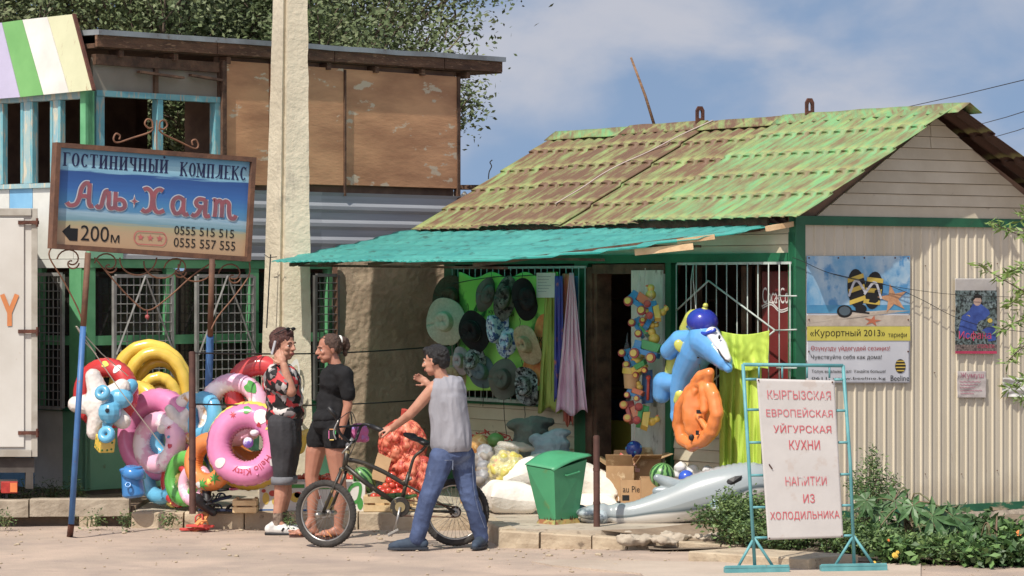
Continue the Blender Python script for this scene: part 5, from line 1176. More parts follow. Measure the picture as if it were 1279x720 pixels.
# star floats
def star(label, px, py, Y, rp, mt, rot, name='star_float', arms=5, k=.45, yaw=0, thick=.34):
    s = Y / F; c = W(px, py, Y); m = M(); ax = V((math.cos(R(yaw)), math.sin(R(yaw)), 0)); m.ell(c, (rp * s * .55, rp * s * thick, rp * s * .55))
    for i in range(arms):
        a = rot + 2 * PI * i / arms; e = c + ax * (rp * s * math.cos(a) * .82) + V((0, 0, rp * s * math.sin(a) * .82)); chain(m, [c, e], [rp * s * .38, rp * s * .24])
    m = skin(m, .007, 10, lambda p: .003 * nz(p, 40)); return solo(name, m, mt, label, 'inflatable float', GI, smooth=True)
star('pearly white star float hanging in front of the red ring', 127, 505, 25.9, 44, p_wht, .65, yaw=-20, k=.5)
star('pale star float wedged beside the tan ring in the middle', 224, 530, 26.02, 27, p_wht, .9, yaw=10)
# blue toy with ball and small blue bands, above a yellow dotted cube
bd = thing('inflatable_animal', 'light blue inflatable animal with round head beside white star', 'inflatable toy', W(138, 545, 25.8), GI)
m = M(); s = 25.8 / F
m.ell(W(137, 515, 25.75), 15 * s); m.ell(W(150, 498, 25.8), (17 * s, 12 * s, 13 * s)); chain(m, [W(148, 500, 25.85), W(164, 482, 25.9)], [12 * s, 9 * s]); chain(m, [W(137, 518, 25.8), W(133, 535, 25.8)], [9 * s, 6 * s]); part('body', skin(m, .006, 5), p_blue, bd, smooth=True)
for px, py, rx, rz in [(128, 491, 10, 9), (133, 543, 11, 11)]:
    m = M(); torus(m, W(px, py, 25.7), nrm(-15, 20), rx * .58 * s, rx * .46 * s, 20, 8, wr=.03); part('band', m, p_blue, bd, smooth=True)
m = M(); m.ell(W(134, 513, 25.66), 3 * s, n=8); part('eye', m, pr_k, bd)
dc = thing('inflatable_cube', 'yellow inflatable cube with green dots low among the rings', 'inflatable toy', W(131, 568, 25.8), GI)
m = M(); Rm = Matrix.Rotation(R(28), 3, 'Z') @ Matrix.Rotation(R(18), 3, 'X'); m.box(W(131, 554, 25.8), (20 * s, 20 * s, 19 * s), Rm); part('body', skin(m, .006, 9), p_yel, dc, smooth=True)
m = M(); c = W(131, 554, 25.8)
for (a, b, cc_) in [(-1, -.5, .5), (-1, .5, .4), (-1, 0, -.5), (-1, .5, -.4), (-1, -.6, -.5)]:
    m.ell(c + Rm @ V((b * 11 * s, a * 9.6 * s, cc_ * 11 * s)), (.011, .006, .011), Rm, 8); m.ell(c + Rm @ V((a * 9.6 * s, b * 11 * s, cc_ * 11 * s)), (.006, .011, .011), Rm, 8)
part('dot', m, mat('dot_green', (60, 130, 40), rough=.4), dc, kind='stuff')
ring('plain yellow ring half hidden above the pink ring', 172, 510, 26.5, 24, 11, p_yel, -30, 5)
ring('sky blue ring peeping out behind the big pink ring', 212, 550, 26.12, 20, 10, p_blue, -28, 5)
ring('large plain pink swim ring leaning at the left of the heap', 197, 543, 26.24, 43, 16, p_pink, -30, 6)
ring('pale pink ring with white prints inside the large pink ring', 199, 553, 26.08, 27, 13, p_ppink, -35, 8, [(pr_r, [(2.5, 1.3, .10, .35, 'palm'), (3.3, 1.4, .1, .3, 'leaf')]), (pr_b, [(2.9, 1.6, .07, .2, 'dot')])])
ring('blue swim ring with little coloured figures at the bottom', 203, 596, 26.10, 25, 10, p_blue, -38, 8, [(pr_r, [(2.9, 1.2, .08, .25, 'dot'), (3.3, 1.2, .08, .25, 'palm')]), (pr_y, [(2.7, 1.3, .08, .2, 'leaf'), (3.5, 1.3, .07, .25, 'dot')]), (pr_g, [(3.1, 1.35, .07, .2, 'leaf')])])
ab = thing('armband', 'pair of mid blue inflatable armbands hanging under the pink ring', 'armband', W(165, 626, 25.6), GI)
m = M(); m.lathe([(10 * s, 0), (15 * s, .02), (14 * s, .12), (13 * s, .19), (15 * s, .24), (12 * s, .25)], W(168, 622, 25.62), V((-.12, 0, 1)), 20); part('cuff', skin(m, .007, 4), p_dblue, ab, smooth=True)
m = M(); m.lathe([(12 * s, 0), (16 * s, .015), (13 * s, .07), (10 * s, .08)], W(166, 596, 25.6), V((.2, -.2, .9)), 20); part('collar', m, p_dblue, ab, smooth=True)
m = M(); torus(m, W(160, 606, 25.5), nrm(-10, 30), .02, .008, 12, 6, wr=0); part('strap', m, p_dblue, ab, smooth=True)
ring('tan and white ring behind the brown post', 240, 523, 26.05, 25, 10, pl('vinyl_tan_white', (210, 152, 84), c3=(246, 240, 232), t3=.50, sc3=7), -35, 5)
ring('small light blue ring squeezed beside the brown post', 254, 520, 25.95, 22, 10, p_blue, -45, 4)
ring('slim yellow flowered ring low at the kerb', 217, 607, 26.02, 20, 8, pl('vinyl_yellow_flower', (236, 214, 60), c3=(120, 190, 80), t3=.55, sc3=14), -60, 0)
ring('red ring standing edge on behind the green ring', 224, 603, 25.94, 23, 9, p_red, -45, 0)
ring('green swim ring standing edge on at the kerb', 233, 598, 25.84, 25, 11, p_grn, -42, 4, [(pr_y, [(2.1, 1.2, .1, .4, 'leaf')])])
ring('striped pink ring with flowers at the foot of the brown post', 244, 606, 25.72, 19, 9, p_ppink, -42, 4, [(pr_g, [(2.9, 1.1, .1, .3, 'leaf')]), (pr_y, [(3.5, 1.2, .12, .4, 'palm')]), (pr_r, [(3.5, 1.2, .05, .2, 'dot')])])
ring('orange swim ring with green palm print beside the brown post', 262, 577, 25.60, 26, 12, p_org, -34, 8, [(pr_g, [(3.95, 1.35, .34, .75, 'palm'), (4.7, 1.3, .36, .8, 'palm')]), (pr_y, [(4.3, 1.4, .1, .35, 'dot')]), (pr_w, [(4.9, 1.2, .12, .4, 'leaf')])])
ring('yellow swim ring under the big printed pink ring', 312, 557, 25.75, 44, 13, p_yel, -10, 8, [(pr_g, [(3.9, 1.2, .1, .5, 'leaf')])])
ring('orange ring seen through the hole of the pink ring', 318, 548, 26.2, 30, 16, p_org, 8, 10, [(pr_r, [(2.4, 1.5, .15, .3, 'palm')])])
ring('pale pink ring with green leaves behind the printed pink ring', 292, 512, 25.95, 34, 13, p_ppink, -14, 6, [(pr_g, [(2.3, 1.3, .22, .7, 'leaf'), (3.1, 1.2, .14, .5, 'leaf')])])
ring('red swim ring with pale animal prints behind the woman', 325, 490, 26.0, 33, 14, p_red, -6, 6, [(pr_w, [(2.6, 1.3, .16, .5, 'leaf'), (2.9, 1.6, .1, .3, 'dot'), (3.5, 1.3, .14, .4, 'leaf')]), (pr_b, [(2.75, 1.0, .08, .3, 'dot'), (3.35, 1.5, .08, .3, 'dot')]), (pr_g, [(2.2, .5, .3, .12, 'dot')])])
t, fr_, s = ring('big pink swim ring with red script and green leaves', 309, 556, 25.32, 36, 17, p_pink, -8, 10, [(pr_g, [(2.75, 1.3, .2, .6, 'leaf'), (1.6, 1.2, .12, .4, 'leaf')]), (pr_w, [(2.1, 1.4, .24, .6, 'dot'), (3.7, 1.1, .1, .35, 'leaf'), (5.6, 1.4, .15, .45, 'dot')]), (pr_y, [(2.55, 1.6, .05, .25, 'dot')]), (pr_r, [(2.2, 2.0, .10, .22, 'leaf'), (1.15, 1.4, .12, .35, 'palm')])])
vs, fs = text_mesh('Hello Kitty', .012); v = M(); v.add([onring(fr_, 36 * s, 17 * s, 3.6 + 1.5 * x, 1.95 - .62 * y, .004) for x, y in vs], fs); part('lettering', v, pr_r, t)
m = M(); chain(m, [W(374, 560, 26.2), W(378, 545, 26.2), W(384, 540, 26.2)], [.05, .045, .03]); solo('yellow_float', skin(m, .007, 5), p_yel, 'rounded yellow float end showing between the two women', 'inflatable float', GI, smooth=True)
m = M(); m.ell(W(318, 541, 25.25), (.04, .05, .028)); m.ell(W(310, 553, 25.25), (.045, .04, .045)); m = skin(m, .006, 5); solo('white_purple_float', m, pl('vinyl_white_purple', (232, 224, 230), c3=(120, 90, 190), t3=.52, sc3=9), 'small white and purple inflatable by the woman\'s hip', 'inflatable float', GI, smooth=True)

# ================================================================ FOOTWEAR AND CRATES ON THE KERB
def slipper(label, px, py, Y, yaw, mt, mt2, z=None, L_=.24, roll=0, cat='sandal', group='flip flops and slippers on the kerb'):
    c = W(px, py, Y); 
    if z is not None: c.z = z
    Rm = Matrix.Rotation(R(yaw), 3, 'Z') @ Matrix.Rotation(R(roll), 3, 'Y')
    t = thing('sandal', label, cat, c, group); m = M()
    out = [(-.5, .0), (-.46, .14), (-.3, .17), (-.05, .13), (.2, .18), (.4, .17), (.5, .06), (.5, -.06), (.4, -.15), (.2, -.18), (-.05, -.14), (-.3, -.17), (-.46, -.13)]
    m.prism([c + Rm @ V((x * L_, y * L_, 0)) for x, y in out], Rm @ V((0, 0, .018))); part('sole', m, mt, t, bevel=.003)
    m = M()
    for sg_ in (-1, 1): m.tube([c + Rm @ V(p) for p in bez([(-.02 * L_, sg_ * .15 * L_, .015), (.1 * L_, sg_ * .13 * L_, .05), (.24 * L_, sg_ * .03 * L_, .045), (.3 * L_, 0, .018)], 4)], .007, 6)
    part('strap', m, mt2, t, smooth=True); return t
m_sred = pl('rubber_red', (220, 56, 44), rough=.6, coat=0); m_snav = pl('rubber_navy', (42, 56, 88), rough=.7, coat=0); m_sblk = pl('rubber_black', (34, 34, 38), rough=.5, coat=0); m_spnk = pl('rubber_pink', (232, 110, 170), rough=.5, coat=0); m_sorg = pl('rubber_orange', (236, 150, 60), rough=.6, coat=0)
slipper('red flip flop lying on the road below the kerb', 243, 661, 25.45, 12, m_sred, m_sorg, z=.0); slipper('second red flip flop resting on its partner below the kerb', 250, 656, 25.38, -22, m_sred, m_sorg, z=.03)
slipper('orange flip flop standing against the kerb by the red pair', 250, 648, 25.5, 60, m_sorg, m_sred, z=.05, roll=-40)
def shoe_closed(label, px, py, Y, yaw, mt, pitch=0):
    c = W(px, py, Y); Rm = Matrix.Rotation(R(yaw), 3, 'Z') @ Matrix.Rotation(R(pitch), 3, 'Y'); t = thing('clog', label, 'clog', c, 'flip flops and slippers on the kerb')
    m = M(); m.ell(c + Rm @ V((.06, 0, .035)), (.075, .045, .045), Rm); chain(m, [c + Rm @ V((-.1, 0, .02)), c + Rm @ V((.08, 0, .02))], [.035, .04]); part('upper', skin(m, .006, 3), mt, t, smooth=True)
    m = M(); m.tube([c + Rm @ V(p) for p in bez([(.0, -.05, .03), (-.05, -.048, .07), (-.11, 0, .08), (-.05, .048, .07), (0, .05, .03)], 4)], .008, 6); part('heel_strap', m, mt, t, smooth=True)
shoe_closed('black rubber clog tipping over the kerb edge beside the post', 252, 634, 25.5, 200, m_sblk, -35); shoe_closed('black rubber clog standing upright behind the blue slippers', 258, 620, 25.6, 100, m_sblk, -50)
slipper('navy blue slipper on top of the kerb pile', 272, 626, 25.65, 20, m_snav, m_snav, roll=-14); slipper('dark blue slipper under the navy one', 266, 634, 25.62, 8, m_snav, m_snav, z=.14, roll=0); slipper('dark grey slipper next to the wooden crate', 284, 630, 25.65, -10, m_snav, m_sblk, z=.135)
slipper('pink flip flop lying on the small crate', 304, 610, 25.75, 30, m_spnk, m_spnk, roll=-8); slipper('black flip flop behind the pink one', 290, 612, 25.8, 10, m_sblk, m_sblk, roll=-8)

m_cr = mat('crate_wood', (226, 196, 140), (206, 172, 116), sc=9, rough=.8, rv=.08, st=(1, 1, 1))
def crate(label, px, py, Y, w, d, h, yaw=0, slats=2, z=PZ, group='low wooden fruit crates', tilt=None):
    c = W(px, py, Y); c.z = z; Rm = Matrix.Rotation(R(yaw), 3, 'Z')
    if tilt: Rm = Rm @ Matrix.Rotation(R(tilt), 3, 'X')
    t = thing('fruit_crate', label, 'crate', c, group); B = lambda x, y, z_, a, b, e, nm='slat': part(nm, (lambda mm: (mm.box(c + Rm @ V((x, y, z_)), (a, b, e), Rm), mm)[-1])(M()), m_cr, t)
    sh = h / slats
    for k in range(slats):
        zc_ = sh * (k + .5)
        B(0, -d / 2, zc_, w, .008, sh * .74); B(0, d / 2, zc_, w, .008, sh * .74); B(-w / 2 + .004, 0, zc_, .008, d - .02, sh * .74); B(w / 2 - .004, 0, zc_, .008, d - .02, sh * .74)
    for sx in (-1, 1):
        for sy in (-1, 1): B(sx * (w / 2 - .02), sy * (d / 2 - .018), h * .53, .024, .024, h * 1.06, 'corner_post')
    B(0, 0, .006, w - .03, d - .02, .008, 'bottom'); return t, c, Rm
crate('small pale crate on the kerb beside the slippers', 307, 636, 25.62, .19, .26, .11)
crate('open crate of tomatoes in front of the onion sacks', 477, 636, 25.75, .30, .30, .135, 4); crate('crate behind the girl filled with loose tomatoes', 398, 618, 26.6, .62, .34, .13, 0, z=.20); crate('empty crate end between tomato crate and bicycle chainring', 500, 636, 25.85, .26, .2, .10, 6)
m = M(); c = W(398, 618, 26.6); m.box((c.x, 26.6, .165), (.7, .4, .07)); solo('low_stand', m, m_cr, 'flat boards under the crate of loose tomatoes', 'stand')
# tomatoes
m_tom = pl('tomato_skin', (206, 44, 26), c2=(220, 84, 36), sc=3, rough=.2, coat=.3); m_stem = mat('tomato_stem', (70, 110, 50), rough=.7)
tm = M(); tm.ell((0, 0, 0), (.034, .034, .029), None, 12); tme = tm.mesh('tomato', (0, 0, 0), m_tom, True)
sm_ = M(); 
for k in range(5): sm_.add([(0, 0, .001), (.016 * math.cos(k * 1.257), .016 * math.sin(k * 1.257), .004), (.008 * math.cos(k * 1.257 + .5), .008 * math.sin(k * 1.257 + .5), .003)], [(0, 1, 2)])
sm_.tube([(0, 0, 0), (.003, 0, .012)], .002, 5); sme = sm_.mesh('stem', (0, 0, 0), m_stem)
def tomato(c, label, group, sc=1.0):
    o = bpy.data.objects.new('tomato', tme); COL.objects.link(o); o.location = c; o.scale = (sc,) * 3; o.rotation_euler = (random.uniform(-1.2, 1.2), random.uniform(-1.2, 1.2), random.uniform(0, 6))
    o['label'] = label; o['category'] = 'tomato'; o['group'] = group
    s_ = bpy.data.objects.new('stem', sme); COL.objects.link(s_); s_.parent = o; s_.location = (0, 0, .027)
rg = random.Random(4); c0 = W(480, 620, 25.75)
for (px, py) in [(484, 611), (491, 613), (497, 611), (503, 613), (481, 605), (488, 604), (495, 605), (502, 606), (507, 610), (485, 598), (492, 597), (489, 591), (478, 612), (499, 600), (472, 616), (466, 618), (474, 608), (510, 616)]:
    tomato(W(px + 1, py + 3, 25.72 + rg.uniform(-.03, .05) + (613 - py) * .004), 'one of the ripe red tomatoes heaped in the crate before the onion sacks', 'tomatoes heaped in the front crate')
for i in range(34): tomato(V((W(398, 618, 26.6).x + rg.uniform(-.28, .28), 26.6 + rg.uniform(-.13, .13), .335 + rg.uniform(0, .02))), 'one of the red tomatoes lying in the long crate behind the girl', 'tomatoes in the long crate')
m = M(); 
for (px, py, a) in [(488, 622, .2), (500, 624, -.1), (494, 619, .4), (508, 621, 0)]: c = W(px, py, 25.5); chain(m, [c - V((.07, 0, 0)), c + V((0, 0, .006 * a)), c + V((.07, .02, .01))], [.014, .019, .012], 8)
solo('cucumber_heap', m, pl('cucumber', (70, 120, 50), c2=(50, 96, 36), sc=14, rough=.45), 'dark green cucumbers beside the tomato crate', 'cucumbers', kind='stuff', smooth=True)

# cartons
def carton(label, corners_px, Y, d, mt, prints=(), flaps=False, name='carton', group='cardboard cartons of goods', yaw=0, flapang=40):
    (x0, y0, x1, y1) = corners_px; a = W(x0, y1, Y); b = W(x1, y1, Y); w = (b - a).length; h = (y1 - y0) * Y / F
    Rm = Matrix.Rotation(R(yaw), 3, 'Z'); X = Rm @ V((1, 0, 0)); Yv = Rm @ V((0, 1, 0)); Zv = V((0, 0, 1))
    t = thing(name, label, 'carton', a.lerp(b, .5), group); m = M(); th = .006
    P = lambda x, y, z: a + X * x + Yv * y + Zv * z
    def pb(x0, x1, y0, y1, z0, z1): return [P(x0, y0, z0), P(x1, y0, z0), P(x1, y1, z0), P(x0, y1, z0), P(x0, y0, z1), P(x1, y0, z1), P(x1, y1, z1), P(x0, y1, z1)]
    for q in (pb(0, w, 0, th, 0, h), pb(0, w, d - th, d, 0, h), pb(0, th, th, d - th, 0, h), pb(w - th, w, th, d - th, 0, h), pb(th, w - th, th, d - th, 0, th)): m.hexa(q)
    part('box_walls', m, mt, t)
    if flaps:
        for k, (o_, e1, dirv) in enumerate([(P(0, 0, h), X * w, -Yv), (P(0, d, h), X * w, Yv), (P(0, 0, h), Yv * d, -X), (P(w, 0, h), Yv * d, X)]):
            ang = R(flapang + 25 * math.sin(k * 2.1)); v = (dirv * math.cos(ang) + Zv * math.sin(ang)) * .11; m = M(); m.prism([o_ + Zv * .001, o_ + e1 + Zv * .001, o_ + e1 * .97 + v, o_ + e1 * .03 + v], Zv * .004); part('flap', m, mt, t)
    Q = Quad(P(0, 0, 0), P(w, 0, 0), P(w, 0, h), P(0, 0, h)); Q.n = -Yv
    for mt2, fn in prints: m = M(); fn(m, Q); part('print', m, mt2, t)
    return t, P, w, h
m_cbw = mat('printed_white_board', (226, 224, 214), (210, 206, 196), sc=4, rough=.6); m_card = mat('brown_cardboard', (190, 150, 102), (172, 132, 86), sc=5, rough=.85, rv=.05); m_cblue = mat('board_blue', (40, 110, 180), rough=.5); m_cyel = mat('board_yellow', (236, 200, 50), rough=.5); m_cred = mat('board_red', (206, 60, 40), rough=.5); m_cgrn = mat('board_green', (60, 160, 60), rough=.5)
def prdots(lst): return lambda m, Q: [disc(m, u, v, ru, rv_, Q, .002 + i * .0002) for i, (u, v, ru, rv_) in enumerate(lst)]
def prrect(lst): return lambda m, Q: [flat(m, [(a, b), (c, b), (c, d), (a, d)], Q, .0015 + i * .0002) for i, (a, b, c, d) in enumerate(lst)]
carton('white printed fruit carton with blue edge by the woman\'s leg', (324, 602, 351, 640), 25.68, .3, m_cbw, [(m_cblue, prrect([(0, 0, 1, .10), (0, .86, .45, 1)])), (m_cyel, prdots([(.3, .45, .16, .2), (.72, .35, .14, .12)])), (m_cred, prdots([(.62, .62, .18, .10), (.2, .7, .1, .06)]))])
carton('printed banana carton standing between the two women', (356, 602, 383, 641), 25.7, .3, m_cbw, [(m_cblue, prrect([(.0, .0, .08, 1), (.55, .05, 1, .12)])), (m_cyel, prdots([(.5, .5, .28, .16)])), (m_cred, prdots([(.6, .58, .18, .10)])), (m_cgrn, prrect([(.1, .8, .9, .92)]))])
carton('white carton with green leaf print behind the front wheel', (425, 602, 456, 641), 25.7, .3, m_cbw, [(m_cgrn, lambda m, Q: (stroke(m, bez([(.1, .1), (.4, .8), (.8, .9), (.7, .4), (.3, .3)]), .12, Q, .002), disc(m, .8, .3, .12, .2, Q, .0026)))])
carton('yellow topped carton seen through the front wheel', (386, 606, 424, 641), 25.75, .3, m_cbw, [(m_cyel, prdots([(.75, .28, .24, .3)])), (m_cgrn, prrect([(0, .85, 1, 1), (0.02, .1, .25, .3)])), (m_cred, prrect([(.1, .5, .4, .62)]))])
m = M(); q = [W(463, 598, 25.9), W(480, 603, 25.9), W(489, 574, 25.98), W(472, 566, 25.98)]; m.prism(q, (0, .006, .004)); solo('cardboard_flap', m, m_card, 'torn cardboard piece leaning against the red onion sack', 'cardboard', 'cardboard cartons of goods')
# watermelon material: dark stripes following the meridians
def melon_mat():
    m = bpy.data.materials.new('watermelon_rind'); m.use_nodes = True; n = m.node_tree.nodes; l = m.node_tree.links; b = n['Principled BSDF']; b.inputs['Roughness'].default_value = .35
    at = n.new('ShaderNodeAttribute'); at.attribute_name = 'su'; se = n.new('ShaderNodeSeparateXYZ'); l.new(at.outputs['Vector'], se.inputs[0]); no = n.new('ShaderNodeTexNoise'); no.inputs['Scale'].default_value = 9; l.new(at.outputs['Vector'], no.inputs['Vector'])
    ad = n.new('ShaderNodeMath'); ad.operation = 'MULTIPLY_ADD'; ad.inputs[1].default_value = .06; l.new(no.outputs['Fac'], ad.inputs[0]); l.new(se.outputs[0], ad.inputs[2]); mu = n.new('ShaderNodeMath'); mu.operation = 'MULTIPLY'; mu.inputs[1].default_value = 2 * PI * 11; l.new(ad.outputs[0], mu.inputs[0]); si = n.new('ShaderNodeMath'); si.operation = 'SINE'; l.new(mu.outputs[0], si.inputs[0])
    rp = n.new('ShaderNodeValToRGB'); rp.color_ramp.elements[0].position = .45; rp.color_ramp.elements[0].color = lin((106, 168, 84)); rp.color_ramp.elements[1].position = .6; rp.color_ramp.elements[1].color = lin((28, 78, 38)); mr = n.new('ShaderNodeMapRange'); mr.inputs['From Min'].default_value = -1; l.new(si.outputs[0], mr.inputs[0]); l.new(mr.outputs[0], rp.inputs[0]); l.new(rp.outputs[0], b.inputs['Base Color']); return m
m_mel = melon_mat()
def melon(label, px, py, Y, r, tilt=(0, 0), asp=1.0, mt=m_mel, name='watermelon', cat='watermelon'):
    c = W(px, py, Y); m = M(); Rm = Matrix.Rotation(tilt[0], 3, 'X') @ Matrix.Rotation(tilt[1], 3, 'Y'); su = []
    def fn(u, v): a = 2 * PI * u; b = PI * (v - .5); su.append((u, v, 0)); return c + Rm @ V((r * math.cos(b) * math.cos(a), r * math.cos(b) * math.sin(a), r * asp * math.sin(b)))
    m.grid(fn, 36, 18); t = thing(name, label, cat, c - V((0, 0, r))); o = part('rind', m, mt, t, smooth=True); set_su(o, su); m = M(); e = c + Rm @ V((0, 0, r * asp)); m.tube([e, e + Rm @ V((.004, 0, .02))], .004, 6); part('stalk', m, m_stem, t)
melon('oblong striped watermelon standing behind the crates near the bicycle', 455, 600, 25.95, .085, (.3, -.5), 1.4); melon('round striped watermelon on the cartons above the grey dolphin', 827, 594, 25.3, .10, (.2, .2))
m_gmel = mat('green_pumpkin', (92, 150, 62), (130, 170, 90), sc=8, rough=.4); m_omel = mat('yellow_melon', (224, 170, 84), (206, 140, 60), sc=9, rough=.5, c3=(236, 200, 130), t3=.56, sc3=30)
melon('round green melon on top of the net of yellow melons', 619, 550, 27.0, .072, mt=m_gmel, name='melon', cat='melon', asp=.85)
for i, (px, py, lb_) in enumerate([(598, 555, 'upper yellow melon beside the green melon'), (592, 578, 'second yellow melon from the top of the stack'), (588, 602, 'third yellow melon down behind the boy'), (603, 572, 'yellow melon tucked behind silver bags'), (586, 624, 'lowest yellow melon showing beside the boy\'s leg')]): melon(lb_, px, py, 26.75, .078, mt=m_omel, name='melon', cat='melon', asp=1.1)

# net sacks, bags -------------------------------------------------------
def lumps(c, r, n, rr, seed, sq=(1, 1, 1)):
    g = random.Random(seed); m = M()
    m.ell(c, tuple(r[i] * .86 for i in range(3)))
    for i in range(n):
        z = g.uniform(-1, 1); a = g.uniform(0, 2 * PI); q = math.sqrt(1 - z * z); m.ell(V(c) + V((r[0] * q * math.cos(a), r[1] * q * math.sin(a), r[2] * z)) * .92, rr * g.uniform(.8, 1.15), n=8)
    return m
m_onion = mat('net_onions', (214, 92, 60), (236, 136, 96), sc=5, rough=.5, c3=(190, 60, 44), t3=.56, sc3=14); m_net = mat('red_net', (206, 60, 44), rough=.6)
def netsack(label, px, py, Y, rx, rz, seed):
    c = W(px, py, Y); t = thing('onion_sack', label, 'sack', c - V((0, 0, rz)), 'red net sacks of onions'); m = lumps(c, (rx, rx * .8, rz), 150, .037, seed); part('onions', skin(m, .008, 1), m_onion, t, smooth=True, kind='stuff')
    m = M()
    for k in range(26):
        a = 2 * PI * k / 26
        for sg_ in (-1, 1): m.tube([c + V((rx * 1.09 * math.cos(b) * math.cos(a + sg_ * b * .55), rx * .88 * math.cos(b) * math.sin(a + sg_ * b * .55), rz * 1.06 * math.sin(b))) for b in [(-1.35 + 2.7 * i / 14) for i in range(15)]], .0024, 3, caps=False)
    m.tube([c + V((0, 0, rz)), c + V((.02, -.02, rz + .09))], [.02, .03], 8); part('net', m, m_net, t, kind='stuff'); return t
netsack('upper red net sack of onions leaning against the adobe wall', 503, 556, 26.2, .185, .20, 1); netsack('lower red net sack of onions behind the bicycle seat', 515, 597, 26.15, .20, .19, 2)
m_pep = mat('pepper_skin', (190, 190, 70), (220, 190, 60), sc=9, rough=.3, c3=(216, 110, 50), t3=.64, sc3=12)
m_clear = mat('clear_plastic_film', (235, 235, 230), rough=.12, alpha=.22, spec=.8, bump=.8, bsc=24)
def bagof(name, label, px, py, Y, r, inner, mt, film, seed, group=None, nl=90, lr=.035):
    c = W(px, py, Y); t = thing(name, label, 'bag', c - V((0, 0, r[2])), group); m = lumps(c, r, nl, lr, seed); part(inner, skin(m, .009, 1), mt, t, smooth=True, kind='stuff')
    m = M(); m.ell(c, tuple(x * 1.12 for x in r)); m.ell(c + V((0, 0, r[2] * 1.15)), (r[0] * .8, r[1] * .5, .05)); part('plastic_bag', skin(m, .014, 2, lambda p: .014 * nz(p, 11, seed) + .006 * nz(p, 30)), film, t, smooth=True)
bagof('pepper_bag', 'clear plastic bag of yellow green peppers behind white sack', 634, 590, 26.2, (.155, .13, .165), 'peppers', m_pep, m_clear, 3)
m_film = mat('silvery_film', (196, 196, 200), (160, 160, 168), sc=4, rough=.2, alpha=.62, spec=.8, bump=.9, bsc=20); m_pot = mat('dim_contents', (150, 140, 130), (110, 104, 100), sc=8, rough=.7)
bagof('produce_bag', 'upper silvery plastic bag beside the melons', 606, 575, 26.35, (.085, .08, .075), 'vegetables', m_pot, m_film, 7, 'silvery plastic bags', 40); bagof('produce_bag', 'lower silvery plastic bag between boy and pepper bag', 604, 600, 26.25, (.075, .08, .10), 'vegetables', m_pot, m_film, 8, 'silvery plastic bags', 40)
m = M(); m.ell(W(645, 558, 26.3), (.16, .10, .04), Matrix.Rotation(.15, 3, 'Y')); m = skin(m, .009, 2, lambda p: .012 * nz(p, 18)); solo('plastic_wrap', m, mat('brownish_film', (196, 184, 168), rough=.2, alpha=.7, bump=.6, bsc=20), 'crumpled brownish plastic wrap on top of the pepper bag', 'plastic wrap', smooth=True)
def sack(name, label, px, py, Y, r, mt, rot=0, corners=(), seed=0, crease=.012, group=None, roll=0, cat='sack', vox=.010):
    c = W(px, py, Y); Rm = Matrix.Rotation(R(rot), 3, 'Z') @ Matrix.Rotation(R(roll), 3, 'Y'); m = M()
    # pillow shape: flattened towards its corners
    nn = 30
    def pil(u, v, sgn):
        x = 2 * u - 1; y = 2 * v - 1; h = (max(0, (1 - x ** 4)) ** .5) * (max(0, 1 - y ** 4) ** .5); return c + Rm @ V((r[0] * x * (1 - .10 * (1 - y * y)), r[1] * y * (1 - .12 * (1 - x * x)), sgn * r[2] * h ** .8 + .0))
    m.grid(lambda u, v: pil(u, v, 1), nn, nn); m.grid(lambda u, v: pil(1 - u, v, -1), nn, nn)
    m.v = [tuple(V(v) + V((noise.noise(V(v) * 9), noise.noise(V(v) * 9 + V((5, 5, 5))), noise.noise(V(v) * 9 + V((9, 9, 9))))) * crease) for v in m.v]
    t = thing(name, label, cat, c - V((0, 0, r[2])), group); part('cloth', m, mt, t, smooth=True)
    q = c + Rm @ V((r[0] * .97, -r[1] * .9, 0)); m = M(); m.tube([q, q + Rm @ V((.02, -.01, -.02)), q + Rm @ V((.03, -.01, -.045))], .006, 5); part('tie', m, mt, t); return t
m_wsk = mat('white_woven_sack', (232, 226, 214), (220, 212, 198), sc=2, rough=.7, bump=.35, bsc=30)
sack('flour_sack', 'plump white sack lying on the pavement left of the bin', 637, 622, 25.6, (.205, .24, .135), m_wsk, 12, group='white woven sacks', roll=6)
sack('flour_sack', 'white sack propped behind the green bin lid', 660, 590, 26.2, (.19, .2, .12), m_wsk, -10, group='white woven sacks', roll=-22); sack('flour_sack', 'white sack lying to the right behind the green bin', 738, 603, 26.0, (.22, .2, .13), m_wsk, 5, group='white woven sacks', roll=24); sack('flour_sack', 'lower white sack under the tilted one near the dolphin tail', 742, 630, 25.8, (.2, .2, .085), m_wsk, 0, group='white woven sacks')
m_gsk = mat('grey_green_sack', (104, 116, 104), (78, 90, 82), sc=5, rough=.85, bump=.6, bsc=22); m_bsk = mat('blue_grey_sack', (150, 172, 180), (122, 146, 156), sc=4, rough=.8, bump=.6, bsc=20)
def slump(name, label, px, py, Y, lst, mt, seed):
    m = M(); c = W(px, py, Y)
    for (dx, dy, dz, a, b, e) in lst: m.ell(c + V((dx, dy, dz)), (a, b, e))
    m = skin(m, .010, 7, lambda p: .018 * nz(V((p.x, p.y, p.z * 2.2)), 9, seed) + .010 * abs(nz(p, 22, seed))); return solo(name, m, mt, label, 'sack', 'slumped cloth sacks', smooth=True)
slump('cloth_sack', 'dark grey green sack slumped against the siding under the hats', 664, 541, 27.0, [(0, 0, 0, .15, .12, .11), (-.1, 0, .07, .13, .09, .05), (.06, 0, .09, .14, .08, .05), (0, 0, -.15, .2, .14, .16)], m_gsk, 1); slump('cloth_sack', 'pale blue grey sack in front of the dark green one', 688, 556, 26.7, [(0, 0, 0, .16, .12, .11), (.08, 0, .10, .10, .06, .04), (0, 0, -.12, .18, .14, .14), (-.12, 0, .05, .06, .06, .05)], m_bsk, 2)
m = M()
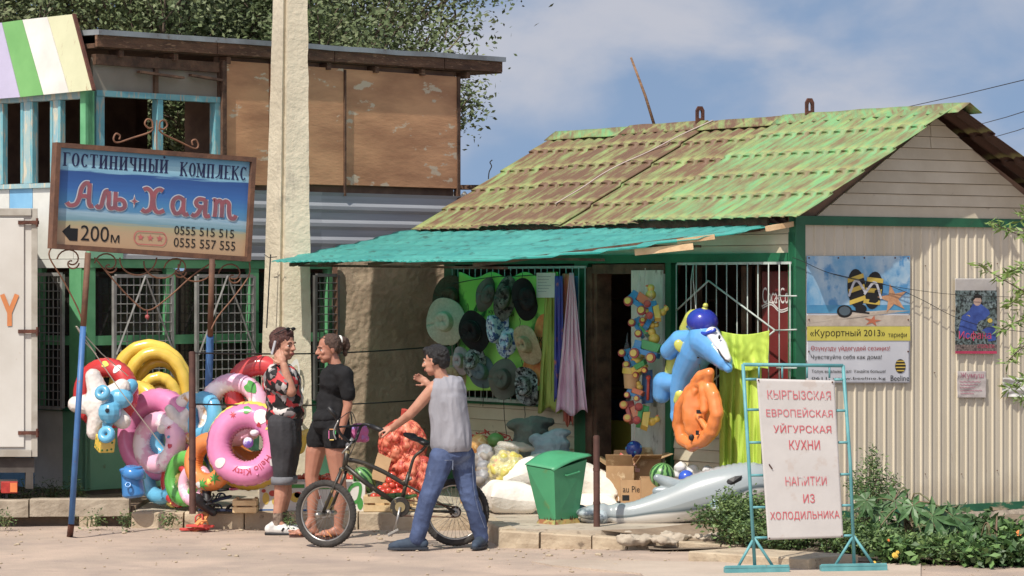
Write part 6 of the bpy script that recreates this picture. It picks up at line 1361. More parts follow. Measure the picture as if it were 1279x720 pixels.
for i in range(26): a = W(random.uniform(590, 652), random.uniform(541, 556), 27.1); m.tube([a, a + V((random.uniform(-.08, .08), 0, random.uniform(-.03, .05))), a + V((random.uniform(-.1, .1), .02, random.uniform(-.05, .03)))], .006, 4)
solo('net_scraps', m, m_net, 'crumpled red netting behind the green melon', 'netting', kind='stuff')
m = M(); c = W(610, 600, 27.1); m.box((W(628, 600, 27.05).x, 27.1, .30), (.62, .3, .34)); solo('produce_bench', m, m_brownwood, 'low bench under the melons and cloth sacks', 'bench')

# ================================================================ GREEN BIN
m_bin = mat('bin_green', (60, 156, 104), (50, 142, 94), sc=3, rough=.42, c3=(96, 140, 80), t3=.70, sc3=6); m_binr = mat('bin_green_rusty', (110, 156, 84), (190, 146, 70), sc=9, rough=.6, c3=(150, 92, 50), t3=.52, sc3=10)
bn = thing('litter_bin', 'green tapered metal litter bin with hinged lid and rusty foot', 'bin', W(694, 657, 24.35))
Yb = 24.35
fl, fm, fr2 = W(673.5, 648, Yb + .14), W(694, 651, Yb), W(722, 648, Yb + .20)
tl, tm_, tr_ = W(657, 580, Yb + .10), W(692, 588, Yb - .05), W(733, 576, Yb + .20)
bk_f = fl + (fr2 - fm); bk_t = tl + (tr_ - tm_) 
zt_b = tm_.z; 
def setz(p, z): return V((p.x, p.y, z))
z0b = fm.z; 
b4 = [setz(fl, z0b), setz(fm, z0b), setz(fr2, z0b), setz(bk_f, z0b)]; t4 = [setz(tl, zt_b + .03), setz(tm_, zt_b), setz(tr_, zt_b + .07), setz(bk_t, zt_b + .12)]
for k in range(4):
    j = (k + 1) % 4; m = M(); q = [b4[k], b4[j], t4[j], t4[k]]; n = (q[1] - q[0]).cross(q[3] - q[0]).normalized(); m.prism(q, -n * .004); part('side_panel', m, m_bin, bn)
cen = (t4[0] + t4[1] + t4[2] + t4[3]) / 4; m = M(); lp = [cen + (p - cen) * 1.04 + V((0, 0, .012)) for p in t4]; lp[2] += V((.03, 0, .03)); nl = 10
lq = Quad(lp[0], lp[1], lp[2], lp[3]); m.grid(lambda u, v: lq(u, v, 0) + V((0, 0, .03 * math.sin(PI * v) * (1 - .5 * u) - .01 * (u > .95))), nl, nl); o = part('lid', m, m_bin, bn, smooth=True); sd_ = o.modifiers.new('t', 'SOLIDIFY'); sd_.thickness = .007
cb = (b4[0] + b4[1] + b4[2] + b4[3]) / 4; zg = W(694, 658, Yb).z
for k in range(4):
    j = (k + 1) % 4; m = M(); a, b = b4[k], b4[j]; q = [setz(cb + (a - cb) * 1.22, zg), setz(cb + (b - cb) * 1.22, zg), b + V((0, 0, .008)), a + V((0, 0, .008))]; m.prism(q, (cb - (a + b) / 2).normalized() * .006); part('foot_skirt', m, m_binr, bn)
m = M(); n = (b4[2] - b4[1]).cross(t4[1] - b4[1]).normalized(); n = n if n.y < 0 else -n; h1 = b4[1].lerp(t4[1], .84).lerp(b4[2].lerp(t4[2], .84), .35); h2 = b4[1].lerp(t4[1], .84).lerp(b4[2].lerp(t4[2], .84), .75); m.tube([h1, h1 + n * .02, h2 + n * .02, h2], .006, 6); part('handle', m, m_bin, bn)
m = M()
for k in range(3): q = b4[0].lerp(b4[1], .1 + .0 * k)
g = random.Random(3)
for i in range(16):
    f, ftop, (a, b, c, d) = g.random(), g.uniform(.02, .08), (b4[0], b4[1], t4[1], t4[0]) if i % 2 else (b4[1], b4[2], t4[2], t4[1])
    nn_ = (b - a).cross(d - a).normalized(); nn_ = nn_ if nn_.y < 0 else -nn_; Q = Quad(a, b, c, d); Q.n = nn_; flat(m, [(f - .03, 0), (f + .03, 0), (f + .012, ftop), (f - .01, ftop * .8)], Q, .0025 + i * .0001)
part('rust_stain', m, m_rust, bn, kind='stuff')

# ================================================================ CARTONS BY THE DOOR, DOLPHIN
m_cardb = mat('scuffed_cardboard', (184, 146, 96), (160, 122, 78), sc=4, rough=.85, c3=(214, 186, 140), t3=.6)
carton('torn brown carton stuffed with packets beside the door', (757, 582, 792, 626), 25.85, .3, m_cardb, flaps=True, yaw=-12, flapang=55)
carton('low brown carton with black lettering above the dolphin', (776, 600, 801, 634), 25.6, .3, m_card, [(m_black, lambda m, Q: (put_text(m, 'au Pie', Q, .08, .55, .92, .78, .002, .03), flat(m, [(.05, .25), (.4, .25), (.4, .45), (.05, .45)], Q, .002)))])
carton('plain brown carton under the striped watermelon', (801, 598, 843, 634), 25.45, .3, m_card)
carton('open carton standing in the doorway behind the others', (790, 574, 826, 600), 25.9, .3, m_cardb, flaps=True, yaw=8, flapang=20)
m_clw = mat('white_cloth', (226, 222, 214), (206, 204, 204), sc=4, rough=.8)
m = M()
for px, py, a in [(850, 585, .06), (862, 590, .07), (874, 594, .05), (845, 594, .05)]: m.ell(W(px, py, 25.35), (a, .08, a * .8))
m = skin(m, .008, 4, lambda p: .02 * nz(p, 12) + .008 * nz(p, 30)); solo('white_cloth', m, m_clw, 'crumpled white cloth heaped beside the striped watermelon', 'cloth', smooth=True)
m = M(); m.ell(W(884, 590, 25.5), (.05, .05, .05)); m.ell(W(898, 596, 25.45), (.04, .05, .03)); m = skin(m, .008, 3, lambda p: .015 * nz(p, 14)); solo('cloth_bundle', m, m_clw, 'small pale bundle against the siding by the yellow curtain', 'cloth', smooth=True)
m = M(); m.ell(W(857, 597, 25.2), .062, n=20); solo('blue_ball', m, pl('ball_blue', (40, 90, 210)), 'blue ball half sunk in the white cloth behind the dolphin', 'ball', smooth=True)
m = M()
for i in range(7): c = W(random.uniform(762, 800), random.uniform(572, 590), 25.9); m.box(c, (.09, .05, .03), Matrix.Rotation(random.uniform(-1, 1), 3, 'Y') @ Matrix.Rotation(random.uniform(-1, 1), 3, 'Z'))
solo('packets', m, mat('bright_packets', (220, 216, 210), (210, 70, 60), sc=9, rough=.4), 'bright packets poking out of the torn carton', 'packets', kind='stuff')

def dolphin_mat(name, a, b, c=None):
    m = bpy.data.materials.new(name); m.use_nodes = True; n = m.node_tree.nodes; l = m.node_tree.links; bs = n['Principled BSDF']; bs.inputs['Roughness'].default_value = .3; bs.inputs['Coat Weight'].default_value = .4
    at = n.new('ShaderNodeAttribute'); at.attribute_name = 'su'; se = n.new('ShaderNodeSeparateXYZ'); l.new(at.outputs['Vector'], se.inputs[0]); rp = n.new('ShaderNodeValToRGB'); e = rp.color_ramp.elements; e[0].position = 0; e[0].color = lin(b); e[1].position = 1; e[1].color = lin(a)
    x = e.new(.30); x.color = lin(b); x = e.new(.36); x.color = lin(c or a); x = e.new(.46); x.color = lin(a)
    l.new(se.outputs[0], rp.inputs[0]); l.new(rp.outputs[0], bs.inputs['Base Color']); return m
gd = thing('inflatable_dolphin', 'large grey inflatable dolphin lying along the pavement edge', 'inflatable dolphin', W(840, 660, 24.6))
YD = 24.55; s = YD / F
spine = [(724, 643), (742, 643), (762, 642), (790, 642), (830, 634), (875, 620), (915, 610), (945, 604), (968, 606), (990, 612)]; rad = [7, 13, 14, 15, 22, 29, 30, 26, 16, 9]
pts = bez([(x, y, r) for (x, y), r in zip(spine, rad)], 6); m = M(); su = []
def dol(u, v):
    k = u * (len(pts) - 1); i = min(len(pts) - 2, int(k)); f = k - i; x = pts[i][0] * (1 - f) + pts[i + 1][0] * f; y = pts[i][1] * (1 - f) + pts[i + 1][1] * f; r = pts[i][2] * (1 - f) + pts[i + 1][2] * f
    if u < .01 or u > .99: r *= .3
    pinch = 1 - .22 * math.exp(-((x - 762) / 5) ** 2)
    dx = pts[i + 1][0] - pts[i][0]; dy = pts[i + 1][1] - pts[i][1]; q = math.hypot(dx, dy); nx, ny = dy / q, -dx / q
    a = 2 * PI * v; rr = r * pinch * (1 + .025 * math.sin(x * .9) * abs(math.sin(a)) ** 8)
    su.append((.5 + .5 * math.sin(a) + .08 * math.sin(x * .045), 0, 0)); return W(x + nx * rr * math.sin(a), y + ny * rr * math.sin(a), YD) + V((0, -1, 0)) * (rr * s * .9 * math.cos(a))
m.grid(dol, 120, 28); o = part('body', m, dolphin_mat('dolphin_grey', (152, 162, 164), (222, 220, 214), (80, 100, 110)), gd, smooth=True); set_su(o, su)
m_dg = pl('dolphin_fin_grey', (158, 170, 172), c2=(128, 142, 148), sc=4)
m = M(); chain(m, [W(846, 608, YD), W(834, 603, YD), W(821, 597, YD)], [.06, .05, .032]); chain(m, [W(852, 606, YD), W(832, 614, YD), W(820, 614, YD)], [.045, .05, .035]); part('dorsal_fin', skin(m, .007, 6), m_dg, gd, smooth=True)
m = M(); chain(m, [W(893, 630, YD - .14), W(905, 642, YD - .24), W(918, 652, YD - .26)], [.045, .05, .03]); m.ell(W(906, 642, YD - .22), (.09, .045, .06), Matrix.Rotation(.6, 3, 'Y')); part('flipper', skin(m, .007, 6), pl('fin_white_blue', (200, 212, 216), c3=(120, 150, 164), t3=.55, sc3=8), gd, smooth=True)
m = M(); m.ell(W(733, 641, YD - .02), (.085, .12, .045)); m.ell(W(724, 636, YD + .12), (.06, .08, .035)); m.ell(W(750, 646, YD - .05), (.06, .10, .06)); part('tail_fluke', skin(m, .007, 4), pl('fluke_dark', (92, 104, 114), c3=(176, 190, 196), t3=.52, sc3=5), gd, smooth=True)
m = M()
ctr = (917, 604)
for i in range(20): a = 2 * PI * i / 20
poly = [(905, 606), (909, 599), (918, 595), (927, 594), (926, 600), (918, 608), (909, 611)]
cc2 = W(916, 602, YD - 30 * s * .87 - .01); b0 = len(m.v); m.v.append(tuple(cc2))
for (x, y) in poly: m.v.append(tuple(W(x, y, YD - 30 * s * .80 - .006)))
for i in range(7): m.f.append([b0, b0 + 1 + i, b0 + 1 + (i + 1) % 7]); m.mi.append(0)
part('eye_patch', m, m_black, gd)
# ================================================================ HATS, BANNER, SCARVES
def cloth(name, label, cat, px0, py0, px1, py1, p, mt, folds=5, amp=.03, wtop=1.0, wbot=1.0, group=None, hem=0, fr=SF, seed=0, droop=0, parent=None, nu=60, nv=30, sheer=False):
    def fn(u, v):
        w = wtop + (wbot - wtop) * v; x = .5 + (u - .5) * w; px = px0 + (px1 - px0) * x; py = py0 + (py1 - py0) * v + hem * math.sin(u * PI * 3 + seed) * v + droop * math.sin(u * PI) * (1 - v)
        a = amp * (.35 + .65 * v) * (.6 * math.sin(u * 2 * PI * folds + 2.6 * noise.noise(V((u * 3, v * 1.6, seed)))) + 1.5 * noise.noise(V((u * 5, v * 2.2, seed + 2))) + .5 * noise.noise(V((u * 14, v * 6, seed))))
        return fr.H(px, py, p + a)
    m = M(); m.grid(fn, nu, nv)
    o = part(name, m, mt, parent, smooth=True) if parent else solo(name, m, mt, label, cat, group, smooth=True)
    sd_ = o.modifiers.new('t', 'SOLIDIFY'); sd_.thickness = .003; return o
m_ban = mat('banner_lime', (136, 232, 60), (166, 240, 86), sc=2, rough=.5, c3=(70, 150, 46), t3=.60, sc3=3)
bnr = thing('fabric_banner', 'lime green juice banner tied behind the row of hats', 'banner', SF.H(640, 500, .1))
def bq(u, v, o=0):
    px = 573 + (697 - 573) * u; py = 488 + (340 - 488) * v + 7 * math.sin(u * PI * 3) ** 2 * v * (1 if u < .9 else 0)
    return SF.H(px, py, .10 + .014 * math.sin(u * 17 + 2 * v) * v + o)
m = M(); m.grid(bq, 50, 30); o = part('sheet', m, m_ban, bnr, smooth=True); sd_ = o.modifiers.new('t', 'SOLIDIFY'); sd_.thickness = .002
def bset(nm, mt, fn): m = M(); fn(m); part(nm, m, mt, bnr)
bset('leaf_print', mat('print_darkgreen', (26, 120, 40)), lambda m: [flat(m, [(cx + .05 * math.cos(a + t) * k, cy + .05 * math.sin(a + t) * k * .9) for t, k in ((0, 1), (2.2, .5), (3.14, .9), (4.1, .5))], bq, .006 + i * .0003) for i, (cx, cy, a) in enumerate([(.12, .62, .5), (.17, .72, 1.4), (.2, .6, 2.4), (.14, .52, 0), (.25, .66, 1), (.3, .86, .3), (.22, .85, .9)])])
bset('berry_print', mat('print_berry', (200, 24, 40)), lambda m: disc(m, .2, .80, .03, .05, bq, .0085))
bset('fruit_print', mat('print_juice', (226, 110, 40), (240, 170, 60), sc=14), lambda m: (disc(m, .86, .50, .10, .18, bq, .006), disc(m, .80, .18, .16, .14, bq, .0065)))
bset('lettering', ink, lambda m: (put_text(m, 'пе!', bq, .55, .40, .66, .49, .0085, .02), put_text(m, 'Урюк', bq, .72, .40, .90, .49, .009, .02), put_text(m, 'УП', bq, .80, .30, .88, .37, .009, .02), put_text(m, 'кубанской', bq, .30, .64, .55, .69, .009, .02)))
nq = Quad(SF.H(670, 372, .15), SF.H(693, 372, .15), SF.H(693, 341, .15), SF.H(670, 341, .15)); nq.n = SF.n
pn = thing('paper_note', 'white handwritten paper note clipped to the green banner', 'note', nq(.5, 0)); m = M(); m.grid(lambda u, v: nq(u, v, .004 * math.sin(u * 5)), 8, 8); o = part('sheet', m, m_white, pn); sd_ = o.modifiers.new('t', 'SOLIDIFY'); sd_.thickness = .0015
m = M()
for i in range(6): stroke(m, [(.12 + .06 * t, .85 - i * .12 + .012 * math.sin(t * 2.7 + i)) for t in range(13 - (i % 3) * 2)], .014, nq, .007)
part('handwriting', m, mat('pen_grey', (120, 120, 140)), pn)

def camo(name, a, b, c, s=16): return mat(name, a, b, sc=s, rough=.85, c3=c, t3=.54, sc3=s * 1.3, w3=.02, bump=.2)
GH = 'sun hats hanging on the window grille'; HATS = []
def hat(label, px, py, rx, rz, mt, p=.2, yaw=0, roll=0, crown=.10, cr=.52, face=1, band=None, wav=.02, dent=.25, droop=.015):
    c = SF.H(px, py, p); s = c.y / F; n = (SF.n * .35 + V((0, -1, 0)) * .65 + V((math.sin(R(yaw)), 0, .05))).normalized() * face
    x = n.cross(ZUP).normalized() * (1 if face > 0 else -1); z = V((0, 0, 1)); q = Matrix.Rotation(R(roll), 3, V((0, 1, 0))); x = q @ x; z = q @ z; a_, b_ = rx * s, rz * s
    t = thing('sun_hat', label, 'hat', c - V((0, 0, b_)), GH)
    def fn(u, v):
        g = 2 * PI * u; k = v
        if k < .5: r = 1 - (1 - cr) * (k / .5); h = droop * (1 - k / .5) ** 2 * -1 + wav * math.sin(3 * g + px) * (1 - k / .5) ** 2
        else:
            e = (k - .5) / .5
            if e < .6: r = cr * (1 - .12 * e / .6); h = crown * e / .6
            else: f = (e - .6) / .4; r = cr * .88 * (1 - f ** 1.3); h = crown + crown * .10 * math.sin(f * PI) - dent * crown * f * (abs(math.sin(g)) < .75) * (1 - .3 * abs(math.sin(g)))
        return c + x * (a_ * r * math.cos(g)) + z * (b_ * r * math.sin(g)) + n * h
    m = M(); m.grid(fn, 40, 30); o = part('shell', m, mt, t, smooth=True); sd_ = o.modifiers.new('t', 'SOLIDIFY'); sd_.thickness = .004
    if band:
        m = M(); m.grid(lambda u, v: c + x * (a_ * cr * 1.02 * math.cos(2 * PI * u)) + z * (b_ * cr * 1.02 * math.sin(2 * PI * u)) + n * (.004 + .028 * v), 36, 1); part('band', m, band, t, smooth=True)
    m = M(); e = c + z * b_ * .95; m.tube([e, e + V((.01, .02, .03)), e + V((.0, .04, .07))], .0025, 4); part('hanging_loop', m, m_black, t)
    HATS.append(t); return t
st_w = mat('straw_cream', (206, 210, 186), (186, 192, 166), sc=40, rough=.8, bump=.4, bsc=60); st_b = mat('straw_brown', (92, 80, 58), (70, 60, 42), sc=40, rough=.85, bump=.4, bsc=60); st_y = mat('straw_beige', (190, 172, 128), (168, 148, 106), sc=40, rough=.85, bump=.4, bsc=60); f_blk = mat('felt_black', (34, 34, 36), (24, 24, 26), sc=6, rough=.9); f_gry = mat('felt_grey', (112, 114, 106), (94, 96, 88), sc=6, rough=.9); f_olv = mat('cotton_olive_grey', (110, 112, 100), (92, 96, 84), sc=6, rough=.9)
cm1 = camo('camo_grey', (120, 124, 112), (56, 60, 54), (30, 30, 28)); cm2 = camo('camo_zebra', (178, 188, 184), (60, 66, 66), (26, 28, 28), 22); cm3 = camo('camo_blue_white', (150, 190, 220), (220, 230, 236), (60, 90, 150), 20); f_pnk = mat('cotton_mauve', (196, 184, 190), (176, 164, 170), sc=5, rough=.9); f_bg = mat('cotton_blue_grey', (110, 134, 142), (90, 112, 120), sc=5, rough=.9)
hat('wide dark brown straw hat partly behind the cream one at top left', 563, 372, 25, 28, st_b, .14, roll=8, cr=.45, face=1)
hat('cream woven straw hat with ruffled brim', 556, 402, 26, 30, st_w, .24, roll=-10, cr=.42, wav=.03, band=st_w)
hat('pale straw hat behind the boy at the bottom left', 569, 470, 17, 26, st_y, .16, roll=-15)
hat('grey felt hat hanging sideways near the top of the banner', 607, 368, 12, 22, f_gry, .2, yaw=35, roll=16)
hat('black felt cowboy hat facing out', 592, 414, 21, 27, f_blk, .27, yaw=-10, roll=-18, cr=.5, band=f_gry, dent=.4)
hat('grey mottled camouflage hat at top centre', 631, 373, 14, 29, cm1, .19, yaw=10, roll=12, crown=.12)
hat('wide black hat beside the paper note', 656, 374, 16, 27, f_blk, .21, yaw=30, roll=-10)
hat('blue flowered sun hat hanging long in the centre', 626, 412, 13, 36, cm3, .17, roll=-6, yaw=-30, crown=.14)
hat('small blue and white bucket hat with black cord', 634, 427, 11, 17, cm3, .23, roll=5, cr=.6, band=f_blk)
hat('beige straw cowboy hat with laced edge at right', 658, 431, 18, 26, st_y, .22, yaw=-15, roll=-22, cr=.42, band=f_blk, dent=.5)
hat('zebra patterned hat under the black cowboy hat', 592, 452, 14, 20, cm2, .25, roll=14, crown=.12)
hat('pale mauve hat peeping out left of the zebra hat', 575, 451, 11, 18, f_pnk, .19, roll=-6)
hat('blue grey hat with wide brim low in the centre', 601, 464, 18, 22, f_bg, .17, roll=-25)
hat('olive grey bucket hat with camouflage crown', 629, 474, 20, 26, f_olv, .28, roll=6, cr=.50, band=cm1)
hat('crumpled black and white camouflage hat at bottom right', 657, 483, 16, 25, cm2, .22, roll=-14, crown=.14, wav=.05)
m = M(); pts = [(566, 355), (590, 350), (620, 346), (650, 345), (690, 342)]
m.tube([SF.H(x, y, .13) for x, y in bez(pts, 5)], .004, 5); solo('hat_line', m, m_wire, 'cord strung across the window grille for the hats', 'cord', smooth=True)
for i, (px, y0, y1) in enumerate([(603, 480, 508), (629, 500, 545), (655, 508, 528)]):
    m = M(); m.tube([SF.H(px, y0, .2), SF.H(px + 1, (y0 + y1) / 2, .2), SF.H(px + (4 if i == 1 else 0), y1, .2)], .003, 4); part('chin_cord', m, m_wire, HATS[(-3, -2, -1)[i]])
m_shl = mat('scarf_yellowgreen', (182, 190, 70), (150, 168, 50), sc=2.5, rough=.7, alpha=.9); m_spk = mat('scarf_pink', (232, 190, 208), (218, 170, 194), sc=2, rough=.7); m_sbl = mat('scarf_blue', (50, 76, 170), (90, 70, 160), sc=4, rough=.6, c3=(220, 120, 60), t3=.6); m_sor = mat('scarf_orange', (222, 130, 60), (200, 90, 80), sc=3, rough=.7); m_sblu = mat('scarf_teal_blue', (50, 130, 170), (40, 100, 150), sc=3, rough=.7)
GS = 'beach scarves hanging by the door'
cloth('scarf', 'sheer yellow green scarf at the left of the hanging scarves', 'scarf', 672, 340, 706, 513, .13, m_shl, 3, .025, .35, 1.0, GS, 4, seed=1)
cloth('scarf', 'narrow deep blue scarf between the yellow green and pink ones', 'scarf', 692, 345, 704, 500, .16, m_sbl, 2, .02, .8, 1.0, GS, 3, seed=2)
cloth('scarf', 'pointed orange scarf hanging behind the pink scarf', 'scarf', 698, 342, 722, 530, .12, m_sor, 2, .02, .6, .5, GS, 4, seed=4)
cloth('scarf', 'long pale pink scarf hanging nearest the door', 'scarf', 694, 341, 734, 516, .19, m_spk, 4, .03, .12, 1.0, GS, 4, seed=3)
cloth('scarf', 'blue patterned towel hanging behind the scarves at the window edge', 'towel', 712, 345, 722, 440, .09, m_sblu, 1, .01, 1, 1, None, 1, seed=5)
m_chart = mat('curtain_chartreuse', (196, 222, 30), (172, 204, 20), sc=1.5, rough=.6, alpha=.93)
cur = thing('sheer_curtain', 'sheer chartreuse curtain hanging beside the blue dolphin', 'curtain', SF.H(930, 595, .25))
cloth('drape', '', '', 899, 424, 951, 596, .25, m_chart, 5, .035, 1, 1.0, parent=cur, hem=2, seed=8, nu=90)
cloth('folded_top', '', '', 897, 413, 961, 462, .32, m_chart, 5, .02, 1, .95, parent=cur, hem=2, seed=9, droop=5, nu=90)

# ================================================================ TOYS BY THE DOOR
tc_ = {k: pl('toy_' + k, v, rough=.35, coat=.3) for k, v in dict(blue=(50, 150, 214), red=(222, 70, 50), yellow=(246, 206, 40), green=(60, 180, 90), navy=(190, 60, 60), orange=(240, 120, 50), tan=(220, 170, 110)).items()}
m_bagc = mat('toy_bag_film', (230, 235, 240), rough=.1, alpha=.07, spec=.8, bump=.5, bsc=30)
def toy(label, px, py, kind, rot, ca, cb, sc=1.0):
    sc *= 1.5; c = SF.H(px, py, .30); t = thing('toy_truck' if kind != 'bucket' else 'toy_bucket', label, 'toy', c - V((0, 0, .06 * sc)), 'plastic toys hanging in bags by the doorway')
    Rm = Matrix.Rotation(R(rot), 3, 'Y') @ Matrix.Rotation(R(-25), 3, 'Z'); P = lambda x, y, z: c + Rm @ V((x * sc, y * sc, z * sc)); S = sc
    if kind == 'bucket':
        m = M(); m.lathe([(.035 * S, -.06 * S), (.052 * S, .05 * S), (.056 * S, .055 * S), (.050 * S, .057 * S), (.03 * S, -.05 * S)], c, Rm @ V((0, 0, 1)), 20, cap=False); part('pail', m, tc_[ca], t, smooth=True)
        m = M(); m.tube([P(.055 * math.cos(a), 0, .055 + .05 * math.sin(a)) for a in [PI * i / 12 for i in range(13)]], .004, 6); part('handle', m, tc_[cb], t, smooth=True)
        m = M(); m.lathe([(.054 * S, .02 * S), (.054 * S, .05 * S)], c, Rm @ V((0, 0, 1)), 20, cap=False); part('rim', m, tc_['yellow'], t, smooth=True)
    else:
        m = M(); m.box(P(0, 0, 0), (.15 * S, .06 * S, .03 * S), Rm); m.box(P(-.05, 0, .03), (.045 * S, .055 * S, .05 * S), Rm); part('chassis', skin(m, .005, 2), tc_[ca], t, smooth=True)
        m = M(); m.prism([P(-.02, -.035, .018), P(.075, -.035, .018), P(.088, -.04, .065), P(-.03, -.04, .065)], Rm @ V((0, .075 * S, 0))); part('tipper', m, tc_[cb], t, bevel=.003)
        m = M(); m.ell(P(.025, 0, .085), (.032 * S, .028 * S, .03 * S)); m.ell(P(.005, -.01, .118), .022 * S); part('duck', skin(m, .004, 3), tc_['yellow'], t, smooth=True)
        m = M(); m.ell(P(-.016, -.02, .116), (.012 * S, .008 * S, .006 * S), None, 8); part('beak', m, tc_['orange'], t)
        for sx in (-.05, .05):
            m = M(); m.lathe([(.006, -.012), (.027 * S, -.012), (.029 * S, 0), (.027 * S, .012), (.006, .012)], P(sx, -.038, -.018), Rm @ V((0, 1, 0)), 18); w_ = part('wheel', m, tc_['navy'] if ca != 'navy' else tc_['orange'], t, smooth=True, sharp=40)
            m = M(); m.lathe([(.002, -.004), (.019 * S, -.003), (.019 * S, .003)], P(sx, -.052, -.018), Rm @ V((0, 1, 0)), 12); part('hub', m, tc_['yellow' if cb != 'yellow' else 'red'], w_)
    m = M(); m.tube([c + V((0, 0, .07 * S)), c + V((0, 0, .13 * S)), c + V((.005, .01, .20 * S))], [.035, .012, .004], 6); part('bag_neck', m, m_bagc, t, smooth=True)
toy('toy truck with orange tipper and yellow duck at the top of the string', 798, 381, 'truck', 35, 'blue', 'orange', .95); toy('small teal and yellow toy hanging right of the top truck', 813, 389, 'truck', 80, 'blue', 'yellow', .7); toy('blue toy truck with green tipper, second from the top', 797, 411, 'truck', 60, 'blue', 'green', .75)
toy('toy truck with green tipper and large wheels, middle of the string', 807, 441, 'truck', 15, 'blue', 'green', 1.0); toy('light blue toy truck hanging low on the doorway side', 783, 450, 'truck', 70, 'blue', 'blue', .75); toy('tan toy sand bucket with yellow rim', 789, 472, 'bucket', 5, 'tan', 'blue', 1.0)
toy('toy truck with orange tipper beside a green one near the bottom', 785, 516, 'truck', 75, 'navy', 'orange', .8); toy('green toy truck with yellow duck, lowest on the string', 799, 520, 'truck', 100, 'green', 'yellow', .8)
toy('orange toy truck with blue tipper tucked behind the top two', 806, 398, 'truck', 120, 'orange', 'blue', .6); toy('small yellow toy truck squeezed above the sand bucket', 800, 462, 'truck', -30, 'yellow', 'green', .6); toy('small red and blue toy truck beside the packet', 792, 494, 'truck', 20, 'blue', 'orange', .6)
bp_ = thing('toy_packet', 'dark blue packet with red toy hanging behind the sand bucket', 'packet', SF.H(809, 505, .2)); m = M(); q = [SF.H(803, 505, .22), SF.H(816, 503, .22), SF.H(815, 462, .22), SF.H(804, 464, .22)]; m.prism(q, SF.n * .015); part('card', m, mat('packet_navy', (50, 66, 110), (70, 130, 190), sc=10), bp_); m = M(); m.tube([SF.H(809, 500, .25), SF.H(810, 474, .25)], .012, 8); m.ell(SF.H(810, 472, .25), .022); part('toy', m, tc_['red'], bp_, smooth=True)
m = M(); m.ell(SF.H(792, 561, .3), .068, n=24); bb = solo('hanging_ball', m, pl('ball_navy', (24, 66, 170)), 'small dark blue ball hanging below the string of toys', 'ball', smooth=True)
m = M(); c = SF.H(792, 561, .3)
for i in range(8): a = i * 2.4; z_ = -.8 + i * .22; q = math.sqrt(1 - z_ * z_); n = V((math.cos(a) * q, math.sin(a) * q, z_)); m.ell(c + n * .062, (.013, .013, .013), None, 6)
part('panel', m, tc_['blue'], bb, kind='stuff')
m = M(); m.tube([SF.H(806, 335, .25), SF.H(803, 380, .26), SF.H(800, 440, .26), SF.H(794, 500, .28), SF.H(792, 553, .3)], .0035, 4); solo('toy_string', m, mat('white_string', (210, 206, 196)), 'white string holding the toys by the doorway', 'string')

# blue dolphin with cap
bdn = thing('inflatable_dolphin', 'blue inflatable dolphin with cap hanging before the right window', 'inflatable dolphin', SF.H(860, 527, .45))
PD = .45; H_ = lambda x, y, d=0: SF.H(x, y, PD) + V((0, -d, 0)); s = H_(870, 450).y / F
m_bd = pl('dolphin_blue', (84, 166, 236)); m_by = pl('dolphin_yellow', (206, 206, 60)); m_bw = pl('dolphin_white', (236, 236, 240)); m_cap = pl('cap_royal_blue', (38, 54, 180))
m = M(); chain(m, [H_(880, 422), H_(870, 440), H_(857, 465), H_(850, 488), H_(845, 512)], [21 * s, 22 * s, 18 * s, 14 * s, 8 * s], 20); chain(m, [H_(880, 426, .02), H_(893, 438, .03), H_(904, 452, .05), H_(909, 460, .05)], [21 * s, 17 * s, 11 * s, 6 * s], 16); m.ell(H_(846, 516), (9 * s, .04, 14 * s), Matrix.Rotation(.3, 3, 'Y')); part('body', skin(m, .007, 8), m_bd, bdn, smooth=True)
m = M(); chain(m, [H_(866, 420, .08), H_(848, 425, .12), H_(835, 438, .13)], [9 * s, 13 * s, 12 * s], 16); part('fin', skin(m, .007, 6), m_bd, bdn, smooth=True)
m = M(); m.ell(H_(851, 433, .185), (12 * s, .022, 8 * s), Matrix.Rotation(.6, 3, 'Y'), 16); part('fin_patch', m, m_by, bdn, smooth=True)
m = M(); chain(m, [H_(842, 478, .04), H_(828, 478, .08), H_(826, 492, .08)], [10 * s, 14 * s, 12 * s], 16); part('tail_lobe', skin(m, .007, 6), m_bd, bdn, smooth=True)
m = M(); chain(m, [H_(845, 446, -.02), H_(838, 470, -.03)], [12 * s, 9 * s]); chain(m, [H_(868, 400, -.03), H_(860, 412, -.02)], [14 * s, 12 * s]); chain(m, [H_(850, 492, .06), H_(846, 500, .07)], [8 * s, 6 * s]); part('belly', skin(m, .007, 4), m_by, bdn, smooth=True)
m = M(); chain(m, [H_(889, 417, .06), H_(900, 432, .075), H_(908, 448, .07)], [9 * s, 8 * s, 5 * s], 14); part('cheek', skin(m, .007, 5), m_bw, bdn, smooth=True)
m = M(); m.ell(H_(877, 402, .02), (20 * s, .13, 17 * s), Matrix.Rotation(.1, 3, 'Y'), 24); m.v = [tuple(v) for v in m.v]; part('cap', m, m_cap, bdn, smooth=True)
m = M(); m.lathe([(.030, -.004), (.02, .01), (.004, .016)], H_(880, 386, .02), V((.05, -.2, 1)), 16); m.ell(H_(881, 382, .02), .022); part('cap_button', m, m_by, bdn, smooth=True)
m = M(); m.tube([H_(x, y, d) for x, y, d in [(858, 408, .12), (868, 415, .155), (880, 417, .155), (892, 412, .13)]], .016, 8); part('cap_brim', m, pl('cap_brim_blue', (30, 70, 200)), bdn, smooth=True)
m = M(); flat(m, [(0, 0), (1, .3), (.5, .6), (.6, 1), (.1, .7)], lambda u, v, o=0: H_(864 + 11 * u, 403 - 12 * v, .142 + .03 * u * 0), 0) ; part('cap_flash', m, m_bw, bdn)
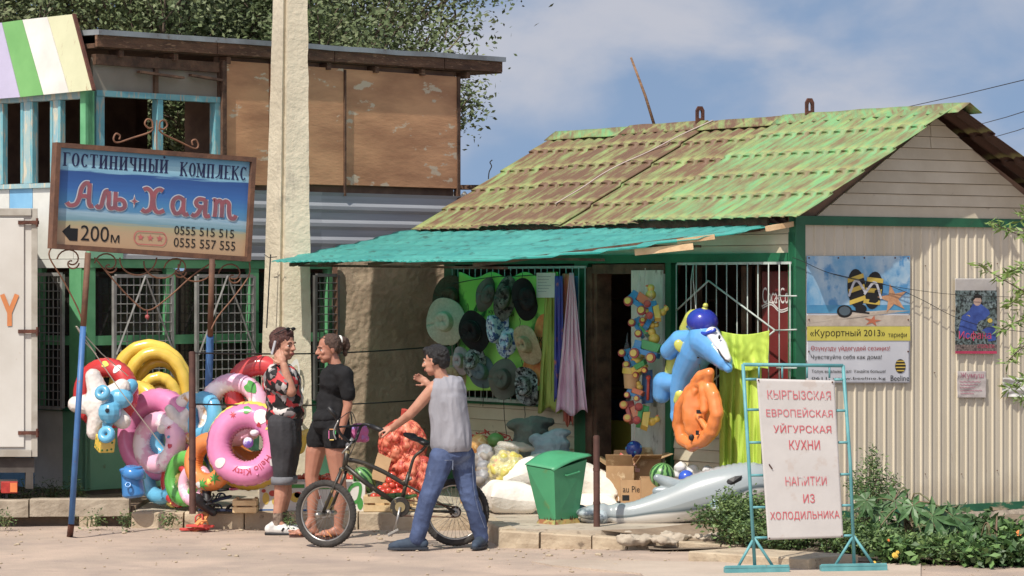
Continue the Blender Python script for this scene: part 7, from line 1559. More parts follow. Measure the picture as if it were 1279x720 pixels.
m = M(); m.tube([H_(x, y, d) for x, y, d in [(895, 436, .155), (899, 443, .15), (904, 449, .13), (909, 452, .11)]], .006, 6); m.ell(H_(897, 421, .145), (.010, .008, .018)); 
for k in range(4): m.ell(H_(868 + 3 * (k % 2), 428 + 6 * k, .152 - .008 * k), (.012, .006, .008), None, 8)
part('eye_marks', m, m_black, bdn, kind='stuff')
m = M()
for dx in (-3, 4): m.tube([H_(866 + dx, 395, .0), H_(866 + dx * .4, 350, -.2), SF.H(866, 330, .1)], .003, 4)
part('hanging_string', m, mat('white_string', (210, 206, 196)), bdn, kind='stuff')

# orange vest
ov = thing('swim_vest', 'orange inflatable swim vest hanging under the blue dolphin', 'swim vest', SF.H(870, 560, .5)); Hv = lambda x, y, d=0: SF.H(x, y, .52) + V((0, -d, 0)); s = Hv(870, 510).y / F
m = M(); lp = [(873, 478), (862, 490), (851, 508), (848, 530), (852, 548), (864, 556), (878, 550), (890, 538), (895, 518), (892, 496), (884, 482)]
for i in range(len(lp)): a, b = lp[i], lp[(i + 1) % len(lp)]; chain(m, [Hv(*a, .02 * math.sin(i)), Hv(*b, .02 * math.sin(i + 1))], [9 * s, 9 * s])
m.ell(Hv(871, 516, .0), (20 * s, .055, 36 * s))
for ln, r_ in ([(868, 488), (861, 512), (866, 530)], 5), ([(878, 486), (880, 512)], 6), ([(872, 520), (884, 538)], 4): chain(m, [Hv(*q, .05) for q in ln], [r_ * s] * 3)
chain(m, [Hv(868, 478, .02), Hv(876, 470, .03), Hv(886, 466, .02), Hv(884, 480)], [7 * s, 8 * s, 7 * s, 6 * s]); m = skin(m, .006, 7, lambda p: .006 * nz(p, 16)); part('shell', m, pl('vest_orange', (248, 132, 24)), ov, smooth=True)
m = M(); m.box(Hv(872, 514, .11), (.04, .01, .03)); m.box(Hv(870, 540, .11), (.025, .02, .035)); m.ell(Hv(863, 546, .10), (.022, .01, .026)); part('buckle', m, m_black, ov, kind='stuff')
m = M(); m.tube([Hv(876, 470), Hv(872, 440, -.1)], .003, 4); part('string', m, m_wire, ov)

# ================================================================ MENU STAND
m_std = mat('stand_teal_pipe', (92, 168, 172), (70, 146, 152), sc=9, rough=.5, c3=(120, 92, 70), t3=.70, sc3=12)
ms = thing('menu_stand', 'teal pipe frame stand holding a white menu board with red stencilled words', 'sign stand', GR(1005, 714))
YS = 21.6; S_ = lambda x, y, d=0: V((W(x, y, YS + (x - 945) * .001).x, YS + (x - 945) * .001 + d, W(x, y, YS).z))
def pipe(nm, pts, r=.012, mt=m_std): m = M(); m.tube([V(p) for p in pts], r, 8); part(nm, m, mt, ms, smooth=True)
pipe('upright', [S_(928, 455), S_(936, 590), S_(943, 712)]); pipe('upright', [S_(1053, 457), S_(1062, 580), S_(1067, 708)]); pipe('top_rail', [S_(928, 455.5), S_(1053, 457.5)])
for (y0, y1, x0, x1) in [(474, 474, 929, 946), (512, 512, 932, 949), (553, 553, 934.5, 953), (594, 594, 937, 955), (634, 634, 939, 957), (672, 672, 941.5, 960)]: pipe('rung', [S_(x0, y0), S_(x1, y1)], .009)
for (y0, x0, x1) in [(475, 1042, 1054), (514, 1044, 1057), (554, 1047, 1060), (594, 1049, 1062), (633, 1051, 1065), (671, 1053, 1067)]: pipe('rung', [S_(x0, y0), S_(x1, y0)], .009)
for x in (948, 977, 1008, 1036): pipe('hanger', [S_(x, 456), S_(x, 473)], .007)
for a, b, d in [((942, 672), (919, 713), -.0), ((942, 672), (968, 712), 0), ((1066, 671), (1042, 710), 0), ((1066, 671), (1094, 712), 0)]: pipe('brace', [S_(*a), S_(*b, d)], .010)
for (x0, x1, y) in [(905, 985, 714), (1025, 1107, 711)]:
    m = M(); a, b = S_(x0, y), S_(x1, y); a.z = b.z = .03; m.beam(a, b, .06, .04); m.beam(a + V((0, -.03, .022)), b + V((0, -.03, .022)), .006, .02); part('foot_channel', m, m_std, ms, bevel=.004)
bqd = Quad(S_(959, 674.6, -.02), S_(1053, 673, -.02), S_(1042, 476, -.02), S_(945, 473, -.02)); bqd.n = V((0, -1, 0))
bwq = lambda u, v, o=0: bqd(u, v, o * 1.15 + .006 * noise.noise(V((u * 2, v * 3, 1))))
m_mb = mat('menu_board_white', (202, 198, 194), (190, 186, 182), sc=2.5, rough=.6, c3=(190, 180, 172), t3=.62, sc3=7, bump=.1)
m = M(); m.grid(lambda u, v: bwq(u, v), 40, 60); o = part('board', m, m_mb, ms, smooth=True); sd_ = o.modifiers.new('t', 'SOLIDIFY'); sd_.thickness = .008; sd_.offset = -1
m_fred = mat('faded_red_stencil', (196, 52, 66), (212, 90, 100), sc=9, rough=.7, c3=(206, 190, 188), t3=.70, sc3=30)
m_fred2 = mat('worn_red_stencil', (204, 76, 88), (212, 110, 118), sc=12, rough=.7, c3=(206, 200, 198), t3=.60, sc3=24, w3=.03)
m = M()
for txt, u0, u1, v, h in [('УЙГУРСКАЯ', .17, .92, .665, .060), ('КУХНИ', .36, .76, .560, .060), ('ИЗ', .50, .65, .225, .056), ('ХОЛОДИЛЬНИКА', .05, .965, .115, .058)]: put_text(m, txt, bwq, u0, v, u1, v + h, .0035, .020)
part('lettering', m, m_fred, ms)
m = M()
for txt, u0, u1, v, h in [('КЫРГЫЗСКАЯ', .12, .94, .875, .056), ('ЕВРОПЕЙСКАЯ', .09, .95, .765, .060), ('НАПИТКИ', .28, .82, .335, .056)]: put_text(m, txt, bwq, u0, v, u1, v + h, .0035, .018)
part('lettering', m, m_fred2, ms)
m = M()
for u, v in [(.02, .99), (.97, .99), (.98, .01), (.02, .01)]: m.ell(bwq(u, v, .004), .006, None, 6)
m.tube([bwq(.08, .47, .006), bwq(.12, .44, .006)], .004, 4); part('screw', m, m_rust, ms, kind='stuff')

# ================================================================ PLANTS
m_lf = [mat('weed_leaf', (84, 118, 50), (116, 142, 70), sc=4, rough=.6), mat('weed_leaf_dark', (52, 84, 36), (74, 102, 48), sc=4, rough=.6)]
def bush(label, px, py0, py1, Y, rx, ry, n, size, seed, name='bush', cat='bush', asp=.4, mts=None, stems=14):
    g = np.random.default_rng(seed); rg = random.Random(seed); b = W(px, py0, Y); b.z = .03; h = W(px, py1, Y).z - .03
    t = thing(name, label, cat, b); m = M(); P = []
    for i in range(stems):
        a = rg.uniform(0, 2 * PI); q = rg.uniform(.15, 1) ; e = b + V((math.cos(a) * rx * q, math.sin(a) * ry * q, h * rg.uniform(.6, 1.0) * (1 - .35 * q * q))); mid = b.lerp(e, .5) + V((rg.uniform(-.04, .04), 0, .06)); st = b + V((math.cos(a) * rx * .35 * q, math.sin(a) * ry * .3, 0)); path = bez([tuple(st), tuple(mid), tuple(e)], 5)
        m.tube([V(p) for p in path], [.006 * (1 - .07 * k) for k in range(len(path))], 4, caps=False)
        k = n // stems
        for j in range(k): f = rg.random() ** .6; p = V(path[min(len(path) - 1, int(f * len(path)))]); P.append(p + V((rg.gauss(0, .05 * rx / .3), rg.gauss(0, .05), rg.gauss(0, .035))))
    part('stem', m, mat('plant_stem', (92, 104, 60), (112, 90, 60), sc=8, rough=.8), t, smooth=True, kind='stuff'); leafmesh('leaves', P, size, mts or m_lf, t, seed, aspect=asp)['kind'] = 'stuff'; return t
bush('feathery green weed bush left of the menu stand by the dolphin', 925, 690, 612, 23.5, .32, .35, 5200, .035, 21); bush('bushy green weeds directly behind the menu board', 985, 700, 640, 23.3, .45, .4, 7000, .034, 22); bush('tall wispy weeds rising right of the menu board', 1085, 690, 560, 23.6, .22, .3, 2600, .034, 23, asp=.3, stems=18); bush('dense low weeds under the castor plant', 1060, 705, 655, 23.0, .40, .35, 5200, .034, 24); bush('dark leafy weeds at the foot of the stand', 1110, 712, 672, 22.8, .42, .3, 4200, .036, 25, mts=[m_lf[1], m_lf[0]])
bush('sparse dry weeds on the broken foundation', 1165, 690, 640, 24.0, .3, .2, 1200, .03, 27)
# castor plant
m_cas = mat('castor_leaf', (60, 98, 50), (82, 120, 64), sc=3, rough=.45, rv=.15); m_cast = mat('castor_stem', (120, 90, 70), (96, 110, 60), sc=6)
def palmate(n=8):
    m = M(); rim = []
    for i in range(n):
        a = -PI * .5 - 2.55 + 5.1 * i / (n - 1); L_ = 1.0 if 1 < i < n - 2 else .72; rim += [(a - .33, .42), (a - .20, .66 * L_), (a, L_), (a + .20, .66 * L_), (a + .33, .42)]
    vs = [(0, 0, 0)]
    for a, r in rim: x, y = r * math.cos(a), r * math.sin(a); vs.append((x, y, -.22 * r * r + (.06 if abs(r - .62) < .15 else 0)))
    cs = len(vs)
    fs = []
    for i in range(n):
        b = 1 + 5 * i; a = -PI * .5 - 2.55 + 5.1 * i / (n - 1); k = len(vs); vs.append((.45 * math.cos(a), .45 * math.sin(a), -.09)); fs += [(0, b, k), (b, b + 1, k), (b + 1, b + 2, k), (b + 2, b + 3, k), (b + 3, b + 4, k), (b + 4, 0, k)]
    m.add(vs, fs); return m.mesh('palmate_leaf', (0, 0, 0), m_cas, False)
pme = [palmate(8), palmate(7)]
def castor(label, px, Y, leaves, seed):
    rg = random.Random(seed); b = W(px, 700, Y); b.z = .05; t = thing('castor_plant', label, 'plant', b); top = b + V((0, 0, .45))
    for (lx, ly, r) in leaves:
        e = W(lx, ly, Y - rg.uniform(-.1, .3)); root = b + V((rg.uniform(-.04, .04), 0, rg.uniform(.1, .4))); mid = root.lerp(e, .5) + V((0, 0, .06)); m = M(); m.tube([V(p) for p in bez([tuple(b), tuple(root), tuple(mid), tuple(e)], 4)], .006, 5); part('stalk', m, m_cast, t, smooth=True)
        o = bpy.data.objects.new('leaf', pme[rg.random() < .4]); COL.objects.link(o); o.parent = t; o.location = e - b; s = r * 1.3 * Y / F; o.scale = (s, s, s)
        # blade faces up and towards the light, tip hanging out
        n = (V(((lx - px) * .006 + rg.uniform(-.25, .1), -.85 + rg.uniform(-.15, .15), .55 + rg.uniform(-.25, .3)))).normalized(); dn = V((lx - px, -20, -40)).normalized(); y = -(dn - n * dn.dot(n)).normalized(); x = y.cross(n); o.rotation_euler = Matrix((x, y, n)).transposed().to_euler()
    return t
castor('castor oil plant with big star shaped leaves in front of the ribbed wall', 1135, 23.1, [(1133, 661, 30), (1175, 668, 28), (1100, 640, 22), (1118, 624, 26), (1165, 645, 30), (1190, 645, 24), (1195, 668, 26), (1215, 690, 22), (1095, 665, 22), (1150, 690, 24), (1082, 625, 20), (1140, 632, 22), (1180, 690, 22), (1205, 655, 18), (1160, 706, 26), (1120, 690, 20)], 31)
castor('small castor seedling with dark leaves at the lower right', 1240, 22.6, [(1225, 672, 20), (1245, 690, 22), (1212, 705, 22), (1258, 700, 18), (1232, 706, 22)], 32)
m_mg = [mat('marigold_leaf', (84, 124, 50), (106, 142, 66), sc=5, rough=.5), mat('marigold_leaf_dark', (56, 92, 36), sc=5, rough=.5)]
m_pet = mat('petal_orange', (250, 150, 20), (246, 120, 14), sc=9, rough=.6); m_pety = mat('petal_yellow', (250, 206, 20), sc=9, rough=.6)
fm = M()
for k, (nn_, r, z) in enumerate([(13, 1, 0), (10, .7, .22), (7, .4, .38)]):
    for i in range(nn_): a = 2 * PI * i / nn_ + k * .3; fm.add([(0, 0, z * .6), (r * .8 * math.cos(a - .22), r * .8 * math.sin(a - .22), z + .05), (r * math.cos(a), r * math.sin(a), z), (r * .8 * math.cos(a + .22), r * .8 * math.sin(a + .22), z + .05)], [(0, 1, 2, 3)])
fme = fm.mesh('flower', (0, 0, 0), m_pet); fmy = fm.mesh('flower', (0, 0, 0), m_pety)
def marigold(label, px, py0, py1, Y, rx, n, flowers, seed):
    t = bush(label, px, py0, py1, Y, rx, .3, n, .07, seed, 'marigold_plant', 'flower plant', .45, m_mg, 12)
    for (x, y, r, yel) in flowers:
        o = bpy.data.objects.new('flower', fmy if yel else fme); COL.objects.link(o); o.parent = t; p = W(x, y, Y - .25); o.location = p - V(t.location); s = r * Y / F; o.scale = (s, s, s); o.rotation_euler = (R(60), 0, R(random.uniform(-30, 30)))
        m = M(); m.tube([p, p.lerp(V(t.location), .4) + V((0, .05, 0)), V(t.location) + V((0, 0, .1))], .004, 4); part('flower_stalk', m, m_stem, t)
marigold('marigold plant with orange flowers at the right edge', 1262, 715, 662, 22.9, .32, 1300, [(1250, 675, 4.5, 0), (1246, 683, 4.5, 0), (1273, 666, 4.5, 0), (1267, 689, 2.5, 0)], 41); marigold('small marigold plant with yellow flowers under the castor leaves', 1120, 716, 688, 22.4, .22, 700, [(1118, 694, 4.5, 1), (1092, 703, 2.5, 1), (1121, 690, 2.5, 1)], 42)
marigold('leafy marigold plant without flowers low at the right', 1215, 720, 680, 22.3, .35, 1100, [(1110, 675, 2.0, 0)], 43)
bush('broad leafed green weeds behind the castor plant along the wall foot', 1190, 690, 650, 23.8, .55, .3, 2600, .07, 71, mts=[m_lf[1], m_mg[1]], asp=.5, stems=24)
bush('thick green weeds filling the front of the flower bed', 1165, 718, 684, 22.5, .55, .3, 3600, .05, 72, mts=[m_lf[0], m_lf[1]], asp=.5, stems=30)
bush('leafy weeds at the right edge below the marigolds', 1262, 722, 690, 22.35, .4, .3, 2400, .06, 73, mts=[m_mg[1], m_lf[1]], asp=.5, stems=24)
# small weeds by kerb and verge
for i, (px, py, Y, r) in enumerate([(22, 612, 26.4, .22), (62, 610, 26.6, .2), (92, 612, 26.5, .12)]): bush(['grass tuft on the verge near the truck tail', 'grass tuft on the verge below the mint panel', 'thin grass tuft beside the blue sign post'][i], px, py, py - 12, Y, r, .2, 500, .05, 50 + i, 'weed_tuft', 'weeds', .12)
for i, (px, Y) in enumerate([(160, 25.3), (10, 25.4), (115, 25.45), (362, 25.0), (210, 25.55)]): 
    t = bush(['weed sprouting at the corner where the beam meets the kerb', 'weed at the far left foot of the beam', 'thin weed under the concrete beam', 'tiny weed at the kerb beside the girl', 'sprig of weed at the base of the left kerb'][i], px, 662, 650, Y, .12 if i != 3 else .05, .05, 160, .03, 60 + i, 'weed_tuft', 'weeds', .3, None, 6)
# willow twigs reaching in from the right
wl = thing('young_willow', 'thin willow branches with narrow leaves hanging in from the right edge', 'tree', W(1400, 700, 21.9)); rgw = random.Random(9); m = M(); P = []
tw = W(1400, 700, 21.9); tw.z = 0; m.tube([tw, tw + V((-.02, 0, .9)), tw + V((.0, 0, 2.2)), tw + V((.05, .1, 3.2))], [.04, .035, .025, .012], 7)
for pts in [[(1398, 330), (1330, 300), (1279, 295), (1238, 278)], [(1398, 420), (1320, 385), (1275, 362), (1222, 331)], [(1398, 400), (1320, 340), (1285, 330), (1256, 345)], [(1398, 440), (1330, 400), (1290, 395), (1250, 412)], [(1398, 480), (1320, 430), (1290, 425), (1258, 452)], [(1398, 500), (1330, 470), (1290, 470), (1260, 486)], [(1398, 380), (1330, 350), (1290, 360), (1262, 380)], [(1398, 520), (1330, 500), (1300, 498), (1275, 500)], [(1398, 300), (1330, 262), (1300, 262), (1276, 272)]]:
    path = [W(x, y, 21.9 + .2 * math.sin(x * .02 + y)) for x, y in bez(pts, 6)]; m.tube(path, [.008 * (1 - .035 * k) for k in range(len(path))], 5)
    for k, p in enumerate(path[4:]):
        for j in range(9): P.append(p + V((rgw.gauss(0, .012), rgw.gauss(0, .03), rgw.gauss(0, .012))))
part('trunk', m, m_bark, wl, smooth=True); leafmesh('leaves', P, .075, [mat('willow_leaf', (132, 160, 66), (100, 134, 50), sc=6, rough=.5)], wl, 3, aspect=.22)['kind'] = 'stuff'
# litter
m = M(); g = random.Random(2)
for i in range(420):
    x = g.uniform(-4.2, 3.4); k = g.random() ** 2.2; yk = 25.5 if x < -.2 else 23.7; y = yk - k * (yk - 21.2); r_ = g.uniform(.003, .010) if g.random() < .85 else g.uniform(.010, .022); m.ell((x, y, .002 + roadz(x, y)), (r_ * g.uniform(.8, 1.4), r_, r_ * .55), None, 6)
solo('pebbles', m, m_kerb, 'small pebbles scattered over the dusty road', 'pebbles', kind='stuff')
# ================================================================ PEOPLE
m_skin1 = mat('skin_tanned', (196, 140, 110), (182, 124, 96), sc=9, rough=.6, sss=.08, c3=(170, 108, 86), t3=.6, sc3=14, w3=.15, bump=.1, bsc=60); m_skin2 = mat('skin_tanned_deep', (180, 120, 92), (166, 106, 80), sc=6, rough=.5, sss=.08)
m_hair1 = mat('hair_auburn', (96, 52, 42), (54, 28, 24), sc=30, rough=.55, st=(3, 3, .6), bump=.6, bsc=70); m_hair2 = mat('hair_brown', (92, 64, 46), (60, 40, 30), sc=30, rough=.55, st=(3, 3, .6), bump=.6, bsc=70); m_hair3 = mat('hair_black', (28, 24, 24), (16, 14, 14), sc=30, rough=.5, st=(3, 3, .6), bump=.6, bsc=70)
m_lip = mat('lips', (170, 90, 84)); m_eye = mat('eye_white', (220, 214, 208), rough=.2); m_iris = mat('iris_dark', (40, 28, 24), rough=.2)
def frame(f, up=V((0, 0, 1))): f = V(f).normalized(); r = f.cross(up).normalized(); u = r.cross(f).normalized(); return f, r, u
def head(m, c, f, s=1.0, up=V((0, 0, 1)), neck=None, nr=.052):
    f, r, u = frame(f, up); Rm = Matrix((r, f, u)).transposed(); P = lambda x, y, z: V(c) + (r * x + f * y + u * z) * s; E = lambda x, y, z, a, b, e: m.ell(P(x, y, z), (a * s, b * s, e * s), Rm, 18)
    E(0, -.012, .032, .074, .092, .084); E(0, .022, -.018, .060, .068, .088); E(0, .05, -.086, .030, .028, .022); E(.03, .035, -.062, .028, .04, .03); E(-.03, .035, -.062, .028, .04, .03)
    E(0, .078, .020, .046, .012, .010); E(.034, .066, -.022, .022, .018, .018); E(-.034, .066, -.022, .022, .018, .018)
    caps(m, P(0, .086, .012), P(0, .106, -.024), .008 * s, .0125 * s); E(.010, .096, -.028, .008, .010, .008); E(-.010, .096, -.028, .008, .010, .008)
    E(0, .084, -.052, .024, .012, .0065); E(0, .083, -.062, .021, .012, .0075)
    for sg_ in (-1, 1): E(sg_ * .074, -.008, -.008, .008, .018, .030)
    if neck is not None: caps(m, P(0, -.018, -.05), neck, nr * s, nr * 1.08 * s)
    return P, Rm, (f, r, u)
def face(parent, P, Rm, s=1.0, brow=None, lips=True):
    for sg_ in (-1, 1):
        m = M(); m.ell(P(sg_ * .030, .074, -.002), (.0115 * s, .009 * s, .0052 * s), Rm, 10); e = part('eye', m, m_eye, parent, smooth=True)
        m = M(); m.ell(P(sg_ * .030, .0815, -.002), (.006 * s, .004 * s, .0062 * s), Rm, 8); part('iris', m, m_iris, e, smooth=True)
        m = M(); m.tube([P(sg_ * .014, .090, .020), P(sg_ * .030, .089, .025), P(sg_ * .046, .078, .018)], .0042 * s, 6); part('eyebrow', m, brow or m_hair1, parent, smooth=True)
    m = M(); m.tube([P(-.020, .090, -.056), P(-.008, .0965, -.054), P(0, .0965, -.0555), P(.008, .0965, -.054), P(.020, .090, -.056)], .0052 * s, 6); m.tube([P(-.014, .092, -.063), P(0, .096, -.065), P(.014, .092, -.063)], .006 * s, 6); part('lips', skin(m, .003, 2), m_lip, parent, smooth=True)
def hand(m, wrist, d, n, s=1.0, curl=(.5, .5, .5, .5), thumb=1, spread=.10):
    """palm and five fingers; d along the hand, n out of the back of the hand, thumb side = +/-1"""
    d = V(d).normalized(); n = V(n); n = (n - d * n.dot(d)).normalized(); x = d.cross(n).normalized() * thumb; w = V(wrist)
    Rm = Matrix((x, d, n)).transposed(); m.ell(w + d * .042 * s, (.040 * s, .046 * s, .016 * s), Rm, 14); caps(m, w, w + d * .03 * s, .025 * s, .024 * s)
    for i, (ox, L_, r) in enumerate([(.030, .070, .0092), (.0105, .078, .0095), (-.0105, .072, .009), (-.029, .056, .0082)]):
        b = w + d * (.078 - abs(ox) * .15) * s + x * ox * s; dd = (d + x * ox * 3.4 * spread / .1 * .6).normalized(); ang = 0; pts = [b]; rs = [r * 1.05 * s]; c = curl[i]
        for k, f in enumerate((.45, .30, .25)): ang += c * (.7 if k == 0 else 1.0); pts.append(pts[-1] + (dd * math.cos(ang) - n * math.sin(ang)) * L_ * f * s); rs.append(r * (1 - .08 * k) * s)
        chain(m, pts, rs, 10)
    b = w + d * .02 * s + x * .028 * s; t1 = (x * .75 + d * .65 - n * .25).normalized(); t2 = (x * .35 + d * .85 - n * .45).normalized(); chain(m, [b, b + t1 * .034 * s, b + t1 * .034 * s + t2 * .03 * s, b + t1 * .034 * s + t2 * .052 * s], [.014 * s, .0115 * s, .010 * s, .0085 * s], 10)
def foot(m, ankle, d, s=1.0, L_=.23, z=None):
    d = V(d); d.z = 0; d.normalize(); a = V(ankle); x = V((-d.y, d.x, 0)); z = a.z - .075 if z is None else z
    G = lambda t, y, h: V((a.x, a.y, 0)) + d * t * s + x * y + V((0, 0, z + h))
    caps(m, a, G(-.02, 0, .03), .034 * s, .030 * s); chain(m, [G(-.035, 0, .026), G(.05, 0, .028), G(.11, .004, .022)], [.028 * s, .030 * s, .028 * s]); caps(m, a, G(.06, 0, .03), .032 * s, .026 * s)
    for i in range(5): y = (-.030 + .015 * i) * s; e = (.165 - .006 * i * i * .9 - (0 if i else .0)) * s; caps(m, G(.11 * s, y, .016), G(e, y * 1.1, .011), .0125 * s, .0095 * s if i else .012 * s)
def shoe(name, ankle, d, mt, mts, parent, L_=.27, z=0, h=.085, w=.048, lab=None):
    d = V(d); d.z = 0; d.normalize(); a = V(ankle); x = V((-d.y, d.x, 0)); G = lambda t, y, hh: V((a.x, a.y, z)) + d * t + x * y + V((0, 0, hh))
    m = M(); chain(m, [G(-.055, 0, .045), G(.05, 0, .042), G(.13, 0, .034), G(.18, 0, .028)], [.040, .044, .040, .026]); caps(m, G(-.03, 0, .06), G(-.02, 0, h), .042, .040); caps(m, G(.0, 0, .06), G(.06, 0, .055), .04, .035)
    sk = skin(m, .006, 3); sk.v = [(v[0], v[1], max(v[2], z + .016)) for v in sk.v]; o = part(name, sk, mt, parent, smooth=True, label=lab)
    m = M(); pr = [(-.095, .0), (-.085, .032), (-.03, .040), (.05, .042), (.12, .046), (.17, .038), (.205, .015), (.21, 0)]; poly = [G(t, y, 0) for t, y in pr] + [G(t, -y, 0) for t, y in pr[::-1][1:-1]]
    m.prism(poly, (0, 0, .018)); part('sole', m, mts, o, bevel=.004); return o
def fold(amp, s=9, st=(1, 1, 1), seed=0): return lambda p: amp * (noise.noise(V((p.x * s * st[0] + seed, p.y * s * st[1], p.z * s * st[2]))) + .35 - 1.1 * abs(noise.noise(V((p.x * s * 1.7 * st[0], p.y * s * 1.7 + seed, p.z * s * 1.7 * st[2] + p.x * 4)))))
def floral():
    m = bpy.data.materials.new('floral_blouse'); m.use_nodes = True; n = m.node_tree.nodes; l = m.node_tree.links; b = n['Principled BSDF']; b.inputs['Roughness'].default_value = .7
    tc = n.new('ShaderNodeTexCoord'); no = n.new('ShaderNodeTexNoise'); no.inputs['Scale'].default_value = 9; no.inputs['Detail'].default_value = 3; l.new(tc.outputs['Object'], no.inputs['Vector'])
    mx = n.new('ShaderNodeVectorMath'); mx.operation = 'MULTIPLY_ADD'; mx.inputs[1].default_value = (.14, .14, .14); l.new(no.outputs['Color'], mx.inputs[0]); l.new(tc.outputs['Object'], mx.inputs[2])
    vo = n.new('ShaderNodeTexVoronoi'); vo.inputs['Scale'].default_value = 21; l.new(mx.outputs[0], vo.inputs['Vector']); se = n.new('ShaderNodeSeparateColor'); l.new(vo.outputs['Color'], se.inputs[0])
    rp = n.new('ShaderNodeValToRGB'); rp.color_ramp.interpolation = 'CONSTANT'; e = rp.color_ramp.elements; e[0].position = 0; e[0].color = lin((24, 22, 24)); e[1].position = .38; e[1].color = lin((206, 48, 52))
    for p, c in ((.58, (24, 22, 24)), (.68, (196, 188, 184)), (.84, (130, 122, 122))): x = e.new(p); x.color = lin(c)
    l.new(se.outputs[0], rp.inputs[0]); l.new(rp.outputs[0], b.inputs['Base Color']); return m
m_denim = mat('blue_denim', (72, 92, 134), (50, 66, 102), sc=5, rough=.8, c3=(100, 120, 156), t3=.60, sc3=4, bump=.25, bsc=40); m_bden = mat('charcoal_denim', (58, 58, 62), (42, 42, 46), sc=5, rough=.85, bump=.25, bsc=40); m_btee = mat('black_cotton', (40, 40, 42), (30, 30, 32), sc=5, rough=.95, spec=.2, bump=.4, bsc=14); m_tank = mat('grey_marl', (150, 150, 158), (138, 138, 146), sc=7, rough=.9, bump=.35, bsc=14, st=(1.5, 1.5, .6))

# ---- woman on the phone
Y0 = 25.05; w_ = lambda x, y, d=0: W(x, y, Y0) + V((0, d, 0))
m = M(); fW = V((.80, -.58, -.06)); P, Rm, fr3 = head(m, w_(354, 431), fW, 1.06, neck=w_(350, 458))
caps(m, w_(349, 462, .05), w_(352, 480, 0), .07, .11); m.ell(w_(354, 482), (.12, .16, .15)); m.ell(w_(356, 503), (.125, .15, .12)); m.ell(w_(356, 522), (.12, .165, .11))
chain(m, [w_(346, 465, -.13), w_(366, 488, -.21), w_(357, 456, -.20)], [.055, .044, .030]); hand(m, w_(356, 454, -.20), V((-.35, .10, .95)), V((.1, -1, 0)), .95, (.35, .3, .35, .5), thumb=-1)
chain(m, [w_(350, 465, .16), w_(358, 492, .20), w_(372, 512, .12)], [.055, .042, .028]); hand(m, w_(373, 513, .12), V((.3, -.4, -.9)), V((1, 0, .2)), .95, (.4, .4, .4, .4), thumb=1)
for sg_, dx in ((-1, 0), (1, 3)): chain(m, [w_(356 + dx, 530, .085 * sg_), w_(354 + dx, 580, .08 * sg_), w_(352 + dx, 600, .08 * sg_), w_(352 + dx, 618, .08 * sg_), w_(347 + dx, 648, .08 * sg_)], [.088, .062, .053, .056, .034]); foot(m, w_(347 + dx, 650, .08 * sg_), V((1, -.25, 0)), z=.02)
pw = solo('person', skin(m, .0055, 3), m_skin1, 'woman in floral blouse and dark cropped trousers holding a phone to her ear', 'person', smooth=True)
face(pw, P, Rm, 1.06, m_hair1)
m = M(); E = lambda x, y, z, a, b, c: m.ell(P(x, y, z), (a * 1.06, b * 1.06, c * 1.06), Rm, 16)
E(0, -.020, .050, .084, .098, .080); E(0, -.07, .0, .066, .046, .07); E(.068, -.02, .01, .02, .045, .06); E(-.068, -.02, .01, .02, .045, .06); E(0, .03, .088, .062, .045, .03); E(0, -.05, -.045, .05, .04, .03)
part('hair', skin(m, .006, 2, lambda p: .006 * nz(V((p.x * 2, p.y * 2, p.z)), 40) + .006 * nz(p, 18)), m_hair1, pw, smooth=True)
m = M(); m.tube([P(x, y, z) for x, y, z in [(-.088, -.02, .075), (-.06, .05, .118), (0, .065, .128), (.06, .05, .118), (.088, -.02, .075)]], .004, 6)
for sx in (-.032, .032): m.ell(P(sx, .062, .122), (.026, .010, .014), Rm, 12)
part('sunglasses', m, m_black, pw, smooth=True)
m = M(); q = w_(344, 434, -.185); m.box(q, (.018, .05, .11), Matrix.Rotation(.25, 3, 'Y')); part('phone', m, mat('phone_pale', (190, 190, 196), rough=.3), pw, bevel=.004)
m = M(); m.ell(w_(352, 478), (.152, .20, .15)); m.ell(w_(348, 464), (.085, .185, .055)); m.ell(w_(356, 500), (.155, .175, .13)); m.ell(w_(357, 515), (.150, .185, .08)); caps(m, w_(345, 466, -.14), w_(357, 481, -.185), .076, .072); caps(m, w_(349, 466, .15), w_(354, 482, .19), .072, .07); caps(m, w_(355, 520), w_(355, 524), .146, .146)
m = skin(m, .007, 16, fold(.012, 9, (1, 1, .7), 3)); part('blouse', m, floral(), pw, smooth=True)
m = M(); m.ell(w_(356, 527), (.145, .175, .10)); chain(m, [w_(354, 530, -.08), w_(356, 555, -.08), w_(355, 578, -.08), w_(354, 597, -.08)], [.118, .112, .092, .078]); chain(m, [w_(358, 530, .08), w_(359, 555, .08), w_(357, 578, .08), w_(356, 596, .08)], [.115, .108, .090, .076])
m = skin(m, .007, 4, fold(.007, 10, (1, 1, .5), 8)); zc_ = w_(0, 600).z; m.v = [(v[0], v[1], max(v[2], zc_ - .02)) for v in m.v]; tr_ = part('cropped_trousers', m, m_bden, pw, smooth=True)
for dx, sg_ in ((0, -1), (3, 1)): m = M(); c = w_(353.5 + dx, 600, .08 * sg_); m.lathe([(.070, -.028), (.086, -.030), (.090, 0), (.086, .030), (.072, .032)], c, ZUP, 26); part('turned_cuff', m, mat('cuff_grey', (120, 122, 128), sc=20, rough=.9), tr_, smooth=True)
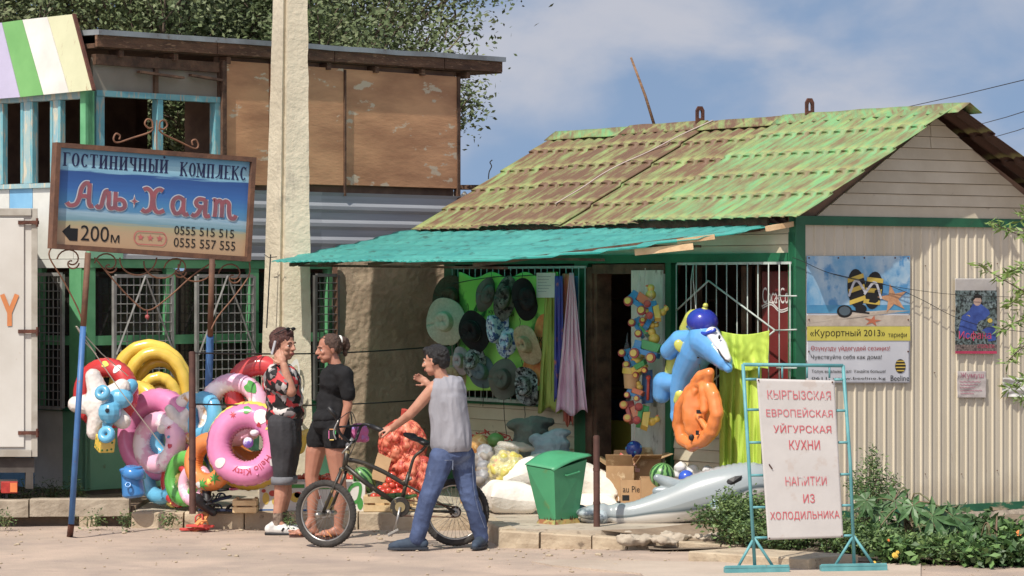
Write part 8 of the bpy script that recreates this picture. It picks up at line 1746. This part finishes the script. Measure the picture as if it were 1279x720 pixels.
for dx, sg_ in ((0, -1), (3, 1)):
    m = M(); caps(m, w_(348.5 + dx, 641, .08 * sg_), w_(347 + dx, 654, .08 * sg_), .041, .040); part('sock', skin(m, .006, 2), mat('sock_brown', (74, 52, 44), (150, 130, 110), sc=24, rough=.9), pw, smooth=True)
    sh_ = shoe('shoe', w_(346 + dx, 655, .08 * sg_), V((1, -.22, 0)), mat('shoe_white', (220, 218, 212), (190, 188, 184), sc=12, rough=.5), m_black, pw, h=.07)
    m = M(); c = w_(350 + dx, 660, .08 * sg_)
    for t_ in (.03, .07, .11): m.box(c + V((t_, -.035, -.0)), (.014, .05, .03), Matrix.Rotation(.5, 3, 'Y'))
    part('stripe', m, m_black, sh_, kind='stuff')

# ---- young woman in black
Y0 = 24.68
m = M(); fG = V((-.92, -.36, -.10)); P, Rm, fr3 = head(m, w_(411, 436), fG, .98, neck=w_(420, 458), nr=.046)
m.ell(w_(420, 478), (.105, .13, .14)); m.ell(w_(416, 500), (.095, .115, .12)); m.ell(w_(414, 528), (.125, .155, .11)); caps(m, w_(424, 464, -.12), w_(420, 464, .12), .05, .05)
chain(m, [w_(433, 468, -.15), w_(436, 506, -.18), w_(427, 540, -.17)], [.048, .036, .025]); hand(m, w_(426, 542, -.17), V((-.50, 0, -.86)), V((0, -1, .1)), .92, (.55, .6, .65, .7), thumb=-1)
chain(m, [w_(414, 468, .15), w_(408, 505, .17), w_(398, 530, .12)], [.045, .034, .024]); hand(m, w_(397, 532, .12), V((-.4, 0, -.9)), V((-1, 0, .2)), .92, (.5, .5, .5, .5), thumb=1)
chain(m, [w_(404, 540, .09), w_(393, 566, .10), w_(388, 596, .10), w_(390, 620, .10), w_(388, 648, .10)], [.088, .079, .054, .050, .031]); foot(m, w_(388, 650, .10), V((-.8, -.4, 0)), z=.015)
chain(m, [w_(420, 542, -.08), w_(421, 566, -.09), w_(424, 600, -.09), w_(426, 625, -.09), w_(423, 657, -.09)], [.092, .084, .058, .053, .032]); foot(m, w_(423, 659, -.09), V((-1, -.25, 0)), z=.02)
pg = solo('person', skin(m, .0055, 3), m_skin2, 'young woman with tied up hair in black t-shirt and shorts standing behind the bicycle', 'person', smooth=True)
face(pg, P, Rm, .98, m_hair2)
m = M(); E = lambda x, y, z, a, b, c: m.ell(P(x, y, z), (a * .98, b * .98, c * .98), Rm, 16)
E(0, -.020, .044, .079, .092, .078); E(0, -.06, .01, .066, .048, .06); E(.064, -.02, .02, .018, .045, .045); E(-.064, -.02, .02, .018, .045, .045); E(0, -.115, .045, .042, .045, .045); E(0, -.145, .02, .032, .03, .06); E(.01, -.135, -.03, .022, .022, .05)
part('hair', skin(m, .006, 2, lambda p: .004 * nz(V((p.x, p.y, p.z * 2)), 45) + .006 * nz(p, 24)), m_hair2, pg, smooth=True)
m = M(); torus(m, P(0, -.10, .055), fr3[0], .032, .010, 14, 6, wr=0); part('hair_tie', m, m_white, pg, smooth=True)
m = M(); m.ell(w_(419, 476), (.130, .165, .14)); m.ell(w_(421, 464), (.11, .16, .045)); caps(m, w_(416, 498), w_(415, 524), .118, .132); m.ell(w_(412, 521), (.142, .17, .075)); m.ell(w_(416, 512), (.125, .145, .12)); caps(m, w_(424, 464, -.10), w_(432, 469, -.15), .066, .068); caps(m, w_(432, 469, -.15), w_(437, 492, -.175), .068, .060); caps(m, w_(414, 468, .14), w_(410, 490, .16), .064, .062)
part('t_shirt', skin(m, .007, 14, fold(.013, 8, (1, 1, 1.0), 11)), m_btee, pg, smooth=True)
m = M(); m.ell(w_(414, 530), (.145, .175, .10)); caps(m, w_(403, 538, .09), w_(398, 551, .095), .112, .106); caps(m, w_(421, 540, -.08), w_(422, 552, -.09), .115, .108)
m = skin(m, .007, 3, fold(.006, 12, (1, 1, 1), 14)); zc_ = w_(0, 559).z; m.v = [(v[0], v[1], max(v[2], zc_)) for v in m.v]; part('shorts', m, m_btee, pg, smooth=True)
for (x, y, d, dr) in [(388, 650, .10, V((-.8, -.4, 0))), (423, 659, -.09, V((-1, -.25, 0)))]:
    m = M(); dr = dr.normalized(); sx = V((-dr.y, dr.x, 0)); a = w_(x, y, d); G = lambda t, yy, h: V((a.x, a.y, 0)) + dr * t + sx * yy + V((0, 0, h)); zb_ = .0
    m.prism([G(t, yy, zb_) for t, yy in [(-.08, 0), (-.07, .03), (0, .036), (.1, .045), (.16, .035), (.185, 0), (.16, -.035), (.1, -.045), (0, -.036), (-.07, -.03)]], (0, 0, .016)); s_ = part('sandal', m, mat('sandal_brown', (84, 50, 42), rough=.6), pg)
    m = M(); m.tube([G(.06, -.045, .02), G(.09, -.02, .058), G(.11, 0, .056), G(.09, .02, .058), G(.06, .045, .02)], .007, 6); m.tube([G(.11, -.04, .02), G(.13, 0, .045), G(.11, .04, .02)], .006, 6); part('strap', m, m_sorg, s_, smooth=True)
ph = thing('mobile_phone', 'mobile phone with colourful case in the young woman\'s hand', 'phone', w_(417, 549, -.22)); m = M(); Rp = Matrix.Rotation(.1, 3, 'Y'); m.box(w_(417, 541, -.215), (.055, .012, .085), Rp); part('body', m, m_black, ph, bevel=.004)
for i, (x0, y0, x1, y1, mt) in enumerate([(413.5, 535, 421, 535, m_sorg), (413, 536.5, 413, 546.5, m_spnk), (421, 536.5, 421, 541, tc_['green']), (413.8, 548, 419, 548, tc_['yellow'])]): m = M(); m.tube([w_(x0, y0, -.224), w_(x1, y1, -.224)], .0045, 6); part('case_edge', m, mt, ph)
m = M(); m.ell(w_(447, 541, .02), (.085, .05, .075), Matrix.Rotation(-.5, 3, 'Y')); m.ell(w_(455, 548, .02), (.04, .04, .035)); bg_ = solo('shoulder_bag', skin(m, .006, 3, fold(.008, 14)), mat('bag_pink', (206, 96, 156), (184, 76, 136), sc=6, rough=.5, c3=(150, 120, 200), t3=.6), 'small pink bag hanging at the young woman\'s hip', 'bag', smooth=True)
m = M(); m.tube([w_(440, 530, -.02), w_(436, 500, .02), w_(428, 468, .03)], .006, 6); part('bag_strap', m, m_black, bg_)

# ---- boy pushing the bicycle
Y0 = 23.68
m = M(); fB = V((-.86, .38, -.12)); P, Rm, fr3 = head(m, w_(544, 451), fB, .98, neck=w_(553, 476), nr=.048)
m.ell(w_(558, 492), (.13, .10, .14)); m.ell(w_(562, 520), (.12, .09, .14)); m.ell(w_(564, 553), (.125, .10, .10)); caps(m, w_(543, 484, -.02), w_(572, 484, .04), .052, .052)
chain(m, [w_(541, 486, -.03), w_(512, 518, .02), w_(488, 537, .17)], [.050, .037, .026]); hand(m, w_(489, 536.5, .17), V((-.97, .1, -.16)), V((-.2, -.35, .9)), .95, (.75, .8, .85, .9), thumb=-1)
chain(m, [w_(574, 486, .10), w_(560, 510, .26), w_(532, 480, .30)], [.048, .036, .026]); hand(m, w_(533, 480, .30), V((-.85, 0, .50)), V((0, 1, .1)), .78, (.30, .25, .25, .3), thumb=1, spread=.12)
chain(m, [w_(554, 570, -.04), w_(535, 620, -.10), w_(528, 645, -.10), w_(521, 674, -.10)], [.078, .050, .044, .034]); chain(m, [w_(574, 570, .06), w_(585, 620, .05), w_(594, 645, .06), w_(601, 674, .08)], [.078, .050, .044, .034])
pb = solo('person', skin(m, .0055, 3), m_skin1, 'boy in grey sleeveless shirt and jeans pushing a bicycle, seen from behind', 'person', smooth=True)
face(pb, P, Rm, .98, m_hair3)
m = M(); E = lambda x, y, z, a, b, c: m.ell(P(x, y, z), (a * .98, b * .98, c * .98), Rm, 16)
E(0, -.018, .046, .082, .098, .080); E(0, -.065, .0, .068, .045, .07); E(.062, -.025, .015, .022, .04, .05); E(-.062, -.025, .015, .022, .04, .05); E(0, .055, .088, .05, .035, .028); E(0, -.06, -.04, .052, .035, .035)
part('hair', skin(m, .006, 1, lambda p: .007 * nz(p, 50) + .006 * nz(p, 20)), m_hair3, pb, smooth=True)
m = M(); m.ell(w_(559, 490), (.142, .125, .13)); caps(m, w_(548, 480, -.01), w_(569, 479, .04), .052, .052); caps(m, w_(558, 492), w_(564, 556), .120, .130); caps(m, w_(563, 500, -.02), w_(567, 552, -.02), .12, .13); caps(m, w_(556, 505), w_(559, 552), .12, .13)
m = skin(m, .007, 24, fold(.014, 7, (1.7, 1, .45), 21)); zc_ = w_(0, 564).z; zt_ = w_(0, 471).z; m.v = [(v[0], v[1], max(v[2], zc_ + .01 * noise.noise(V((v[0] * 6, v[1] * 6, 0))))) for v in m.v]; part('sleeveless_shirt', m, m_tank, pb, smooth=True)
m = M(); m.ell(w_(565, 566), (.148, .125, .09)); chain(m, [w_(553, 572, -.04), w_(541, 605, -.08), w_(533, 628, -.10), w_(527, 650, -.10), w_(521, 673, -.10)], [.100, .076, .067, .062, .059]); chain(m, [w_(577, 572, .06), w_(582, 605, .05), w_(588, 628, .05), w_(596, 650, .06), w_(601, 671, .08)], [.098, .075, .066, .062, .059])
m = skin(m, .0065, 8, fold(.007, 9, (1, 1, 1.0), 31)); zc_ = w_(0, 680).z; m.v = [(v[0], v[1], max(v[2], zc_)) for v in m.v]; jn = part('jeans', m, m_denim, pb, smooth=True)
m = M(); seam = [w_(590, 580, -.03), w_(592, 610, -.035), w_(597, 635, -.02), w_(606, 660, .0)]; m.tube([V(p) for p in bez([tuple(p) for p in seam], 5)], .0016, 4); m.tube([w_(556, 574, -.148), w_(566, 574, -.10), w_(566, 586, -.12)], .0025, 4); part('seam', m, mat('stitch_pale', (130, 142, 166)), jn, kind='stuff')
m_bshoe = mat('shoe_slate', (58, 76, 96), (44, 58, 76), sc=8, rough=.8)
shoe('shoe', w_(520, 676, -.10), V((-1, -.12, 0)), m_bshoe, mat('shoe_sole_dark', (44, 50, 60)), pb, h=.075, z=.0); shoe('shoe', w_(601, 674, .08), V((-.25, -.97, 0)), m_bshoe, mat('shoe_sole_dark', (44, 50, 60)), pb, h=.075, z=.0)

# ================================================================ BICYCLE
m_tyre = mat('tyre_rubber', (48, 46, 44), (66, 62, 58), sc=20, rough=.95, bump=.5, bsc=60); m_chr = mat('chrome_dull', (176, 172, 164), rough=.3, metal=.8); m_frm = mat('bike_frame_black', (36, 34, 32), (60, 54, 40), sc=9, rough=.4, c3=(150, 130, 80), t3=.62, sc3=16)
bk_ = thing('bicycle', 'small black bicycle with knobbly tyres being pushed along the road', 'bicycle', W(490, 684, 23.8))
YB = 23.85; b_ = lambda x, y, d=0: W(x, y, YB) + V((0, d, 0))
def wheel(cx, cy, yaw, rot=0, pegs=False):
    c = b_(cx, cy); Rr = .253; n = V((math.sin(R(yaw)), -math.cos(R(yaw)), 0)); m = M()
    def tf(u, v):
        a = 2 * PI * u; b = 2 * PI * v; x = n.cross(ZUP).normalized(); rad = x * math.cos(a) + ZUP * math.sin(a); kn = .003 * (1 if (int(u * 120) + int(abs(v - .5) < .12)) % 2 else 0) * (abs(math.cos(b)) if math.cos(b) > 0 else 0)
        r = .0245 + kn; return c + rad * (Rr - .026 + r * math.cos(b)) + n * r * math.sin(b)
    m.grid(tf, 240, 12); w = part('wheel', m, m_tyre, bk_, smooth=True); m = M(); torus(m, c, n, Rr - .050, .010, 40, 8, wr=0); part('rim', m, m_chr, w, smooth=True)
    m = M(); m.tube([c - n * .05, c + n * .05], .016, 10); m.lathe([(.004, -.035), (.03, -.035), (.03, -.03), (.015, -.025), (.015, .025), (.03, .03), (.03, .035), (.004, .035)], c, n, 16); part('hub', m, m_chr, w, smooth=True, sharp=40)
    x = n.cross(ZUP).normalized()
    for i in range(36):
        a = 2 * PI * i / 36; a2 = a + (.35 if i % 2 else -.35); sd = n * (.028 if (i // 2) % 2 else -.028); m = M(); m.tube([c + sd + (x * math.cos(a2) + ZUP * math.sin(a2)) * .026, c + (x * math.cos(a) + ZUP * math.sin(a)) * (Rr - .055)], .0014, 3, caps=False); part('spoke', m, m_chr, w)
    return c, n
cf_, nf = wheel(407, 642, -24, 0); cr_, nr_ = wheel(569, 640, 4)
def tb_(nm, pts, r=.014, mt=m_frm, **k): m = M(); m.tube([V(p) for p in pts], r, 10); return part(nm, m, mt, bk_, smooth=True, **k)
hd0, hd1 = b_(430, 586), b_(434, 562); bb = b_(500, 633); st = b_(507, 606)
tb_('head_tube', [hd0, hd1], .020); tb_('down_tube', [b_(431, 582), b_(455, 602), bb], .019); tb_('top_tube', [V(p) for p in bez([tuple(b_(433, 574)), tuple(b_(452, 578)), tuple(b_(480, 590)), tuple(st)], 5)], .017); tb_('seat_tube', [bb, b_(507, 605), b_(511, 590)], .016)
tb_('seat_post', [V(p) for p in bez([tuple(b_(511, 592)), tuple(b_(517, 572)), tuple(b_(527, 563)), tuple(b_(533, 556))], 5)], .012)
for sg_ in (-1, 1): tb_('seat_stay', [st, b_(530, 618, .03 * sg_), cr_ + nr_ * .055 * sg_], .009); tb_('chain_stay', [bb, b_(530, 638, .035 * sg_), cr_ + nr_ * .055 * sg_], .010); tb_('fork_leg', [hd0 + nf * .045 * sg_, (hd0 + nf * .05 * sg_).lerp(cf_ + nf * .055 * sg_, .4), cf_ + nf * .055 * sg_], .013)
tb_('fork_crown', [hd0 - nf * .055, hd0 + nf * .055], .017)
m = M(); m.ell(b_(522, 549), (.075, .06, .022), Matrix.Rotation(.25, 3, 'Y')); chain(m, [b_(516, 546), b_(506, 543)], [.03, .018]); m.ell(b_(530, 553), (.05, .075, .025), Matrix.Rotation(.3, 3, 'Y')); part('saddle', skin(m, .006, 5), m_black, bk_, smooth=True)
stm = b_(434, 556); tb_('stem', [hd1, stm, b_(441, 548)], .016, m_chr)
gl, gr_ = b_(412, 509, -.10), b_(470, 537, .12)
tb_('handlebar', [V(p) for p in bez([tuple(b_(412, 510, -.12)), tuple(b_(420, 519, -.12)), tuple(b_(425, 540, -.08)), tuple(b_(437, 552, -.03)), tuple(b_(444, 550, .03)), tuple(b_(450, 534, .08)), tuple(b_(458, 531, .06)), tuple(b_(478, 538.5, .0))], 5)], .011, m_black)
tb_('crossbar', [b_(424, 533, -.09), b_(452, 532, .08)], .008, m_black); tb_('grip', [b_(411, 508, -.12), b_(421, 520, -.12)], .017, m_black); tb_('grip', [b_(462, 532.5, .05), b_(481, 539.5, -.01)], .018, m_black)
tb_('brake_lever', [V(p) for p in bez([tuple(b_(424, 524, -.12)), tuple(b_(418, 538, -.13)), tuple(b_(421, 548, -.14))], 4)], .006, m_chr); tb_('brake_cable', [V(p) for p in bez([tuple(b_(424, 524, -.12)), tuple(b_(440, 515, -.05)), tuple(b_(446, 545, .0)), tuple(b_(434, 575, -.03))], 5)], .003, m_black)
tb_('mirror_stalk', [b_(440, 552, -.05), b_(428, 566, -.08)], .007, m_chr)
m = M(); m.lathe([(.012, -.004), (.070, -.003), (.075, 0), (.070, .003), (.012, .004)], b_(500, 633, -.045), V((0, 1, 0)), 30); part('chainring', m, m_frm, bk_, smooth=True, sharp=30); m = M(); m.lathe([(.008, -.006), (.038, -.006), (.038, .004)], b_(500, 633, -.052), V((0, 1, 0)), 20); part('bash_guard', m, mat('brass_tone', (170, 150, 100), rough=.4, metal=.4), bk_)
m = M(); m.tube([b_(500, 623, -.045), b_(569, 633, -.04)], .004, 4); m.tube([b_(500, 644, -.045), b_(569, 646, -.04)], .004, 4); part('chain', m, m_rust, bk_, kind='stuff')
tb_('crank', [b_(500, 633, -.06), b_(494, 662, -.065)], .011, m_chr); tb_('crank', [b_(500, 633, .06), b_(506, 604, .065)], .011, m_chr)
for (x, y, d) in [(492, 664, -.11), (507, 602, .11)]:
    m = M(); m.box(b_(x, y, d), (.09, .07, .012), Matrix.Rotation(-.5, 3, 'Y')); m.box(b_(x, y, d), (.09, .012, .024), Matrix.Rotation(-.5, 3, 'Y')); part('pedal', m, m_chr, bk_, bevel=.002)
for sg_ in (-1, 1): m = M(); m.tube([cf_ + nf * .06 * sg_, cf_ + nf * .15 * sg_], .018, 10); part('foot_peg', m, m_chr, bk_, smooth=True); m = M(); m.tube([cr_ + nr_ * .06 * sg_, cr_ + nr_ * .10 * sg_], .012, 8); part('axle_nut', m, m_chr, bk_, smooth=True)
m = M(); m.lathe([(.01, -.004), (.045, -.004), (.045, .004), (.01, .004)], cr_ - nr_ * .035, nr_, 18); part('sprocket', m, m_rust, bk_)
m = M(); m.tube([b_(500, 640, .06), b_(488, 672, .12)], .006, 6); part('side_stand', m, m_chr, bk_)
